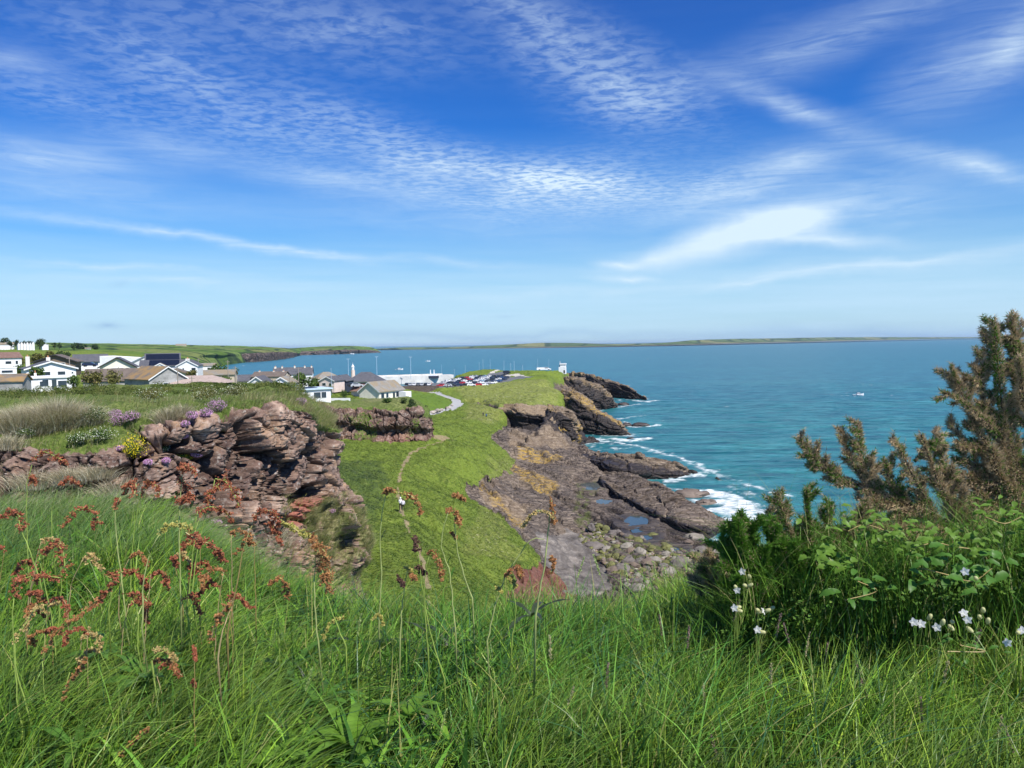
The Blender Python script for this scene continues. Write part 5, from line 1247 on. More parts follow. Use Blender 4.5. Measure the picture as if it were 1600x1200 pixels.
# ------------------------------------------------------------------ cars
def paint(name, c): return simple(name, c, .3, .03, 1, .6)
CARC = {'white': (.78, .79, .80), 'black': (.02, .02, .025), 'silver': (.45, .47, .5), 'red': (.42, .02, .025), 'blue': (.03, .07, .18), 'grey': (.14, .15, .17), 'navy': (.02, .03, .07), 'pale blue': (.30, .42, .52)}
M_TYRE = simple('tyre', (.02, .02, .02), .9)
def car_mesh(van=False):
    side = [(-2.1, .32), (-2.15, .75), (-1.95, 1.0), (-1.35, 1.42), (.35, 1.46), (1.05, .98), (1.9, .84), (2.15, .62), (2.15, .32)] if not van else [(-2.4, .35), (-2.45, 1.2), (-2.3, 2.0), (1.2, 2.05), (1.75, 1.25), (2.3, 1.0), (2.4, .6), (2.4, .35)]
    m = MB(); n = len(side); W = .86
    for s in (-1, 1):
        for x_, z_ in side: m.v.append((x_, s * (W if z_ < 1.1 else W * .86), z_))
    m.f.append(tuple(range(n))); m.f.append(tuple(range(2 * n - 1, n - 1, -1)))
    for i in range(n): m.f.append((i, i + n, (i + 1) % n + n, (i + 1) % n))
    return m
def make_car(color, van=False):
    body = car_mesh(van).build('van' if van else 'parked_car', bpy.data.materials.get('paint_' + color) or paint('paint_' + color, CARC[color]))
    body['_c'] = color
    m = MB()
    zt, zb = (1.38, 1.02) if not van else (1.9, 1.35)
    x0, x1 = (-1.3, .42) if not van else (.2, 1.3)
    for s in (-1, 1): m.box(((x0 + x1) / 2, s * .80, zb), ((x1 - x0), .08, zt - zb), taper=.97)
    m.build('window', M_GLASS, body)
    m = MB()
    fx = ((.40, 1.48 - .03), (1.06, 1.0)) if not van else ((1.22, 2.0), (1.74, 1.3))
    m.poly([(fx[0][0] + .05, -.66, fx[0][1]), (fx[1][0] + .05, -.78, fx[1][1]), (fx[1][0] + .05, .78, fx[1][1]), (fx[0][0] + .05, .66, fx[0][1])])
    m.build('windscreen', M_GLASS, body)
    m = MB()
    rx = ((-1.40, 1.41), (-1.97, 1.02)) if not van else ((-2.34, 1.9), (-2.45, 1.3))
    m.poly([(rx[0][0] - .04, .66, rx[0][1]), (rx[1][0] - .04, .76, rx[1][1]), (rx[1][0] - .04, -.76, rx[1][1]), (rx[0][0] - .04, -.66, rx[0][1])])
    m.build('rear_window', M_GLASS, body)
    wx_ = 1.3 if not van else 1.55
    for sx in (-wx_, wx_):
        for s in (-1, 1):
            m = MB(); m.tube([(sx, s * .72, .33), (sx, s * .9, .33)], .33, 10); m.build('wheel', M_TYRE, body)
    return body
CAR0 = {c: make_car(c) for c in CARC}
used = set()
def put_car(px, py, rz, c, label, group='cars in the clifftop car park'):
    q = G(px, py, 20.1); zz = float(hz(q[0], q[1]))
    for _ in range(3): q = G(px, py, zz + .05); zz = float(hz(q[0], q[1]))
    if c in used: o = dup(CAR0[c], (q[0], q[1], zz + .02), rz, label=label, cat='car', group=group)
    else:
        used.add(c); o = CAR0[c]; o.location = (q[0], q[1], zz + .02); o.rotation_euler.z = rz; tag(o, label, 'car', group)
    return o
rc = random.Random(4)
rowsC = [(604.2, 689, 700, 2, ['red', 'silver']), (603.6, 706, 756, 6, ['black', 'navy', 'black', 'white', 'red', 'white']), (600.2, 693, 772, 9, ['silver', 'black', 'navy', 'red', 'white', 'black', 'white', 'silver', 'white']),
         (597.2, 699, 781, 10, ['white', 'silver', 'black', 'white', 'black', 'white', 'pale blue', 'black', 'navy', 'blue']), (594.4, 707, 788, 10, ['white', 'white', 'black', 'red', 'navy', 'white', 'silver', 'black', 'white', 'navy']),
         (592.0, 722, 792, 10, ['black', 'red', 'white', 'black', 'silver', 'white', 'navy', 'black', 'blue', 'navy']), (589.8, 730, 786, 9, ['white', 'white', 'silver', 'black', 'pale blue', 'white', 'black', 'navy', 'black'])]
rown = ['front', 'second', 'third', 'fourth', 'fifth', 'sixth', 'back']
for ri, (py, x0, x1, nn, cols) in enumerate(rowsC):
    for k in range(nn):
        px = x0 + (x1 - x0) * k / max(1, nn - 1) + rc.uniform(-.6, .6)
        cc = cols[k % len(cols)]
        pos = 'leftmost' if k == 0 else ('rightmost' if k == nn - 1 else '%s from the left' % ('second', 'third', 'fourth', 'fifth', 'sixth', 'seventh', 'eighth', 'ninth')[k - 1])
        put_car(px, py + rc.uniform(-.25, .25) - (.5 * k / nn if ri else 0), (R_(4) if ri in (0, 1) else R_(62 + rc.uniform(-8, 8))) + (math.pi if rc.random() < .5 else 0), cc, '%s car, %s car park row, %s' % (cc, rown[ri], pos))
for k, (px, cc) in enumerate(((636, 'black'), (642, 'silver'), (648, 'white'), (654, 'grey'), (660, 'silver'), (666, 'black'), (671, 'white'))):
    put_car(px, 602.4, R_(88), cc, '%s car behind the dark rubble wall, %s' % (cc, ('leftmost', 'second', 'third', 'fourth', 'fifth', 'sixth', 'rightmost')[k] + ' of that row'), 'cars behind the rubble wall')
put_car(552, 607, R_(20), 'black', 'black car parked below the dark boarded house', 'cars parked among the houses') if False else None
van = make_car('black', True); van.name = 'parked_van'; q = D(792, 577.4, 470); van.location = (q[0], q[1], float(hz(q[0], q[1])) + .15); van.rotation_euler.z = R_(2); tag(van, 'black van parked alone on the skyline beside the headland road', 'van')
v2 = make_car('white', True); v2.name = 'white_van'; q = D(850, 577, 560); v2.location = (q[0] , q[1], q[2] - .6); v2.scale = (2.2, 1, 1); v2.rotation_euler.z = R_(2); v2.name = 'white_marquee'; tag(v2, 'long white vehicle half hidden behind the grass left of the lookout tower', 'van')
for px, py, d, cc, lab in ((140.5, 573, 240, 'navy', 'dark blue car parked below the long grey-roofed house'), (552, 604.5, 262, 'black', 'black car parked below the dark boarded house'), (558, 605, 258, 'silver', 'silver car right of the black car below the dark boarded house')):
    q = D(px, py, d); o = dup(CAR0[cc], q, R_(15), label=lab, cat='car', group='cars parked among the houses')
# ------------------------------------------------------------------ boats
def boat(name, px, py, L, rz, label, cabin=True, group=None):
    q = G(px, py, .0); r = empty(name, (q[0], q[1], .05), rz, label=label, cat='boat', group=group)
    sec = [(-.5, .30, .0), (-.2, .36, .0), (.2, .32, .03), (.42, .16, .08), (.5, .01, .14)]
    m = MB(); n = len(sec)
    for x_, w_, zz in sec:
        m.v += [(x_ * L, -w_ * L * .42, .09 * L + zz * L), (x_ * L, -w_ * L * .25, -.02 * L), (x_ * L, w_ * L * .25, -.02 * L), (x_ * L, w_ * L * .42, .09 * L + zz * L)]
    for i in range(n - 1):
        for k in range(3): m.f.append((i*4 + k, i*4 + k + 1, (i+1)*4 + k + 1, (i+1)*4 + k))
        m.f.append((i*4 + 3, i*4, (i+1)*4, (i+1)*4 + 3))
    m.f.append((0, 3, 2, 1)); m.build('hull', M_WHITE, r)
    m = MB(); m.box((.02 * L, 0, .10 * L), (.34 * L, .22 * L, .15 * L), taper=.8); m.build('cabin', M_WHITE, r)
    m = MB(); m.box((.02 * L, 0, .18 * L), (.345 * L, .225 * L, .05 * L), taper=.93); m.build('window', M_GLASS, r)
    return r
boat('motor_boat', 1341, 618, 7.5, R_(-4), 'white motor boat with a short wake out on the open sea')
boat('cabin_cruiser', 623.5, 578, 13, R_(5), 'small white boat on the bay between the two tall harbour masts')
boat('white_launch', 668, 565, 13, R_(10), 'tiny white boat on the bay right of the tallest masts')
boat('distant_cruiser', 549, 553.6, 28, R_(0), 'tiny white boat below the far dark headland')
# ------------------------------------------------------------------ trees, shrubs, hedges
def leafmat(name, a, b_, c_, sc=1.0):
    m, t, b, o = newmat(name)
    g = geo(t); n = t.noise(g, sc, 5, .7)
    c = t.ramp(n, [(.3, a), (.5, b_), (.7, c_)]); t.put(b, 'Base Color', c); b.inputs['Roughness'].default_value = .7; b.inputs['Specular IOR Level'].default_value = .2
    return m
M_LDARK = leafmat('dark_foliage', (.012, .028, .010), (.028, .055, .014), (.055, .09, .022)); M_LMID = leafmat('shrub_foliage', (.022, .05, .010), (.055, .10, .018), (.11, .155, .03)); M_LOLV = leafmat('olive_foliage', (.05, .055, .015), (.11, .11, .03), (.20, .17, .06)); M_BARK = simple('bark', (.10, .075, .05), .9, .3, 3)
def leafcloud(centers, radii, n, size, seed, flat=1.0):
    r = np.random.default_rng(seed); C = np.asarray(centers); Rr = np.asarray(radii)
    k = r.choice(len(C), n, p=(Rr**2) / (Rr**2).sum())
    d = r.normal(size=(n, 3)); d /= np.linalg.norm(d, axis=1, keepdims=True); d[:, 2] = d[:, 2] * .9 + .15
    P = C[k] + d * (Rr[k] * r.uniform(.55, 1.08, n))[:, None] * np.array([1, 1, flat])
    a = r.normal(size=(n, 3)); a /= np.linalg.norm(a, axis=1, keepdims=True)
    nb = d + r.normal(size=(n, 3)) * .5; b_ = np.cross(a, nb); b_ /= np.linalg.norm(b_, axis=1, keepdims=True) + 1e-9
    s = size * r.uniform(.6, 1.4, n)[:, None]
    V = np.stack([P - a * s, P + b_ * s * .6, P + a * s, P - b_ * s * .6], 1).reshape(-1, 3)
    return V, np.arange(4 * n).reshape(n, 4)
def tree(name, base, h, w, label, mat=M_LDARK, seed=1, n=900, group=None, trunk=.35, cat='tree'):
    r = empty(name, base, 0, label=label, cat=cat, group=group)
    rr = random.Random(seed); cs, rs_ = [], []
    for k in range(9):
        a = rr.uniform(0, 6.28); q = rr.uniform(0, .34) * w
        cs.append((math.cos(a) * q, math.sin(a) * q, h * rr.uniform(trunk + .12, .88))); rs_.append(w * rr.uniform(.16, .27))
    V, F_ = leafcloud(cs, rs_, n, w * .05, seed)
    mesh_np('crown', V, F_, mat, r, smooth=False)
    m = MB(); m.tube([(0, 0, -1), (.05 * w, 0, h * .4), (0, .03 * w, h * .75)], [w * .05, w * .035, w * .015], 6)
    for k in range(4): m.tube([(0, 0, h * .35), cs[k]], [w * .02, w * .006], 4)
    m.build('trunk', M_BARK, r); return r
tk = 0
for px, pt, pb, w, d, lab in ((6, 528.5, 545, 19, 660, 'dark tree cut by the left edge of the skyline'), (17, 532, 545, 12, 650, 'lower dark tree between the left edge tree and the white gables'), (27, 531.5, 544, 12, 665, 'dark round tree behind the leftmost white gables'), (37, 533, 544, 10, 670, 'dark tree behind the middle of the white gables'),
          (46, 533.5, 544, 11, 665, 'dark tree behind the right-hand white gables'), (62, 529, 544.5, 18, 670, 'largest dark tree at the right end of the white gables'), (85.5, 534, 544.5, 9, 700, 'left tree of the lone pair on the skyline'), (92.5, 535, 544.5, 9.5, 700, 'right tree of the lone pair on the skyline')):
    tk += 1; h = (pb - pt) / FPX * d; tree('broad_tree', D(px, pb, d), h, w / FPX * d, lab, seed=tk, n=700, group='trees on the left skyline', trunk=.1)
for px, pt, pb, w, d, mat, lab in ((58, 555, 566, 26, 300, M_LOLV, 'brownish rounded shrub left behind the brown gabled house'), (78, 550, 566, 22, 300, M_LOLV, 'tallest brownish shrub behind the brown gabled house'), (98, 552, 560, 22, 420, M_LDARK, 'dark shrub on the slope right of the brown gabled house'), (122, 539, 545, 24, 1000, M_LDARK, 'long dark thicket on the skyline field edge'), (148, 540, 545, 14, 1000, M_LDARK, 'small dark thicket on the skyline right of the longer one'),
          (30, 560, 575, 18, 260, M_LOLV, 'olive shrub right of the red-roofed house'), (32, 572, 586, 22, 210, M_LMID, 'dark green shrub above the flat-roofed bungalow'), (57, 579, 590, 30, 160, M_LMID, 'wide green shrub in front of the white low-gabled house'),
          (122, 566, 580, 14, 230, M_LMID, 'green shrub beside the telegraph pole'), (146, 585, 601, 34, 140, M_LOLV, 'wide olive shrub before the low brown roof'), (178, 582, 600, 28, 140, M_LOLV, 'olive shrub left of the concrete house'), (114, 590, 602, 22, 135, M_LMID, 'green shrub right of the flat-roofed bungalow'),
          (229, 564, 575, 9, 250, M_LOLV, 'yellow-green conifer before the modern building'), (240, 566, 576, 12, 250, M_LMID, 'small green tree right of the yellow-green conifer'), (300, 580, 590, 20, 200, M_LOLV, 'brown-green shrub right of the cream garage gable'), (343, 574, 584, 24, 270, M_LMID, 'green shrub above the bay left of the pale pole'), (366, 577, 588, 16, 270, M_LMID, 'green shrub above the bay right of the pale pole'), (330, 576, 584, 12, 280, M_LMID, 'small shrub by the small far white house'),
          (470, 588, 605, 28, 262, M_LMID, 'left half of the big green bush beyond the twin gables'), (492, 589, 606, 28, 262, M_LMID, 'right half of the big green bush beyond the twin gables'), (355, 588, 602, 22, 190, M_LMID, 'green hedge end right of the pink roof'), (514, 606, 618, 16, 225, M_LMID, 'small green shrub behind the white garden wall'), (537, 610, 620, 14, 235, M_LMID, 'green garden shrub left of the cream bungalow'),
          (629, 624, 634, 14, 194, M_LDARK, 'dark clipped bush at the left of the outcrop top'), (646, 624, 642, 17, 191.5, M_LDARK, 'tall dark bush on the right corner of the outcrop'), (606, 625, 631, 18, 196, M_LMID, 'low green bush on the outcrop below the cream bungalow')):
    tk += 1; h = (pb - pt) / FPX * d * 1.05; tree('shrub', D(px, pb, d), h, w / FPX * d * 1.1, lab, mat, seed=tk, n=800, group='shrubs among the village houses', trunk=-.05, cat='shrub')
# ------------------------------------------------------------------ people
def person(px, py, d, z, rz, shirt, trousers, label, hat=None, stride=.25, group=None):
    q = D(px, py, d); r = empty('person', (q[0], q[1], z if z is not None else q[2]), rz, label=label, cat='person', group=group)
    vs_ = [(0, 0, .98), (0, 0, 1.2), (0, .01, 1.42), (0, .02, 1.52), (0, .03, 1.66), (0, .05, 1.74),
           (.10, 0, .92), (.11, .10 + stride * .3, .50), (.11, stride * .4, .08), (.11, stride * .4 + .14, .04), (-.10, 0, .92), (-.11, .04 - stride * .2, .50), (-.11, -stride * .8, .08), (-.11, -stride * .8 + .14, .04),
           (.20, .0, 1.40), (.25, -.06, 1.12), (.24, .10, .90), (.24, .14, .82), (-.20, .0, 1.40), (-.25, .05, 1.12), (-.24, .2, .94), (-.24, .25, .88)]
    es = [(0,1),(1,2),(2,3),(3,4),(4,5),(0,6),(6,7),(7,8),(8,9),(0,10),(10,11),(11,12),(12,13),(2,14),(14,15),(15,16),(16,17),(2,18),(18,19),(19,20),(20,21)]
    rad = [.15,.14,.16,.055,.10,.06,.10,.065,.045,.04,.10,.065,.045,.04,.065,.045,.035,.03,.065,.045,.035,.03]
    me = bpy.data.meshes.new('body'); me.from_pydata(vs_, es, []); o = bpy.data.objects.new('body', me); COL.objects.link(o); o.parent = r
    sk_ = o.modifiers.new('skin', 'SKIN'); o.modifiers.new('sub', 'SUBSURF').render_levels = 1
    for i, R in enumerate(rad): me.skin_vertices[0].data[i].radius = (R, R)
    me.skin_vertices[0].data[0].use_root = True
    mt_, t, b, _o = newmat('skin_and_clothes_' + label[:10].replace(' ', '_'))
    g = t.add('ShaderNodeTexCoord').outputs['Object']; zz = t.add('ShaderNodeSeparateXYZ', ins={0: g}).outputs[2]
    t.put(b, 'Base Color', t.ramp(t.math('DIVIDE', zz, 2.0), [(.0, (.02, .02, .02)), (.05, trousers), (.49, shirt), (.745, (.5, .3, .22))], 'CONSTANT')); me.materials.append(mt_)
    # hair or hat as its own cap
    m = lathe([(.115, 1.62), (.12, 1.70), (.09, 1.80), (.02, 1.84)], 10)
    m.v = [(x_, y_ + .03, z_) for x_, y_, z_ in m.v]; m.build('hat' if hat else 'hair', simple('cap_' + label[:6].replace(' ', '_'), hat or (.05, .035, .02), .8), r)
    return r
person(626, 797, 106.5, None, R_(4), (.80, .80, .82), (.02, .02, .03), 'walker in white top and dark trousers, left of the pair on the grass path', hat=(.75, .75, .76))
person(630, 799, 105.6, None, R_(-4), (.72, .68, .74), (.015, .015, .02), 'walker in pale lilac top and black trousers, right of the pair on the grass path')
for px, py, sh_, tr_, lab in ((755, 651.5, (.02, .02, .03), (.02, .02, .03), 'person in black on the seaward grass slope, left of the two'), (760, 653.5, (.02, .12, .35), (.02, .03, .06), 'person in blue jacket on the seaward grass slope'), (696.5, 643, (.02, .02, .03), (.02, .02, .03), 'person in dark clothes on the curved footpath by the stones'), (699, 606, (.12, .07, .03), (.02, .02, .02), 'person in brown at the top of the railed ramp'), (767, 577, (.02, .03, .03), (.02, .02, .02), 'person in dark clothes on the grass hump beside the road'), (674.5, 603, (.6, .35, .3), (.03, .03, .03), 'person in pale top at the car park wall')):
    z_ = 16
    if py < 610: z_ = 20
    q = G(px, py, z_)
    for _ in range(6): q = G(px, py, z_); z_ = .5 * z_ + .5 * float(hz(q[0], q[1]))
    person(px, py, q[1], z_, R_(20), sh_, tr_, lab)
# ------------------------------------------------------------------ sea rocks and shore boulders
M_SEAROCK = simple('dark_sea_rock', (.055, .045, .042), .6, .4, .8, .35, bmp=.2)
for k, (px, py, w, h, lab) in enumerate(((974, 633.5, 15, 5, 'low dark rock just off the second rocky ridge'), (979, 665.5, 14, 6, 'left of the two dark rocks off the third ridge'), (1001, 665.5, 20, 6, 'right, larger of the two dark rocks off the third ridge'), (985, 686, 9, 3.5, 'small wetted rock awash at the tip of the third ridge'),
                                         (1078, 773, 42, 10, 'flat brown rock in the surf beside the platform'), (1102, 787, 28, 8, 'smaller flat rock in the surf in front of the larger one'))):
    q = G(px, py, 0 if k < 6 else 3.4); o = boulder_mesh(20 + k, M_SEAROCK if k not in (4, 5) else simple('brown_sea_rock', (.16, .125, .10), .7, .35, .8, .3, bmp=.2), 'sea_rock', n=22)
    s = w / FPX * q[1]; o.location = tuple(q); o.scale = (s, s * .9, h / FPX * q[1] * 2.6); tag(o, lab, 'rock', 'rocks off the shore' if k in () else None)
protos = []
BM = [simple('grey_boulder', (.15, .13, .115), .85, .3, 1.2, .25, bmp=.1), simple('brown_boulder', (.17, .13, .10), .85, .3, 1.2, .25, bmp=.1), simple('algae_boulder', (.14, .14, .05), .8, .4, 1.2, .25, bmp=.1), simple('pale_boulder', (.25, .225, .185), .85, .25, 1.2, .25, bmp=.1)]
BN = ['grey', 'brown', 'olive algae-covered', 'pale']
for k in range(12): protos.append((boulder_mesh(60 + k, BM[k % 4], 'boulder', fl=.8), k % 4))
rb = random.Random(12); placed = []; cnt = 0
zone = [(905, 842), (930, 822), (985, 838), (1030, 850), (1080, 862), (1120, 880), (1130, 920), (1060, 925), (985, 925), (950, 890), (925, 862)]
zone = np.array([(a, b) for a, b in zone], float)
while cnt < 285:
    px, py = rb.uniform(900, 1135), rb.uniform(815, 930)
    if not inpoly(np.array([px]), np.array([py]), zone)[0]: continue
    s = min(1.9, rb.uniform(.5, .85) * (1 + rb.random() ** 4 * 1.6)) * (1.15 if py > 880 else 1)
    q = G(px, py, 1.5)
    if any((q[0] - a) ** 2 + (q[1] - b) ** 2 < ((s + c) * .44) ** 2 for a, b, c in placed): 
        if rb.random() < .97: continue
    zz = float(hz(q[0], q[1])); q = G(px, py, zz)
    placed.append((q[0], q[1], s)); pr_, ci = protos[rb.choice([0, 1, 2, 2, 6, 6, 10, 3, 7, 4, 5, 8, 9, 10, 11])]
    o = pr_.copy(); COL.objects.link(o); o.location = (q[0], q[1], zz + s * .22); o.scale = (s * 1.3,) * 3; o.rotation_euler = (rb.uniform(-.3, .3), rb.uniform(-.3, .3), rb.uniform(0, 6.28))
    tag(o, ('%s boulder of the tumbled rock field behind the beach' if s < 1.15 else 'big %s boulder standing out of the rock field behind the beach') % BN[ci], 'boulder', ('%s boulders of the rock field' if s < 1.15 else 'big %s boulders of the rock field') % BN[ci]); cnt += 1
for k, (px, py, s) in enumerate(((927, 857, 2.6), (960, 895, 2.4), (972, 900, 2.0), (1086, 843, 2.6), (1095, 862, 2.2), (1075, 850, 1.8), (1020, 838, 1.6), (1120, 868, 2.2), (1100, 890, 2.4), (1035, 815, 2.0))):
    q = G(px, py, 1.5); zz = float(hz(q[0], q[1])); q = G(px, py, zz); o = protos[(k * 5) % 12 if k else 0][0].copy(); COL.objects.link(o); o.location = (q[0], q[1], zz + s * .15); o.scale = (s * 1.25, s * 1.1, s * .8); o.rotation_euler.z = k
    tag(o, ('dark boulder lying alone on the grey beach sand', 'rounded reddish boulder at the beach corner', 'second rounded boulder right of the reddish one at the beach corner', 'largest block at the sea end of the rock field', 'large block below the largest one', 'block left of the largest block', 'brown block beside the long tide pool', 'large block near the green gorse', 'large block at the right end of the rock field', 'block above the long tide pool')[k], 'boulder')
for pr_, ci in protos: bpy.data.objects.remove(pr_)
# cobbles between the boulders: beyond counting
def scatter_mesh(name, protoV, protoF, pos, sc, rot, mat, attrs=None, smooth=False):
    n = len(pos); ca, sa = np.cos(rot), np.sin(rot)
    V = np.repeat(protoV[None], n, 0) * sc[:, None, None] if sc.ndim == 1 else np.repeat(protoV[None], n, 0) * sc[:, None, :]
    X_ = V[..., 0] * ca[:, None] - V[..., 1] * sa[:, None]; Y_ = V[..., 0] * sa[:, None] + V[..., 1] * ca[:, None]
    V = np.stack([X_, Y_, V[..., 2]], -1) + pos[:, None]
    F_ = (protoF[None] + (np.arange(n) * len(protoV))[:, None, None]).reshape(-1, protoF.shape[1])
    at = {k: np.repeat(v, len(protoV), 0) for k, v in (attrs or {}).items()}
    return mesh_np(name, V.reshape(-1, 3), F_, mat, smooth=smooth, attrs=at)
tmp = boulder_mesh(5, None, n=5); pv_ = np.array([v.co[:] for v in tmp.data.vertices]); pf_ = np.array([p.vertices[:] for p in tmp.data.polygons]); bpy.data.objects.remove(tmp)
pxs = RNG.uniform(890, 1140, 5200); pys = RNG.uniform(812, 935, 5200); ok = inpoly(pxs, pys, zone)
pp = np.array([G(a, b, 1.3) for a, b in zip(pxs[ok], pys[ok])]); pp[:, 2] = hz(pp[:, 0], pp[:, 1]) + .05
mcob, t, b, o_ = newmat('cobbles'); cc = attr(t, 'tint', 'Color'); t.put(b, 'Base Color', cc); b.inputs['Roughness'].default_value = .85
pal = np.array([(.20, .17, .15), (.13, .11, .10), (.20, .20, .06), (.15, .16, .045), (.33, .30, .24), (.24, .17, .13)])
cob = scatter_mesh('cobbles', pv_, pf_, pp, RNG.uniform(.25, .62, len(pp)), RNG.uniform(0, 6.28, len(pp)), mcob, {'tint': pal[RNG.integers(0, 6, len(pp))] * RNG.uniform(.7, 1.2, (len(pp), 1))})
cob['kind'] = 'stuff'
# tide pools
mp, t, b, o_ = newmat('pool_water'); t.put(b, 'Base Color', (.035, .055, .055)); b.inputs['Roughness'].default_value = .12; b.inputs['Specular IOR Level'].default_value = .35
for poly, zz in POOLS:
    m = MB(); c_ = np.mean([G(a, b, zz) for a, b in poly], 0); zz2 = zz
    ring = cr(np.array([G(a, b, zz2) for a, b in poly + poly[:1]]), 36)[:-1]
    m.poly([tuple(q) for q in ring][::-1]); o = m.build('tide_pool', mp)
    o.data.flip_normals() if o.data.polygons[0].normal.z < 0 else None
    o['kind'] = 'structure'
# ------------------------------------------------------------------ foreground bank
brow = [(-500,820,6.4),(-100,830,6.1),(100,834,6.0),(250,850,5.8),(350,925,5.2),(450,975,4.7),(560,1003,4.4),(700,1005,4.3),(850,1008,4.3),(1000,985,4.4),(1100,955,4.6),(1200,915,4.8),(1400,880,5.0),(1700,865,5.2),(2100,860,5.4)]
mid = [(-500,920,4.2),(-100,925,4.2),(100,930,4.2),(250,940,4.1),(350,965,3.9),(450,1000,3.8),(560,1035,3.6),(700,1045,3.5),(850,1045,3.5),(1000,1035,3.5),(1100,1015,3.6),(1200,990,3.7),(1400,975,3.7),(1700,965,3.8),(2100,965,3.8)]
def rowc(y, d): return [(px, y, d) for px, _, _ in brow]
frows = [rowc(2600, .75), rowc(1700, 1.3), rowc(1250, 2.3), rowc(1110, 2.95), mid, brow, [(a, b + 75, d + 1.5) for a, b, d in brow], [(a, b + 420, d + 3.6) for a, b, d in brow]]
FG, frp = loft([[D(*p) for p in r] for r in frows], 260, [8, 10, 12, 14, 22, 14, 14])
fn_, fm_ = FG.shape[:2]
FP = FG.reshape(-1, 3).copy(); FP[:, 2] += fbm(FP / .5, 3, seed=300) * .05
M_SOIL = simple('bank_soil', (.018, .024, .009), .95, .4, 8)
bank = mesh_np('foreground_bank', FP, grid_faces(fn_, fm_)[:, ::-1], M_SOIL); bank['kind'] = 'structure'
FG2 = FP.reshape(fn_, fm_, 3)
def bank_pt(u, v):                    # u along, v from camera outwards, in cells
    i = np.clip(v, 0, fn_ - 1.001); j = np.clip(u, 0, fm_ - 1.001); i0 = i.astype(int); j0 = j.astype(int); a = (i - i0)[:, None]; b = (j - j0)[:, None]
    return FG2[i0, j0]*(1-a)*(1-b) + FG2[i0+1, j0]*a*(1-b) + FG2[i0, j0+1]*(1-a)*b + FG2[i0+1, j0+1]*a*b
def grassmat(name, transl=.22):
    m = bpy.data.materials.new(name); m.use_nodes = True; t = NT(m.node_tree); t.n.clear()
    c = attr(t, 'tint', 'Color')
    b = t.add('ShaderNodeBsdfPrincipled', ins={'Base Color': c, 'Roughness': .34}); b.inputs['Specular IOR Level'].default_value = .15
    tr_ = t.add('ShaderNodeBsdfTranslucent', ins={'Color': t.mix(.5, c, (.28, .42, .04), 'MIX')})
    mx = t.add('ShaderNodeMixShader', ins={0: transl, 1: b.outputs[0], 2: tr_.outputs[0]})
    o = t.add('ShaderNodeOutputMaterial', ins={0: mx.outputs[0]}); return m
M_BLADE = grassmat('grass_blade')
def blades(name, P, h, w, lean, tint, mat, seg=4, droop=.6, seed=0, kind='stuff', parent=None, tipc=None):
    r = np.random.default_rng(seed); n = len(P)
    a = r.uniform(0, 6.283, n); wd = np.c_[np.cos(a), np.sin(a), np.zeros(n)]
    ts = np.linspace(0, 1, seg + 1); Vs = []; T = []
    for t_ in ts:
        c = P + h[:, None] * (np.array([0, 0, 1.0]) * (t_ - droop * .38 * t_**3 * np.linalg.norm(lean, axis=1)[:, None]) + lean * t_**1.7)
        ww = w[:, None] * (1 - t_**1.6) * .5 + .0002
        Vs += [c - wd * ww, c + wd * ww]
        tc_ = tint * 1.0 if tipc is None else tint * (1 - t_**2 * .5) + tipc * t_**2 * .5
        T += [tc_, tc_]
    V = np.stack(Vs, 1).reshape(-1, 3); T = np.stack(T, 1).reshape(-1, 3)
    k = 2 * (seg + 1); base = (np.arange(n) * k)[:, None]
    F_ = np.concatenate([base + np.array([2*s, 2*s+1, 2*s+3, 2*s+2]) for s in range(seg)], 1).reshape(-1, 4)
    o = mesh_np(name, V, F_, mat, parent, smooth=True, attrs={'tint': T})
    if kind: o['kind'] = kind
    return o
def pickc(pal, wts, n, r, jit=.25):
    pal = np.array(pal); k = r.choice(len(pal), n, p=np.array(wts) / sum(wts)); return pal[k] * r.uniform(1 - jit, 1 + jit, (n, 1))
r = np.random.default_rng(5)
rowstart = np.cumsum([0, 8, 10, 12, 14, 22, 14, 14])
def fore(n, v0, v1, px0=None, px1=None, seed=1):
    q = np.random.default_rng(seed); u = q.uniform(0, fm_ - 1.01, n * 3); v = q.uniform(v0, v1, n * 3); P = bank_pt(u, v); px = 800 + P[:, 0] / P[:, 1] * FPX
    # area weighting
    e = 4; area = P[:, 1] ** 1.0; ok = (px > -160) & (px < 1760)
    if px0 is not None: ok &= (px > px0) & (px < px1)
    ok &= q.random(n * 3) < area / area.max()
    return P[ok][:n], px[ok][:n]
GREEN = [(.030, .075, .008), (.10, .22, .012), (.19, .34, .022), (.05, .14, .03), (.30, .42, .045), (.42, .40, .15)]
# fine turf everywhere
P_, px = fore(78000, 14, 66, seed=11)
dens = fbm(P_ / .35, 3, seed=310)
keep = dens > -.55; P_, px, dens = P_[keep], px[keep], dens[keep]; n = len(P_)
h = (.17 + .12 * r.random(n) + .10 * dens) * np.clip(1 + 1.0 * fbm(P_ / .28, 2, seed=343), .4, 1.4) * np.interp(px, [0, 400, 700, 1100, 1600], [1.25, 1.2, .95, 1.05, 1.15])
wind = np.c_[np.full(n, .30), np.full(n, .10), np.zeros(n)] * np.interp(px, [0, 450, 900, 1600], [1.5, 1.2, .6, .9])[:, None]
wind = wind + .35 * fbm(P_ / .6, 2, seed=312)[:, None] * np.array([1, .6, 0])
lean = wind + np.c_[r.normal(0, .42, (n, 2)), np.zeros(n)]
tint = pickc(GREEN, [6, 5, 4, 3, 2.4, .7], n, r, .35) * np.interp(dens + fbm(P_ / .5, 2, seed=344), [-.6, .6], [.6, 1.25])[:, None]
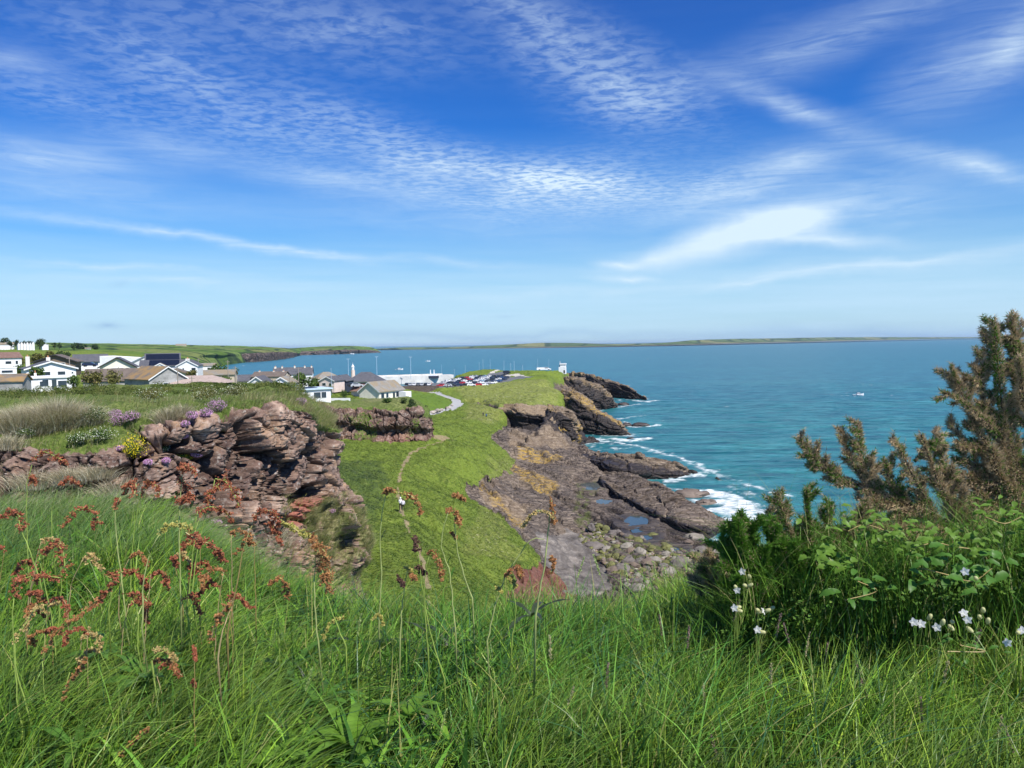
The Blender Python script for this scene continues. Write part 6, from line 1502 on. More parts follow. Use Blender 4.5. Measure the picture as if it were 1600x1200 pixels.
blades('meadow_grass', P_, np.clip(h, .06, .5) * np.interp(P_[:, 1], [3.6, 4.4], [1, .8]) * np.where((px > 380) & (px < 720) & (P_[:, 1] < 3.0), .6, 1), .0030 + .0060 * r.random(n) ** 1.5, lean, tint, M_BLADE, 4, seed=2, tipc=np.array([.26, .38, .09]))
# tall silky grass on the left shoulder and along the brow
P_, px = fore(42000, 44, 78, -160, 640, seed=12); n = len(P_)
h = (.20 + .20 * r.random(n)) * np.clip(1 + 1.1 * fbm(P_ / .45, 3, seed=341), .35, 1.25) * np.interp(px, [250, 400, 560], [.92, .68, .55]); dry = (P_[:, 1] > 5.2) * (r.random(n) < .35)
lean = np.c_[r.normal(.6, .38, n), r.normal(.1, .3, n), np.zeros(n)]
tint = np.where(dry[:, None], pickc([(.33, .34, .16), (.42, .42, .25)], [1, 1], n, r), pickc([(.06, .16, .02), (.09, .21, .03), (.12, .23, .05), (.10, .19, .06)], [3, 4, 2, 2], n, r))
blades('tall_grass', P_, h, .003 + .0026 * r.random(n), lean, tint, M_BLADE, 5, seed=3, tipc=np.array([.34, .40, .18]))
P_, px = fore(30000, 44, 78, 620, 1760, seed=13); n = len(P_)
h = (.20 + .22 * r.random(n)) * np.clip(1 + 1.1 * fbm(P_ / .4, 3, seed=342), .35, 1.25) * np.interp(px, [640, 1050, 1150], [.55, .58, 1])
lean = np.c_[r.normal(.1, .35, n), r.normal(.05, .25, n), np.zeros(n)]
tint = pickc([(.06, .15, .02), (.09, .19, .03), (.12, .22, .04), (.32, .31, .14), (.16, .22, .08)], [4, 4, 2, 1, 1.4], n, r)
blades('brow_grass', P_, h, .003 + .003 * r.random(n), lean, tint, M_BLADE, 5, seed=4, tipc=np.array([.30, .34, .15]))
P_, px = fore(9000, 14, 56, -160, 900, seed=18); cl_ = fbm(P_ / .45, 2, seed=330) + np.where((px < 260) & (P_[:, 1] < 4), .35, 0) + np.where((px > 420) & (px < 720) & (P_[:, 1] < 3.4), .3, 0); P_, px = P_[cl_ > .16], px[cl_ > .16]; n = len(P_)
blades('leafy_weeds', P_, .20 + .15 * r.random(n), .016 + .020 * r.random(n), np.c_[r.normal(0, .8, n), r.normal(-.1, .6, n), np.zeros(n)], pickc([(.04, .11, .02), (.11, .25, .03), (.20, .38, .05), (.02, .045, .015)], [3, 3, 2, 3], n, r), M_BLADE, 6, seed=19, droop=1.3)
# coarse cocksfoot blades in the middle
P_, px = fore(3800, 16, 54, 620, 1180, seed=14); n = len(P_)
h = .22 + .26 * r.random(n); lean = np.c_[r.normal(.25, .5, n), r.normal(0, .35, n), np.zeros(n)]
blades('coarse_grass', P_, h, .006 + .004 * r.random(n), lean, pickc([(.06, .17, .035), (.13, .30, .05), (.18, .36, .06), (.04, .11, .05)], [3, 3, 2, 1], n, r), M_BLADE, 6, seed=5, droop=1.0)
P_, px = fore(7000, 16, 55, seed=15); n = len(P_)
h = .25 + .25 * r.random(n); lean = np.c_[r.normal(.3, .5, n), r.normal(0, .35, n), np.zeros(n)]
blades('long_grass', P_, h, .0045 + .003 * r.random(n), lean, pickc([(.08, .2, .03), (.14, .27, .04), (.30, .30, .10), (.05, .13, .06)], [3, 3, 1, 1.5], n, r), M_BLADE, 6, seed=6, droop=1.0)
# bright sedge under the right-hand bushes: long crossing stalks
P_, px = fore(900, 40, 76, 1150, 1700, seed=16); n = len(P_)
blades('stalk_grass', P_, .45 + .35 * r.random(n), np.full(n, .003), np.c_[r.normal(-.5, .6, n), r.normal(0, .3, n), np.zeros(n)], pickc([(.10, .2, .03), (.30, .26, .12), (.18, .28, .05)], [2, 2, 2], n, r), M_BLADE, 7, seed=7, droop=.8)
# ------------------------------------------------------------------ generic bits for plants
def pl(pts, d):                        # pixel polyline at (slowly varying) distance -> 3D
    ds = d if hasattr(d, '__len__') else (d, d)
    k = len(pts)
    return [D(a, b, ds[0] + (ds[1] - ds[0]) * i / max(1, k - 1)) for i, (a, b) in enumerate(pts)]
def smooth_line(P, n): return [Vector(p) for p in cr(np.array(P), n)] if len(P) > 2 else [Vector(P[0]).lerp(Vector(P[1]), i / (n - 1)) for i in range(n)]
def pmat(name, c, rough=.5, tr_=0.0, var=.3, sc=25):
    m, t, b, o = newmat(name); g = geo(t)
    n_ = t.noise(g, sc, 4, .6); t.put(b, 'Base Color', t.ramp(n_, [(.3, tuple(k * (1 - var) for k in c)), (.7, tuple(min(1, k * (1 + var)) for k in c))])); b.inputs['Roughness'].default_value = rough
    if tr_:
        tb = t.add('ShaderNodeBsdfTranslucent', ins={'Color': (*[min(1, k * 1.5) for k in c], 1)}); mx = t.add('ShaderNodeMixShader', ins={0: tr_, 1: b.outputs[0], 2: tb.outputs[0]}); t.l.new(mx.outputs[0], o.inputs[0])
    return m
M_STEM = pmat('green_stem', (.22, .30, .06)); M_STEMP = pmat('pale_stem', (.30, .34, .12)); M_STEMR = pmat('reddish_stem', (.26, .20, .07)); M_STRAW = pmat('straw_stem', (.34, .26, .13))
M_SEED = {'rust': pmat('rust_seeds', (.36, .125, .065), .7, .25, .45, 60), 'orange': pmat('orange_seeds', (.40, .20, .08), .7, .25, .4, 60), 'tan': pmat('tan_seeds', (.50, .38, .16), .7, .25, .4, 60), 'dark': pmat('dark_seeds', (.13, .07, .05), .8, .1, .4, 60), 'yellow': pmat('yellow_seeds', (.46, .42, .12), .7, .3, .3, 60)}
M_LEAF = pmat('dock_leaf', (.085, .19, .03), .38, .35, .3, 18); M_LEAFD = pmat('old_leaf', (.035, .05, .025), .5, .1, .4, 20); M_LEAFB = pmat('bright_leaf', (.13, .25, .03), .4, .4, .3, 18)
def flakes(P, size, r, dirn=None, k=.55):
    n = len(P); a = r.normal(size=(n, 3)); 
    if dirn is not None: a = a * .6 + dirn
    a /= np.linalg.norm(a, axis=1, keepdims=True); b = np.cross(a, r.normal(size=(n, 3))); b /= np.linalg.norm(b, axis=1, keepdims=True) + 1e-9
    s = (size * r.uniform(.6, 1.4, n))[:, None]
    V = np.stack([P - a * s, P + b * s * k, P + a * s, P - b * s * k], 1).reshape(-1, 3)
    return V, np.arange(4 * n).reshape(n, 4)
def leaf_mesh(mb, base, dirn, L, W, bend=.5, up=Vector((0, 0, 1)), rows=8):
    dirn = Vector(dirn).normalized(); side = dirn.cross(up).normalized(); nrm = side.cross(dirn)
    b0 = len(mb.v); p = Vector(base); dd_ = dirn.copy()
    for i in range(rows + 1):
        t_ = i / rows; w = W * (math.sin(math.pi * min(1, t_ * .92 + .06)) ** .75) * (1 - .25 * t_)
        wave = .1 * W * math.sin(t_ * 14)
        for s in (-1, 0, 1):
            mb.v.append(tuple(p + side * s * w * .5 + nrm * (abs(s) * w * .16 + (wave if s else 0) * s)))
        p = p + dd_ * (L / rows); dd_ = (dd_ - nrm * bend / rows * 1.2 - Vector((0, 0, bend * .6 / rows))).normalized()
    for i in range(rows):
        for s in (0, 1):
            a = b0 + i * 3 + s; mb.f.append((a, a + 1, a + 4, a + 3))
SEEDN = [0]
def sorrel(stem, clusters, d, label, stem_mat=M_STEM, leaves=(), thick=.0030, ztop=None):
    """stem: pixel polyline base->top; clusters: list of (pixel polyline, colour, spread px)"""
    SEEDN[0] += 1; rg = np.random.default_rng(900 + SEEDN[0]); rd = random.Random(SEEDN[0])
    base = D(*stem[0], d)
    root = empty('sorrel_plant', base, 0, label=label, cat='wild plant', group='flowering sorrel and dock plants on the bank')
    off = Vector(base)
    L3 = [Vector(p) - off for p in pl(stem, (d, d))]
    sm = smooth_line(L3, max(6, 3 * len(stem))); wob_ = [Vector((rd.uniform(-1, 1), rd.uniform(-1, 1), rd.uniform(-1, 1))) * .002 for _ in sm]
    pts_ = [p + w for p, w in zip(sm, wob_)]
    low = pts_[0] + Vector((rd.uniform(-.03, .03), .05, -.35))
    m = MB(); n_ = len(pts_); m.tube([low] + pts_, [thick] + [thick * (1 - .6 * i / n_) for i in range(n_)], 5); so = m.build('stem', stem_mat, root, smooth=True)
    for cp, colr, spread in clusters:
        C = smooth_line([Vector(p) - off for p in pl(cp, (d, d + rd.uniform(-.08, .08)))], 14)
        m = MB(); m.tube(C, [thick * .6] * 14, 4)
        sp = spread * .98 / FPX * d; PP = []
        for k in range(20):
            i = rd.randint(1, 13); q = C[i]; out = Vector((rd.gauss(0, 1), rd.gauss(0, 1), rd.gauss(-.5, .8))).normalized() * sp * rd.uniform(.5, 1.25)
            m.tube([q, q + out * .6 + Vector((0, 0, .12 * sp)), q + out], .0007, 3, False)
            for _ in range(16): t_ = rd.uniform(.25, 1.05); PP.append(q + out * t_ + Vector((rd.gauss(0, 1), rd.gauss(0, 1), rd.gauss(0, 1))) * sp * .13)
        for _ in range(70): q = C[rd.randint(0, 13)]; PP.append(q + Vector((rd.gauss(0, 1), rd.gauss(0, 1), rd.gauss(0, 1))) * sp * .3)
        V_, F_ = flakes(np.array([p[:] for p in PP]), .0040, rg, k=.75)
        V2_, F2_ = flakes(np.array([p[:] for p in PP]), .0036, rg, k=.75)
        st_ = m.build('seed_stalk', stem_mat, root)
        mesh_np('seed_cluster', np.r_[V_, V2_], np.r_[F_, F2_ + len(V_)], M_SEED[colr], root, smooth=False)
    for (px_l, py_l, dx, dy, L, W, mt_) in leaves:
        q = Vector(D(px_l, py_l, d)) - off; dirn = _r * dx - _u * dy + _f * rd.uniform(-.3, .3)
        m = MB(); leaf_mesh(m, q, dirn, L, W, .4); m.build('leaf', mt_, root, smooth=True)
    return root
S = sorrel
Rr, Oo, Tt, Dk, Yy = 'rust', 'orange', 'tan', 'dark', 'yellow'
S([(62, 905), (46, 860), (34, 828), (30, 812)], [([(2, 808), (16, 800), (30, 806), (34, 824)], Rr, 11)], 2.7, 'rust-red sorrel drooping at the left edge of the frame')
S([(90, 1000), (96, 900), (95, 850), (98, 822)], [([(96, 822), (114, 800), (140, 794), (151, 806), (149, 824)], Rr, 10)], 2.9, 'sorrel with an arched red head above the left grass')
S([(92, 1080), (80, 960), (62, 880), (60, 868)], [([(62, 866), (84, 850), (98, 862), (102, 892)], Rr, 11)], 2.6, 'sorrel whose red head hangs right, left of the pale stem')
S([(40, 1180), (26, 1080), (20, 980), (21, 935)], [([(20, 932), (32, 908), (56, 900), (97, 903)], Rr, 12), ([(42, 926), (66, 926)], Rr, 6)], 2.3, 'near sorrel with a broad orange-red horizontal head at lower left')
S([(60, 1190), (46, 1120), (24, 1040), (22, 1006)], [([(22, 1004), (42, 972), (58, 950), (90, 942)], Tt, 6)], 2.3, 'sorrel with a thin tan arching head at lower left')
S([(100, 1190), (70, 1090), (66, 1030)], [([(66, 1020), (92, 985), (118, 965), (152, 938)], Oo, 8), ([(140, 950), (165, 925), (185, 905)], Rr, 7)], 2.4, 'sorrel with long loose reddish plume leaning right over the dark leaves')
S([(75, 1195), (95, 1100), (110, 1050)], [([(98, 1095), (112, 1060), (125, 1045), (134, 1028)], Oo, 5)], 2.3, 'small tan sorrel plume at lower left')
S([(198, 985), (190, 900), (182, 840), (180, 795), (190, 772)], [([(196, 772), (200, 756), (212, 756), (210, 772)], Rr, 9), ([(178, 792), (186, 780)], Rr, 5)], 2.9, 'tall pale-stemmed sorrel standing straight against the rock', M_STEMP, thick=.0034)
S([(205, 965), (205, 880), (214, 800), (222, 770)], [([(222, 768), (230, 756), (246, 760), (250, 772)], Rr, 8)], 3.1, 'sorrel just right of the straight pale stem, red head')
S([(45, 900), (42, 820), (42, 760), (50, 724)], [([(48, 722), (66, 706), (88, 714), (102, 722)], Rr, 9), ([(48, 742), (54, 752)], Rr, 7)], 3.3, 'tall sorrel with loose red arch against the dry tufts at left')
S([(82, 860), (82, 790), (94, 757)], [([(96, 756), (108, 748), (122, 756)], Rr, 7)], 3.5, 'small distant sorrel left of the dry rock face')
S([(170, 960), (176, 910), (172, 902)], [([(168, 902), (190, 894), (208, 892), (226, 902)], Rr, 9), ([(222, 900), (230, 920)], Rr, 6)], 2.7, 'sorrel with red head on bent stem beside the dark green leaves')
S([(215, 1010), (216, 960), (204, 936)], [([(196, 930), (214, 928), (228, 938), (236, 946)], Rr, 7)], 2.6, 'lower red sorrel head right below the bent-stem one')
S([(222, 980), (226, 900), (240, 850), (250, 832)], [([(248, 832), (262, 822), (280, 818), (298, 826)], Yy, 9), ([(290, 832), (310, 844), (330, 850)], Rr, 11), ([(328, 850), (340, 862), (350, 876)], Rr, 9), ([(272, 870), (275, 884)], Rr, 6)], 2.5, 'sorrel with yellow-green top turning to red drooping tips', M_STEMP)
S([(282, 930), (280, 840), (282, 780), (284, 740)], [([(282, 732), (290, 728), (304, 734)], Rr, 10), ([(280, 745), (292, 760), (298, 782)], Rr, 10), ([(278, 782), (296, 780)], Rr, 8)], 2.8, 'tall sorrel with crowded red head below the yellow flowers', M_STEMP, thick=.0032)
S([(300, 930), (310, 850), (326, 790), (336, 750)], [([(336, 748), (352, 752), (364, 770), (374, 792)], Rr, 12), ([(342, 756), (330, 768), (324, 780)], Rr, 9)], 2.8, 'sorrel with a wide red umbrella head in front of the rock')
S([(292, 960), (300, 880), (306, 820), (308, 800)], [([(308, 800), (330, 792), (350, 800), (364, 812)], Rr, 9)], 2.7, 'sorrel with horizontal orange-red spray below the umbrella head')
S([(356, 990), (372, 900), (382, 850), (396, 815)], [([(396, 808), (410, 798), (430, 802), (436, 820)], Rr, 10), ([(420, 812), (430, 830), (438, 846)], Rr, 9), ([(436, 812), (462, 828), (476, 838)], Yy, 6)], 2.5, 'sorrel on a thick brownish stem, red head over the grass edge', M_STEMR, thick=.0034)
S([(340, 1030), (350, 980), (365, 940)], [([(362, 938), (346, 958), (334, 980), (330, 1000)], Oo, 8)], 2.4, 'hanging tan-orange sorrel plume below the thick brownish stem', M_STRAW)
S([(304, 1190), (304, 1100), (303, 1020)], [([(303, 1010), (306, 1030)], Rr, 3), ([(302, 1062), (303, 1072)], Rr, 3)], 2.3, 'thin bare sorrel stem rising from the bright turf', M_STEMR, thick=.0022)
S([(168, 1200), (190, 1170), (212, 1150)], [([(176, 1190), (198, 1168), (218, 1150), (232, 1138)], Oo, 5)], 2.2, 'tan seed spike leaning right at the bottom left')
S([(236, 1030), (250, 1020), (262, 1016)], [([(240, 1014), (258, 1016), (276, 1030)], Tt, 6)], 2.4, 'small tan seed spray above the dark leaves')
S([(496, 1000), (492, 930), (492, 880), (500, 850)], [([(484, 836), (496, 850), (508, 862)], Oo, 10), ([(498, 862), (510, 880), (518, 900)], Oo, 12), ([(500, 880), (506, 900), (514, 918)], Oo, 11), ([(450, 820), (470, 830), (486, 838)], Yy, 6)], 2.6, 'bushy orange-brown sorrel in front of the cliff foot', M_STEMP, thick=.0032)
S([(540, 1010), (520, 960), (510, 930)], [([(506, 1000), (512, 980), (522, 968), (536, 964)], Yy, 4)], 2.6, 'curled green sorrel tip beside the bushy orange-brown one')
S([(592, 985), (596, 900), (594, 840), (598, 800), (604, 770)], [([(600, 770), (608, 764), (616, 768)], Oo, 6), ([(632, 770), (644, 776), (652, 786), (658, 800)], Oo, 7), ([(606, 766), (620, 770), (634, 772)], Yy, 2)], 2.8, 'tall sorrel bending right over the grass valley beside the walkers', M_STEMP, leaves=((596, 846, .15, -1, .05, .012, M_LEAFD),))
S([(694, 1060), (672, 990), (660, 920), (654, 870), (650, 848)], [([(648, 838), (650, 848), (649, 862)], Dk, 6), ([(640, 895), (650, 905)], Oo, 5)], 2.6, 'sorrel with a dark brown upright head in the middle of the valley', leaves=((668, 990, -1, -1, .09, .02, M_LEAFD), (650, 960, -.4, -1, .07, .015, M_LEAF)))
S([(668, 1010), (664, 940), (664, 900), (670, 870)], [([(670, 862), (680, 866), (686, 880), (691, 902)], Oo, 7), ([(654, 884), (662, 896)], Dk, 6)], 2.6, 'sorrel with an orange drooping head right of the dark brown one')
S([(626, 1000), (628, 950), (632, 920), (638, 888)], [([(632, 886), (644, 892)], Yy, 3), ([(622, 900), (630, 915)], Dk, 4)], 2.6, 'short forked green stem left of the dark brown head', M_STEMP)
S([(738, 935), (722, 890), (713, 848), (710, 800)], [([(709, 776), (716, 772), (724, 780)], Oo, 6), ([(711, 798), (716, 808), (718, 822)], Oo, 6), ([(705, 832), (712, 840)], Oo, 3)], 2.8, 'right of the twin sorrel stems over the shore boundary', M_STEMP)
S([(712, 990), (706, 930), (702, 892), (690, 855), (694, 820), (700, 798)], [([(698, 800), (704, 794)], Oo, 4)], 2.7, 'left of the twin sorrel stems over the shore boundary', M_STEMP, leaves=((704, 905, .2, -1, .05, .012, M_LEAF), (700, 880, .3, -1, .04, .01, M_LEAF)))
S([(838, 960), (846, 905), (853, 869), (857, 820), (859, 782)], [([(861, 780), (864, 800), (865, 818)], Oo, 5), ([(818, 822), (828, 806), (845, 798), (862, 806)], Tt, 5), ([(860, 870), (866, 880), (860, 896)], Oo, 5)], 2.5, 'thick green upright sorrel stalk standing against the beach', M_STEMP, thick=.0038)
S([(762, 1000), (776, 940), (790, 900), (812, 866), (830, 842), (850, 842)], [([(790, 900), (798, 890)], Oo, 4), ([(776, 918), (784, 924)], Yy, 4)], 2.6, 'arching pale sorrel stem left of the thick green stalk', M_STEMP, thick=.0032)
S([(800, 1000), (806, 950), (800, 920)], [([(808, 884), (814, 900)], Oo, 6), ([(796, 900), (804, 915)], Yy, 5)], 2.7, 'short sorrel in front of the red shore rock')
S([(560, 1060), (575, 1010), (590, 985)], [([(582, 968), (592, 960), (598, 975)], Yy, 3)], 2.5, 'low green sorrel shoot at the brow below the valley')
rq = random.Random(31)
for k in range(30):
    x0 = rq.uniform(-10, 440); y0 = rq.uniform(900, 1150) if x0 < 280 else rq.uniform(880, 1000); hgt = rq.uniform(45, 110); ln_ = rq.uniform(-25, 30); d_ = np.interp(y0, [850, 1150], [3.1, 2.35])
    top = (x0 + ln_, y0 - hgt); dr_ = rq.choice([-1, 1, 1]); 
    cl_ = [(top[0], top[1] + 2), (top[0] + dr_ * rq.uniform(8, 16), top[1] - rq.uniform(2, 8)), (top[0] + dr_ * rq.uniform(20, 32), top[1] + rq.uniform(0, 12)), (top[0] + dr_ * rq.uniform(26, 38), top[1] + rq.uniform(12, 26))]
    kc = rq.choice([Rr, Rr, Oo, Tt])
    S([(x0, y0 + 40), (x0 + ln_ * .3, y0 - hgt * .3), top], [(cl_, kc, rq.uniform(4, 8))], float(d_), 'small %s-headed sorrel half sunk in the grass at left' % kc, rq.choice([M_STEM, M_STRAW, M_STEMR]), thick=.0022)
# ------------------------------------------------------------------ broad-leaved rosettes
def rosette(px, py, d, n, L, W, mat, label, name='dock_rosette', seed=0, up=.6, group='leafy rosettes in the turf'):
    rd = random.Random(seed); q = Vector(D(px, py, d)) + Vector((0, 0, .03)); root = empty(name, q, 0, label=label, cat='wild plant', group=group)
    for k in range(n):
        a = 6.283 * k / n + rd.uniform(-.3, .3); m = MB()
        leaf_mesh(m, (0, 0, -.04), (math.cos(a), math.sin(a), up * rd.uniform(.6, 2.2)), L * rd.uniform(.7, 1.2), W * rd.uniform(.8, 1.2), rd.uniform(.5, 1.1)); m.build('leaf', mat, root, smooth=True)
    return root
for k, (px, py, d, n, L, W, mt_, lab) in enumerate(((545, 1160, 2.35, 11, .20, .035, M_LEAFB, 'large bright rosette at the bottom left of centre'), (500, 1100, 2.6, 9, .18, .036, M_LEAF, 'broad-leaved rosette above the large bright one'), (640, 1115, 2.5, 6, .17, .045, M_LEAFB, 'rosette with one wide glossy leaf pointing right'), (390, 1180, 2.3, 8, .17, .04, M_LEAFB, 'pale green rosette in the bright turf at the bottom'),
        (455, 1050, 2.9, 6, .18, .035, M_LEAF, 'dark leafy rosette under the bushy orange-brown sorrel'), (40, 1130, 2.4, 9, .16, .04, M_LEAF, 'dark rosette at the bottom left corner'), (230, 1060, 2.6, 10, .16, .045, M_LEAF, 'dark heap of crinkled leaves between the left sorrels'), (160, 1020, 2.8, 8, .15, .04, M_LEAF, 'dark leaves behind the loose reddish plume'), (280, 1010, 3.0, 7, .15, .04, M_LEAF, 'dark leaves at the foot of the tall red sorrels'),
        (770, 1040, 3.0, 6, .20, .03, M_LEAF, 'narrow-leaved rosette at the brow right of centre'), (700, 1010, 3.2, 5, .20, .028, M_LEAFD, 'dark narrow leaves at the brow below the valley'), (575, 1015, 3.2, 5, .2, .028, M_LEAFD, 'dark pointed leaves at the brow left of the valley'), (830, 960, 3.2, 5, .18, .03, M_LEAFD, 'dark broad blades at the foot of the thick green stalk'), (1000, 1060, 3.0, 6, .2, .02, M_LEAF, 'blue-green strap leaves among the coarse grass'), (420, 1190, 2.2, 6, .14, .04, M_LEAFB, 'small bright rosette at the bottom edge'), (120, 1170, 2.2, 6, .15, .03, M_LEAF, 'narrow green leaves at the bottom left'))):
    rosette(px, py, d, n, L, W, mt_, lab, seed=k)
# ------------------------------------------------------------------ grass heads
M_HEADV = pmat('purple_grass_head', (.22, .15, .13), .8, .2, .3, 80); M_HEADT = pmat('tan_grass_head', (.40, .36, .20), .8, .2, .3, 80); M_HEADG = pmat('green_grass_head', (.36, .44, .16), .8, .3, .2, 80)
rd = random.Random(77)
heads = [(1033, 985, 1), (860, 1020, 0), (948, 1065, 1), (888, 1100, 0), (1150, 960, 1), (1215, 985, 1), (1232, 1000, 1), (1260, 1015, 0), (1290, 1030, 1), (1205, 1065, 0), (1345, 1060, 1), (1355, 1090, 1), (1300, 1050, 2), (1025, 900, 2), (1040, 910, 2), (935, 890, 2), (905, 895, 2), (1100, 1100, 0), (1120, 1180, 1), (910, 1185, 0), (1560, 1150, 0), (1580, 1165, 1), (1440, 1120, 1), (560, 985, 2), (480, 1070, 2), (180, 1110, 2), (225, 1105, 2), (980, 905, 2), (1075, 1005, 1), (1010, 1130, 2), (1475, 1060, 0), (1390, 1150, 2), (740, 1090, 2), (690, 1140, 2), (1525, 1010, 1), (1600, 1090, 0)]
for k, (px, py, c) in enumerate(heads):
    d = 2.3 + max(0, (1180 - py)) / 260 * .75 + rd.uniform(-.1, .1); q = Vector(D(px, py, d)); root = empty('grass_head', q, 0, label='%s grass flower spike standing %s' % (('tan', 'purplish brown', 'pale green')[c], 'among the turf'), cat='grass spike', group='%s grass flower spikes' % ('tan', 'purplish brown', 'pale green')[c])
    ln_ = Vector((rd.uniform(-.35, .35), rd.uniform(-.1, .1), 1)).normalized(); b_ = -ln_ * .45 + Vector((rd.uniform(-.08, .08), .0, 0))
    m = MB(); m.tube([b_, -ln_ * .2, Vector((0, 0, 0)), ln_ * .05], [.0012, .001, .0009, .0006], 4); m.build('stalk', M_STEM, root)
    rg = np.random.default_rng(k); t_ = rg.uniform(-.02, .065, 150); PP = np.outer(t_, ln_) + rg.normal(0, .0022, (150, 3)); V_, F_ = flakes(PP, .0036, rg, np.array(ln_)[None] * 1.2, .4)
    mesh_np('seed_spike', V_, F_, (M_HEADT, M_HEADV, M_HEADG)[c], root, smooth=False)
# ------------------------------------------------------------------ white campion on the right
M_PETAL = pmat('white_petal', (.84, .83, .80), .6, .55, .08, 90); M_CALYX = pmat('cream_calyx', (.52, .52, .26), .6, .3, .2, 90)
def campion(fl, d, label):
    root = empty('white_campion', D(fl[0][0], fl[0][1] + 60, d), 0, label=label, cat='wildflower'); off = Vector(root.location); rd = random.Random(len(label))
    for (px, py, ang, op) in fl:
        q = Vector(D(px, py, d + rd.uniform(-.05, .05))) - off; ax = (Vector(_r * math.cos(R_(ang)) + _u * math.sin(R_(ang)) - _f * .5) + sdir * .75).normalized()
        m = MB(); m.tube([q - ax * .028, q - ax * .023, q - ax * .015, q - ax * .005, q], [.0015, .006, .0078, .0066, .004], 8); cx_ = m.build('calyx', M_CALYX, root, smooth=True)
        m = MB(); m.tube([Vector((0, 0, -.05)), (q - ax * .03) * .5 + Vector((0, 0, -.03)), q - ax * .02], .0009, 4); m.build('stalk', M_STEM, root)
        if op:
            m = MB(); s1_ = ax.cross(Vector((0, 0, 1))).normalized(); s2_ = ax.cross(s1_)
            for k in range(5):
                a = k * 1.2566; dr = (s1_ * math.cos(a) + s2_ * math.sin(a)); leaf_mesh(m, q + dr * .001, dr + ax * .25, .0145, .0125, .3, up=ax, rows=4)
            m.build('petals', M_PETAL, root, smooth=True)
C_ = campion
C_([(1508, 893, 200, 1), (1524, 902, 180, 0)], 2.6, 'single white campion flower high on the right among the big leaves')
C_([(1428, 972, 190, 1), (1440, 975, 180, 1)], 2.5, 'white campion pair at the left of the flower cluster on the right')
C_([(1464, 980, 200, 1), (1487, 972, 200, 0), (1475, 968, 100, 0), (1455, 960, 90, 0), (1490, 985, 260, 0)], 2.5, 'white campion with long tubes in the centre of the right flower cluster')
C_([(1506, 958, 160, 1), (1512, 968, 200, 1), (1530, 962, 170, 0), (1536, 950, 150, 0), (1545, 966, 120, 0), (1520, 988, 270, 0)], 2.5, 'white campion with widest open flower at the right of the cluster')
C_([(1574, 1004, 200, 1), (1590, 988, 190, 0), (1598, 985, 180, 1)], 2.5, 'cream campion flower low at the right frame edge')
C_([(1160, 893, 200, 1), (1170, 898, 150, 0)], 2.9, 'white campion in the shade of the green gorse, uppermost on the left')
C_([(1152, 922, 200, 1), (1162, 914, 190, 0), (1176, 912, 30, 0), (1148, 915, 160, 0)], 2.9, 'loose white campion below the uppermost one under the green gorse')
C_([(1148, 950, 190, 1), (1158, 948, 0, 0), (1160, 955, 330, 0)], 2.8, 'white campion left of the long-tubed flowers under the green gorse')
C_([(1182, 952, 180, 0), (1192, 955, 10, 1), (1204, 952, 20, 0), (1210, 948, 40, 0)], 2.8, 'row of long cream campion tubes under the green gorse')
C_([(1184, 984, 180, 1), (1196, 988, 340, 0)], 2.7, 'lone white campion lowest under the green gorse')
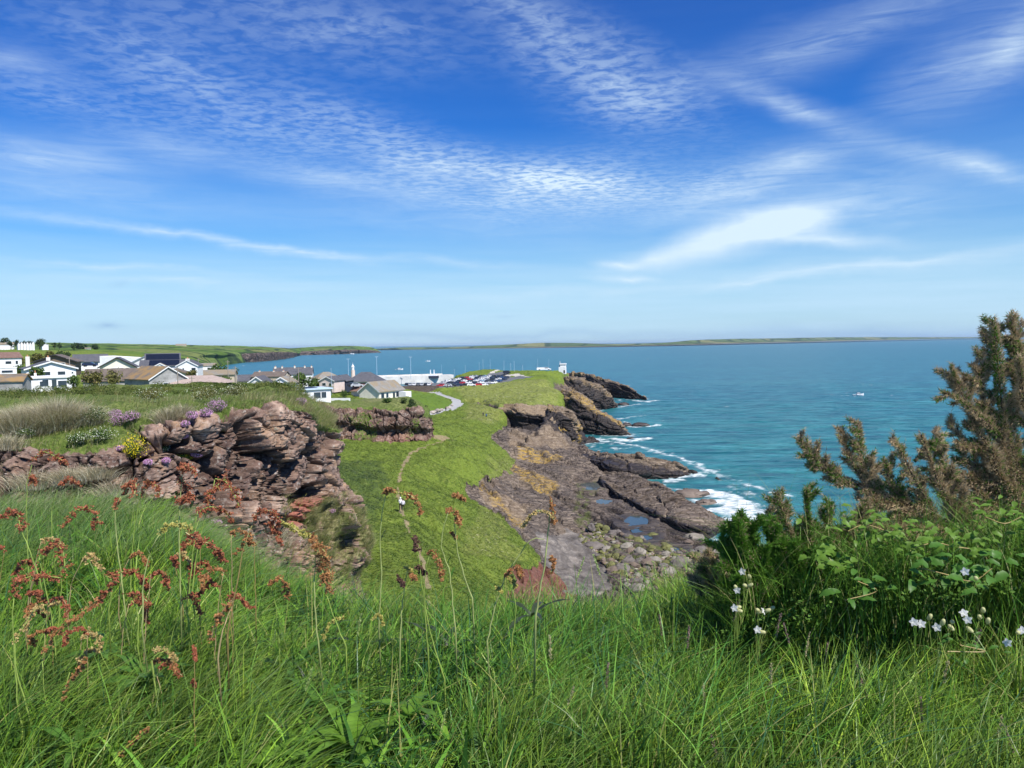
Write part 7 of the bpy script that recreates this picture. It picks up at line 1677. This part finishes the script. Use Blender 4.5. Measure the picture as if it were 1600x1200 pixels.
# ------------------------------------------------------------------ gorse and leafy shrubs
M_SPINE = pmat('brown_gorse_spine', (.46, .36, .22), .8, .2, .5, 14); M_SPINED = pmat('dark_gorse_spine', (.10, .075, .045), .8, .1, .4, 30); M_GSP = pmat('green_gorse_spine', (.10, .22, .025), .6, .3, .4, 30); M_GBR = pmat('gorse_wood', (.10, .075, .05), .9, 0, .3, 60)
def gorse(branches, d, label, green=.15, dens=1.0, name='gorse_bush', rootpx=None, spl=.018):
    """branches: (pixel polyline base->tip, radius px, brown share)"""
    root = empty(name, D(*(rootpx or branches[0][0][0]), d), 0, label=label, cat='bush', group='gorse bushes on the bank'); off = np.array(root.location)
    rg = np.random.default_rng(len(label) * 7); mb = MB(); B = []; Gn = []; Dk_ = []
    full = []
    for (cp, rad, brown) in branches:
        full.append((cp, rad * .62, brown, None))
        pc = np.array(cp, float); L_ = np.linalg.norm(np.diff(pc, axis=0), axis=1); cum = np.r_[0, np.cumsum(L_)] / L_.sum()
        for k in range(int(5 + L_.sum() / 16)):
            t0 = rg.uniform(.25, .97); p0 = np.array([np.interp(t0, cum, pc[:, 0]), np.interp(t0, cum, pc[:, 1])]); p1 = np.array([np.interp(min(1, t0 + .03), cum, pc[:, 0]), np.interp(min(1, t0 + .03), cum, pc[:, 1])]) 
            tg = p1 - p0; tg = tg / (np.linalg.norm(tg) + 1e-6); sd_ = np.array([-tg[1], tg[0]]) * rg.choice([-1, 1]); ln = rad * rg.uniform(.9, 1.9) * (1.1 - .45 * t0)
            q = p0 + (tg * .75 + sd_ * rg.uniform(.4, 1.0)) * ln
            full.append(([tuple(p0), tuple((p0 + q) / 2 + rg.normal(0, 1.5, 2)), tuple(q)], rad * rg.uniform(.28, .42), np.clip(brown + rg.normal(0, .12), 0, 1), rg.uniform(-.06, .06)))
    for bi, (cp, rad, brown, fixz) in enumerate(full):
        dz_ = rg.uniform(-.25, .25) if fixz is None else fixz; C = cr(np.array([D(a, b, d + dz_ * i / len(cp)) for i, (a, b) in enumerate(cp)]), 24) - off if len(cp) > 2 else np.array(smooth_line([Vector(D(*cp[0], d)), Vector(D(*cp[1], d + dz_))], 24)) - off
        mb.tube([Vector(c) for c in C], [(.008 if fixz is None else .003) * (1 - .75 * i / 24) for i in range(24)], 5)
        Lm = np.linalg.norm(np.diff(C, axis=0), axis=1).sum(); R0 = rad / FPX * d
        rad *= .95; R0 = rad / FPX * d; n = int(7000 * Lm * dens * (R0 / .07) + 60)
        t_ = rg.uniform(0, 1, n) ** .85; idx = t_ * 23; i0 = np.clip(idx.astype(int), 0, 22); fr = (idx - i0)[:, None]
        c = C[i0] * (1 - fr) + C[i0 + 1] * fr; tang = C[np.minimum(i0 + 1, 23)] - C[i0]; tang /= np.linalg.norm(tang, axis=1, keepdims=True) + 1e-9
        # side twigs make uneven lobes
        lob = .62 + .38 * np.sin(t_ * (9 + bi % 5) + bi) + .25 * vnoise(np.c_[t_ * 9, np.full(n, bi * 3.3), t_ * 0], 3)
        rad_t = R0 * np.clip(lob, .35, 1.2) * np.interp(t_, [0, .3, .85, 1], [.7, 1, .75, .25])
        dr = rg.normal(size=(n, 3)); dr -= (dr * tang).sum(1, keepdims=True) * tang; dr /= np.linalg.norm(dr, axis=1, keepdims=True)
        rr_ = rad_t * np.sqrt(rg.uniform(.05, 1, n)); P = c + dr * rr_[:, None] + tang * rg.normal(0, .01, (n, 1))
        ax = dr * .9 + tang * .9 + rg.normal(0, .45, (n, 3)); ax /= np.linalg.norm(ax, axis=1, keepdims=True)
        sel = rg.random(n); nz_ = vnoise(np.c_[t_ * 5 + bi * 7, dr[:, 0] * 1.5, dr[:, 2] * 1.5], 9) * .35
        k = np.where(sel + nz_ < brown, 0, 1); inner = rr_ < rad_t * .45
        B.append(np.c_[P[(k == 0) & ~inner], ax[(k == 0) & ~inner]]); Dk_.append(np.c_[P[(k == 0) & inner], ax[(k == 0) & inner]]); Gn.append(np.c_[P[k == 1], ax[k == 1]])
        for _ in range(int(2 + Lm * 14)):
            i = rg.integers(2, 23); q = Vector(C[i]); mb.tube([q, q + Vector(rg.normal(0, 1, 3)).normalized() * R0 * .9], .0016, 3, False)
    mb.build('branches', M_GBR, root)
    for nm, arr, mt_ in (('brown_spines', B, M_SPINE), ('inner_spines', Dk_, M_SPINED), ('green_shoots', Gn, M_GSP)):
        A_ = np.concatenate(arr)
        if len(A_) < 5: continue
        n = len(A_); P, ax = A_[:, :3], A_[:, 3:]; L = (spl * rg.uniform(.5, 1.5, n))[:, None]; sd = np.cross(ax, rg.normal(size=(n, 3))); sd /= np.linalg.norm(sd, axis=1, keepdims=True) + 1e-9; w_ = .0015 if nm != 'green_shoots' else .0022
        sd2 = np.cross(ax, sd)
        V_ = np.stack([P - sd * w_, P + sd * w_, P + ax * L, P - sd2 * w_, P + sd2 * w_, P + ax * L * .97], 1).reshape(-1, 3)
        mesh_np(nm, V_, np.arange(6 * n).reshape(-1, 3), mt_, root, smooth=False)
    return root
gorse([([(1640, 860), (1600, 760), (1570, 660), (1558, 560), (1552, 500)], 22, .8), ([(1600, 760), (1540, 690), (1505, 620), (1487, 572)], 22, .93), ([(1605, 730), (1548, 650), (1530, 590), (1536, 545)], 20, .95), ([(1580, 700), (1530, 650), (1505, 628), (1472, 612)], 13, .8),
       ([(1580, 750), (1530, 710), (1500, 680), (1482, 664)], 16, .95), ([(1600, 640), (1585, 580), (1590, 530), (1575, 505)], 20, .85), ([(1620, 700), (1600, 620), (1592, 560)], 26, .95), ([(1640, 780), (1580, 720), (1560, 650)], 34, .95), ([(1640, 820), (1570, 780), (1510, 750), (1470, 760)], 26, .85),
       ([(1610, 800), (1560, 740), (1550, 700)], 34, .92), ([(1660, 700), (1620, 600), (1600, 540)], 26, .8), ([(1640, 860), (1600, 820), (1570, 790), (1530, 800)], 30, .9), ([(1610, 780), (1520, 730), (1500, 700)], 20, .75)], 3.6, 'tallest brown gorse bush rising above the horizon at the right frame edge', dens=1.25)
gorse([([(1520, 860), (1440, 800), (1380, 770), (1300, 740), (1246, 686)], 17, .9), ([(1400, 800), (1360, 760), (1345, 710), (1342, 662)], 19, .88), ([(1360, 770), (1330, 720), (1320, 690), (1316, 670)], 10, .95), ([(1340, 765), (1290, 735), (1262, 715)], 12, .6), ([(1440, 810), (1400, 770), (1390, 740), (1395, 710)], 14, .7),
       ([(1460, 800), (1430, 750), (1405, 700), (1394, 690)], 11, .85), ([(1500, 810), (1470, 760), (1450, 710), (1440, 680)], 14, .9), ([(1480, 830), (1440, 790), (1400, 790), (1340, 800)], 24, .9), ([(1540, 840), (1490, 790), (1480, 740), (1462, 672)], 16, .92), ([(1520, 850), (1460, 830), (1400, 830), (1360, 820)], 24, .92), ([(1540, 860), (1500, 820), (1480, 780)], 30, .92), ([(1430, 720), (1450, 700), (1470, 690)], 8, .5)], 3.4, 'spreading brown gorse with two upright prongs in front of the sea', dens=1.3)
gorse([([(1260, 930), (1250, 880), (1230, 820), (1212, 770)], 18, .75), ([(1260, 900), (1265, 840), (1262, 790), (1260, 765)], 16, .35), ([(1270, 890), (1290, 830), (1300, 790)], 18, .5), ([(1290, 890), (1330, 840), (1360, 800)], 22, .8), ([(1240, 880), (1210, 830), (1200, 800)], 16, .9), ([(1300, 900), (1340, 860), (1400, 840)], 20, .6)], 3.3, 'mixed brown and green gorse between the prongs and the green bush', dens=1.2)
gorse([([(1220, 960), (1190, 900), (1160, 850), (1150, 812)], 24, .04), ([(1230, 950), (1220, 880), (1200, 830), (1196, 812)], 26, .05), ([(1200, 950), (1160, 900), (1135, 870), (1124, 850)], 22, .05), ([(1260, 950), (1250, 890), (1240, 850)], 28, .04), ([(1240, 960), (1190, 930), (1150, 905)], 30, .05), ([(1300, 940), (1280, 890), (1275, 860)], 28, .05), ([(1210, 940), (1180, 880), (1172, 840), (1170, 815)], 22, .03)], 3.1, 'fresh green gorse bush at the edge of the rocky beach', dens=1.7, spl=.018)
gorse([([(1110, 930), (1104, 895), (1100, 872)], 18, .97), ([(1120, 930), (1118, 900), (1125, 880)], 16, .97), ([(1096, 930), (1090, 905), (1092, 890)], 14, .97)], 3.3, 'small withered tan gorse clump left of the green bush', dens=1.4)
M_BRAM = pmat('bramble_leaf', (.12, .22, .03), .45, .4, .3, 14); M_BRAM2 = pmat('shaded_bramble_leaf', (.07, .17, .025), .45, .35, .3, 14)
def bramble(spots, d, n, L, W, mat, label, spread=22, seed=1, name='bramble'):
    rd = random.Random(seed); root = empty(name, D(*spots[0], d), 0, label=label, cat='leafy plant', group='leafy brambles under the gorse'); off = Vector(root.location)
    m = MB(); m.tube(smooth_line([Vector(D(a, b + 8, d)) - off for a, b in spots], 14), .002, 4); m.build('stem', M_STEMR, root)
    for (a, b) in spots:
        for _ in range(n):
            q = Vector(D(a + rd.gauss(0, spread), b + rd.gauss(0, spread * .5), d + rd.uniform(-.12, .12))) - off; aa = rd.uniform(0, 6.28)
            m = MB(); leaf_mesh(m, q, (math.cos(aa), math.sin(aa) * .6 - .2, rd.uniform(-.3, .5)), L * rd.uniform(.7, 1.2), W * rd.uniform(.7, 1.2), .5, up=Vector((rd.uniform(-.3, .3), -.5, 1)).normalized(), rows=6); m.build('leaf', mat, root, smooth=True)
bramble([(1325, 822), (1350, 812), (1385, 822), (1410, 835)], 2.9, 15, .040, .021, M_BRAM, 'bright yellow-green bramble arching below the gorse prongs', seed=2)
bramble([(1430, 848), (1460, 840), (1490, 846), (1520, 850)], 2.8, 15, .042, .023, M_BRAM, 'bright bramble leaves right of the arching one', seed=3)
bramble([(1275, 870), (1290, 862), (1310, 880)], 2.8, 10, .042, .028, M_BRAM, 'round-leaved bramble beside the green gorse', 14, seed=4)
bramble([(1440, 880), (1480, 890), (1520, 900), (1550, 880)], 2.7, 10, .055, .034, M_BRAM2, 'large shaded bramble leaves around the high campion flower', seed=5)
bramble([(1540, 800), (1570, 810), (1595, 800)], 2.9, 12, .042, .022, M_BRAM, 'bramble leaves at the right frame edge below the tall gorse', seed=6)
bramble([(1340, 900), (1370, 915), (1320, 930)], 2.8, 5, .06, .03, M_BRAM2, 'shaded leaves in the dark grass below the arching bramble', seed=7)
bramble([(1500, 1000), (1540, 1010), (1480, 1010)], 2.6, 5, .03, .014, M_BRAM2, 'small shaded campion leaves below the right flower cluster', seed=8)
# ------------------------------------------------------------------ botany of the near cliff top
M_THR = pmat('thrift_pink', (.62, .34, .55), .8, .2, .35, 40); M_THG = pmat('thrift_leaves', (.08, .12, .03), .8, 0, .3, 20); M_YEL = pmat('yellow_petal', (.85, .66, .02), .6, .2, .2, 40); M_WFL = pmat('scurvy_petal', (.72, .74, .58), .6, .2, .2, 40); M_DRYG = grassmat('dry_tuft_blade', .2)
def cushion(px, py, r_px, label, mat, name, dens=1.0, flat=.75, leafm=None, size=.011, n=900, cat='wildflower', group=None):
    q, nn = on_cliff(px, py); d = q[1]; R0 = r_px * 1.15 / FPX * d; rg = np.random.default_rng(int(px * 7 + py))
    root = empty(name, q + np.array([0, -.1, R0 * .45]), 0, label=label, cat=cat, group=group)
    C = [(0, 0, 0)] + [(rg.normal(0, R0 * .35), rg.normal(0, R0 * .3), rg.normal(0, R0 * .12)) for _ in range(3)]
    V_, F_ = leafcloud(C, [R0 * .8] + [R0 * .5] * 3, int(n * .7), size * 1.6, int(px), flat); mesh_np('leaves', V_ * np.array([1, 1, 1]) * .93, F_, leafm or M_THG, root, smooth=False)
    V_, F_ = leafcloud(C, [R0] + [R0 * .62] * 3, int(n * dens), size, int(px) + 1, flat); mesh_np('flowers', V_, F_, mat, root, smooth=False)
for k, (px, py, rr_, lab) in enumerate(((340, 641, 14, 'largest round pink thrift cushion on the cliff lip'), (324, 650, 9, 'pink thrift cushion touching the left of the largest one'), (190, 664, 13, 'pale pink thrift mat left of the double cushion'), (208, 657, 11, 'right half of the double pink thrift cushion'), (182, 650, 8, 'faded thrift above the pale pink mat'), (302, 652, 8, 'thrift trailing from the dry hanging tuft'), (293, 665, 6, 'small thrift below the hanging tuft'), (292, 684, 5, 'tiny thrift in the rock cleft'),
                                       (235, 724, 6, 'small thrift right of the yellow flowers'), (262, 722, 6, 'small thrift between the yellow patches'), (194, 702, 6, 'small thrift left of the yellow flowers'), (310, 713, 7, 'bright thrift beside the bright yellow patch'), (336, 818, 7, 'pale thrift low on the face above the tall grass'), (372, 750, 5, 'tiny thrift halfway down the face'), (472, 632, 8, 'thin thrift strip on the cliff shoulder'), (520, 800, 5, 'pale thrift on the lower right bulge'))):
    cushion(px, py, rr_, lab, M_THR, 'thrift_cushion', group='pink thrift cushions on the near cliff')
cushion(215, 708, 20, 'large yellow flower clump on the rocky bank', M_YEL, 'yellow_flower_clump', 1.0, 1.0, M_LMID, .012, 900)
cushion(288, 721, 12, 'small brightest yellow flower patch right of the large clump', M_YEL, 'yellow_flower_clump', .9, .6, M_LMID, .012, 400)
cushion(372, 826, 12, 'yellow flower clump low on the face above the tall grass', M_YEL, 'yellow_flower_clump', 1.0, 1.1, M_LMID, .012, 500)
for px, py, rr_, lab in ((152, 662, 24, 'white-dotted scurvy grass mound between dry tufts and thrift'), (165, 688, 20, 'lower white-dotted scurvy grass on the green hollow'), (130, 692, 16, 'white-dotted scurvy grass left of the lower mound'), (45, 682, 16, 'white-dotted green mound below the dry tufts at left'), (238, 628, 22, 'white-flowered strip on the bank top'), (320, 628, 26, 'creamy white flower mound above the largest thrift'), (372, 622, 20, 'creamy white flowers on the bank top near the cliff shoulder'), (258, 705, 10, 'greyish white flowers beside the yellow clump')):
    cushion(px, py, rr_, lab, M_WFL, 'scurvy_grass', .22, .55, M_LOLV if py < 635 else M_LMID, .011, 1500, group='white-flowered mounds on the near bank')
def tuft(px, py, w, h_px, n, label, pal, leanx=0, name='dry_tuft', seed=1, wd=.008):
    q, nn = on_cliff(px, py); d = q[1]; rg = np.random.default_rng(seed); s = FPX / d; W_ = w / s; H_ = h_px / s
    P = np.c_[rg.normal(0, W_ * .24, n), rg.normal(0, W_ * .2, n), rg.uniform(-.06, .0, n)]; lean = np.c_[P[:, 0] / W_ * 2.2 + rg.normal(leanx, .3, n), P[:, 1] / W_ * 1.5 + rg.normal(-.2, .3, n), np.zeros(n)]
    root = empty(name, q, 0, label=label, cat='grass tuft', group='tufts on the near bank'); o = blades('blades', P, H_ * rg.uniform(.6, 1.1, n), np.full(n, wd), lean, pickc(pal, [1] * len(pal), n, rg), M_DRYG, 4, seed=seed, kind=None, parent=root, droop=.9)
DRY = [(.56, .49, .34), (.42, .36, .24), (.68, .62, .46), (.26, .21, .13)]
for k, (px, py, w, h_, n, lab) in enumerate(((30, 672, 70, 46, 2600, 'straw tuft at the left edge of the bank'), (88, 668, 70, 56, 3600, 'largest straw tuft on the bank'), (60, 676, 50, 34, 1300, 'low straw tuft in front of the largest one'), (130, 662, 46, 36, 1500, 'pale silvery tuft right of the largest straw tuft'), (262, 660, 30, 30, 800, 'greyish tuft left of the hanging thrift'), (284, 650, 26, 24, 500, 'drooping tuft beside the hanging thrift'), (10, 700, 50, 26, 800, 'dark straw tuft at the far left below the bank top'),
        (55, 760, 70, 34, 1100, 'dry brown grass heap on the left rock band'), (110, 752, 50, 30, 900, 'dry brown grass right of the heap'), (15, 740, 50, 30, 800, 'dry grass heap at the left frame edge'), (-30, 680, 60, 44, 1500, 'straw tuft cut by the left frame edge'), (150, 745, 50, 26, 700, 'dry brown grass left of the orange-lichened rock'), (185, 770, 60, 30, 800, 'dry brown grass below the orange-lichened rock'), (420, 850, 50, 40, 900, 'yellowed tuft at the foot of the cliff face'), (455, 880, 50, 40, 900, 'greenish tuft right of the yellowed one at the cliff foot'))):
    tuft(px, py, w, h_, n, lab, DRY, seed=40 + k)
OLV = [(.12, .16, .035), (.20, .21, .06), (.30, .27, .10), (.08, .11, .025)]
# grass growing over the bank and in the ledges
vg_ = CL_VEG.ravel(); rp_ = np.asarray(CL_RP).ravel()
cand = np.where((vg_ > .5) & (rp_ > .3) & (rp_ < 7.2) & (CL_PX > -80) & (CL_PX < 575))[0]
rg = np.random.default_rng(8); n = 60000
wts = (CLV[cand, 1] ** 1.0) * np.where((CL_PX[cand] > 440) & (rp_[cand] > 4), 4.0, 1.0); sel = rg.choice(cand, n, p=wts / wts.sum()); P_ = CLV[sel] + rg.normal(0, .03, (n, 3)) * np.array([1, 1, 0])
nv = fbm(P_ / .8, 3, seed=401); h = np.clip(.13 + .10 * nv + .08 * rg.random(n), .04, .35) * np.where(rp_[sel] < 2.2, 1.2, .75)
lean = np.c_[rg.normal(.45, .35, n), rg.normal(-.1, .3, n), np.zeros(n)] + CLN[sel] * np.array([1, 1, 0]) * .5
dryk = np.clip(sstep(-.15, .35, fbm(P_ / 1.6, 3, seed=402)) + sstep(300, 160, CL_PX[sel]) * sstep(.9, 1.4, rp_[sel]) * .9, 0, 1)
dryk = np.clip(dryk + sstep(350, 400, CL_PX[sel]) * sstep(610, 625, CL_SY[sel]) * .6 + .12, 0, 1)
tint = np.where((rg.random(n) < dryk * .75)[:, None], pickc([(.30, .27, .12), (.38, .34, .20), (.24, .19, .10)], [1, 1, 1], n, rg), pickc([(.07, .12, .02), (.12, .17, .03), (.17, .21, .045), (.05, .085, .02)], [2, 3, 2, 1], n, rg))
blades('bank_grass', P_, h, np.full(n, .010), lean, tint, M_BLADE, 3, seed=9, tipc=np.array([.32, .33, .15]))
c2_ = np.where((CL_PX > 430) & (CL_PX < 600) & (rp_ > 4.3) & (rp_ < 8.2) & (CL_SY > 770))[0]; n = 16000; sel = rg.choice(c2_, n); P_ = CLV[sel] + rg.normal(0, .03, (n, 3)); ok_ = fbm(P_ / .7, 3, seed=405) > -.18; P_ = P_[ok_]; sel = sel[ok_]; n = len(P_)
blades('ledge_grass', P_, .09 + .16 * rg.random(n), np.full(n, .012), CLN[sel] * np.array([1, 1, 0]) * .9 + np.c_[rg.normal(.2, .3, (n, 2)), np.zeros(n)], pickc([(.14, .19, .04), (.24, .25, .08), (.42, .38, .19), (.06, .09, .02), (.32, .29, .13)], [2, 3, 2, 1.5, 2], n, rg), M_BLADE, 3, seed=91, droop=1.2)
# low scrub along the bank top against the village
C_b, R_b = [], []
rg = np.random.default_rng(9)
for px in np.arange(-60, 476, 7):
    for k in range(2):
        yy = np.interp(px, [-60, 0, 60, 130, 200, 300, 360, 420, 455, 476], [612, 611, 609, 606, 608, 603, 605, 602, 603, 610]) + rg.uniform(-2, 8) + k * 6; d = np.interp(px, [0, 480], [33, 28.5]) - k * 3 - rg.uniform(0, 2)
        C_b.append(D(px, yy, d)); R_b.append(rg.uniform(.12, .30))
V_, F_ = leafcloud(C_b, R_b, 42000, .022, 3, .8)
scr = mesh_np('bank_scrub', V_, F_, leafmat('scrub_leaf', (.03, .05, .010), (.075, .105, .02), (.17, .165, .05), 1.6), smooth=False); scr['kind'] = 'stuff'
# tussocks on the valley slopes
rg = np.random.default_rng(10); n = 300000
yy = np.exp(rg.uniform(math.log(60), math.log(330), n)); pxr = rg.uniform(440, 900, n); xx = (pxr - 800) / FPX * yy
fi = np.clip(np.interp(yy, dd, np.arange(NR)).round().astype(int), 0, NR - 1); fj = np.clip(np.interp(pxr, az, np.arange(NC)).round().astype(int), 0, NC - 1)
okg = (cls.reshape(NR, NC)[fi, fj] == 0) & (lawn.reshape(NR, NC)[fi, fj] < .4); okg &= rg.random(n) < .8
xx, yy, fi, fj = xx[okg], yy[okg], fi[okg], fj[okg]; P_ = V.reshape(NR, NC, 3)[fi, fj] + np.c_[rg.normal(0, .12, (len(xx), 2)), np.zeros(len(xx))]; n = len(P_)
V_keep = None
tw = tawny.reshape(NR, NC)[fi, fj]; dk_ = dark.reshape(NR, NC)[fi, fj]; nv = fbm(P_ / np.array([3.0, 5.0, 3.0]), 3, seed=411)
g1 = pickc([(.065, .105, .016), (.10, .15, .022), (.15, .195, .032), (.035, .06, .012)], [3, 4, 2, 2], n, rg); g2 = pickc([(.21, .22, .07), (.16, .18, .05), (.30, .29, .13)], [2, 2, 1], n, rg); g3_ = pickc([(.03, .055, .018), (.05, .075, .03), (.16, .16, .10)], [3, 2, .7], n, rg)
tint = np.where((rg.random(n) < tw * .75 + np.clip(nv, 0, 1) * .35)[:, None], g2, g1); tint = np.where((rg.random(n) < dk_ * .9)[:, None], g3_, tint) * 1.12
sz = np.interp(P_[:, 1], [60, 120, 330], [.28, .36, .6]) * rg.uniform(.6, 1.3, n)
blades('hill_grass', P_ - np.array([0, 0, .06]), sz * .62, sz * .24, np.c_[rg.normal(1.15, .35, n), rg.normal(-.2, .4, n), np.zeros(n)], tint, M_BLADE, 2, seed=10)

# dense undergrowth between the gorse and the turf
rg = np.random.default_rng(21); C_b, R_b = [], []
for px in np.arange(1150, 1720, 11):
    for k in range(4):
        yy_ = np.interp(px, [1150, 1240, 1330, 1450, 1600, 1720], [905, 868, 840, 835, 815, 805]) + 10 + k * 26 + rg.uniform(-10, 10); C_b.append(D(px, yy_, 3.45 - .13 * k + rg.uniform(-.1, .1))); R_b.append(rg.uniform(.05, .10))
V_, F_ = leafcloud(C_b, R_b, 30000, .0085, 31, .8)
und = mesh_np('undergrowth', V_, F_, leafmat('undergrowth_leaf', (.018, .045, .010), (.06, .13, .018), (.17, .27, .035), 22), smooth=False); und['kind'] = 'stuff'
n = 5000; px = rg.uniform(1130, 1720, n); yy_ = np.interp(px, [1150, 1240, 1330, 1450, 1600, 1720], [915, 880, 855, 850, 835, 825]) + rg.uniform(0, 120, n)
P_ = np.array([D(a, b, 3.2 + rg.uniform(-.25, .2)) for a, b in zip(px, yy_)]); P_[:, 2] -= .12
blades('bush_grass', P_, .18 + .22 * rg.random(n), np.full(n, .0035), np.c_[rg.normal(-.1, .6, n), rg.normal(0, .3, n), np.zeros(n)], pickc([(.08, .19, .025), (.15, .28, .04), (.30, .30, .12), (.04, .10, .02)], [3, 3, 1, 2], n, rg), M_BLADE, 5, seed=22)
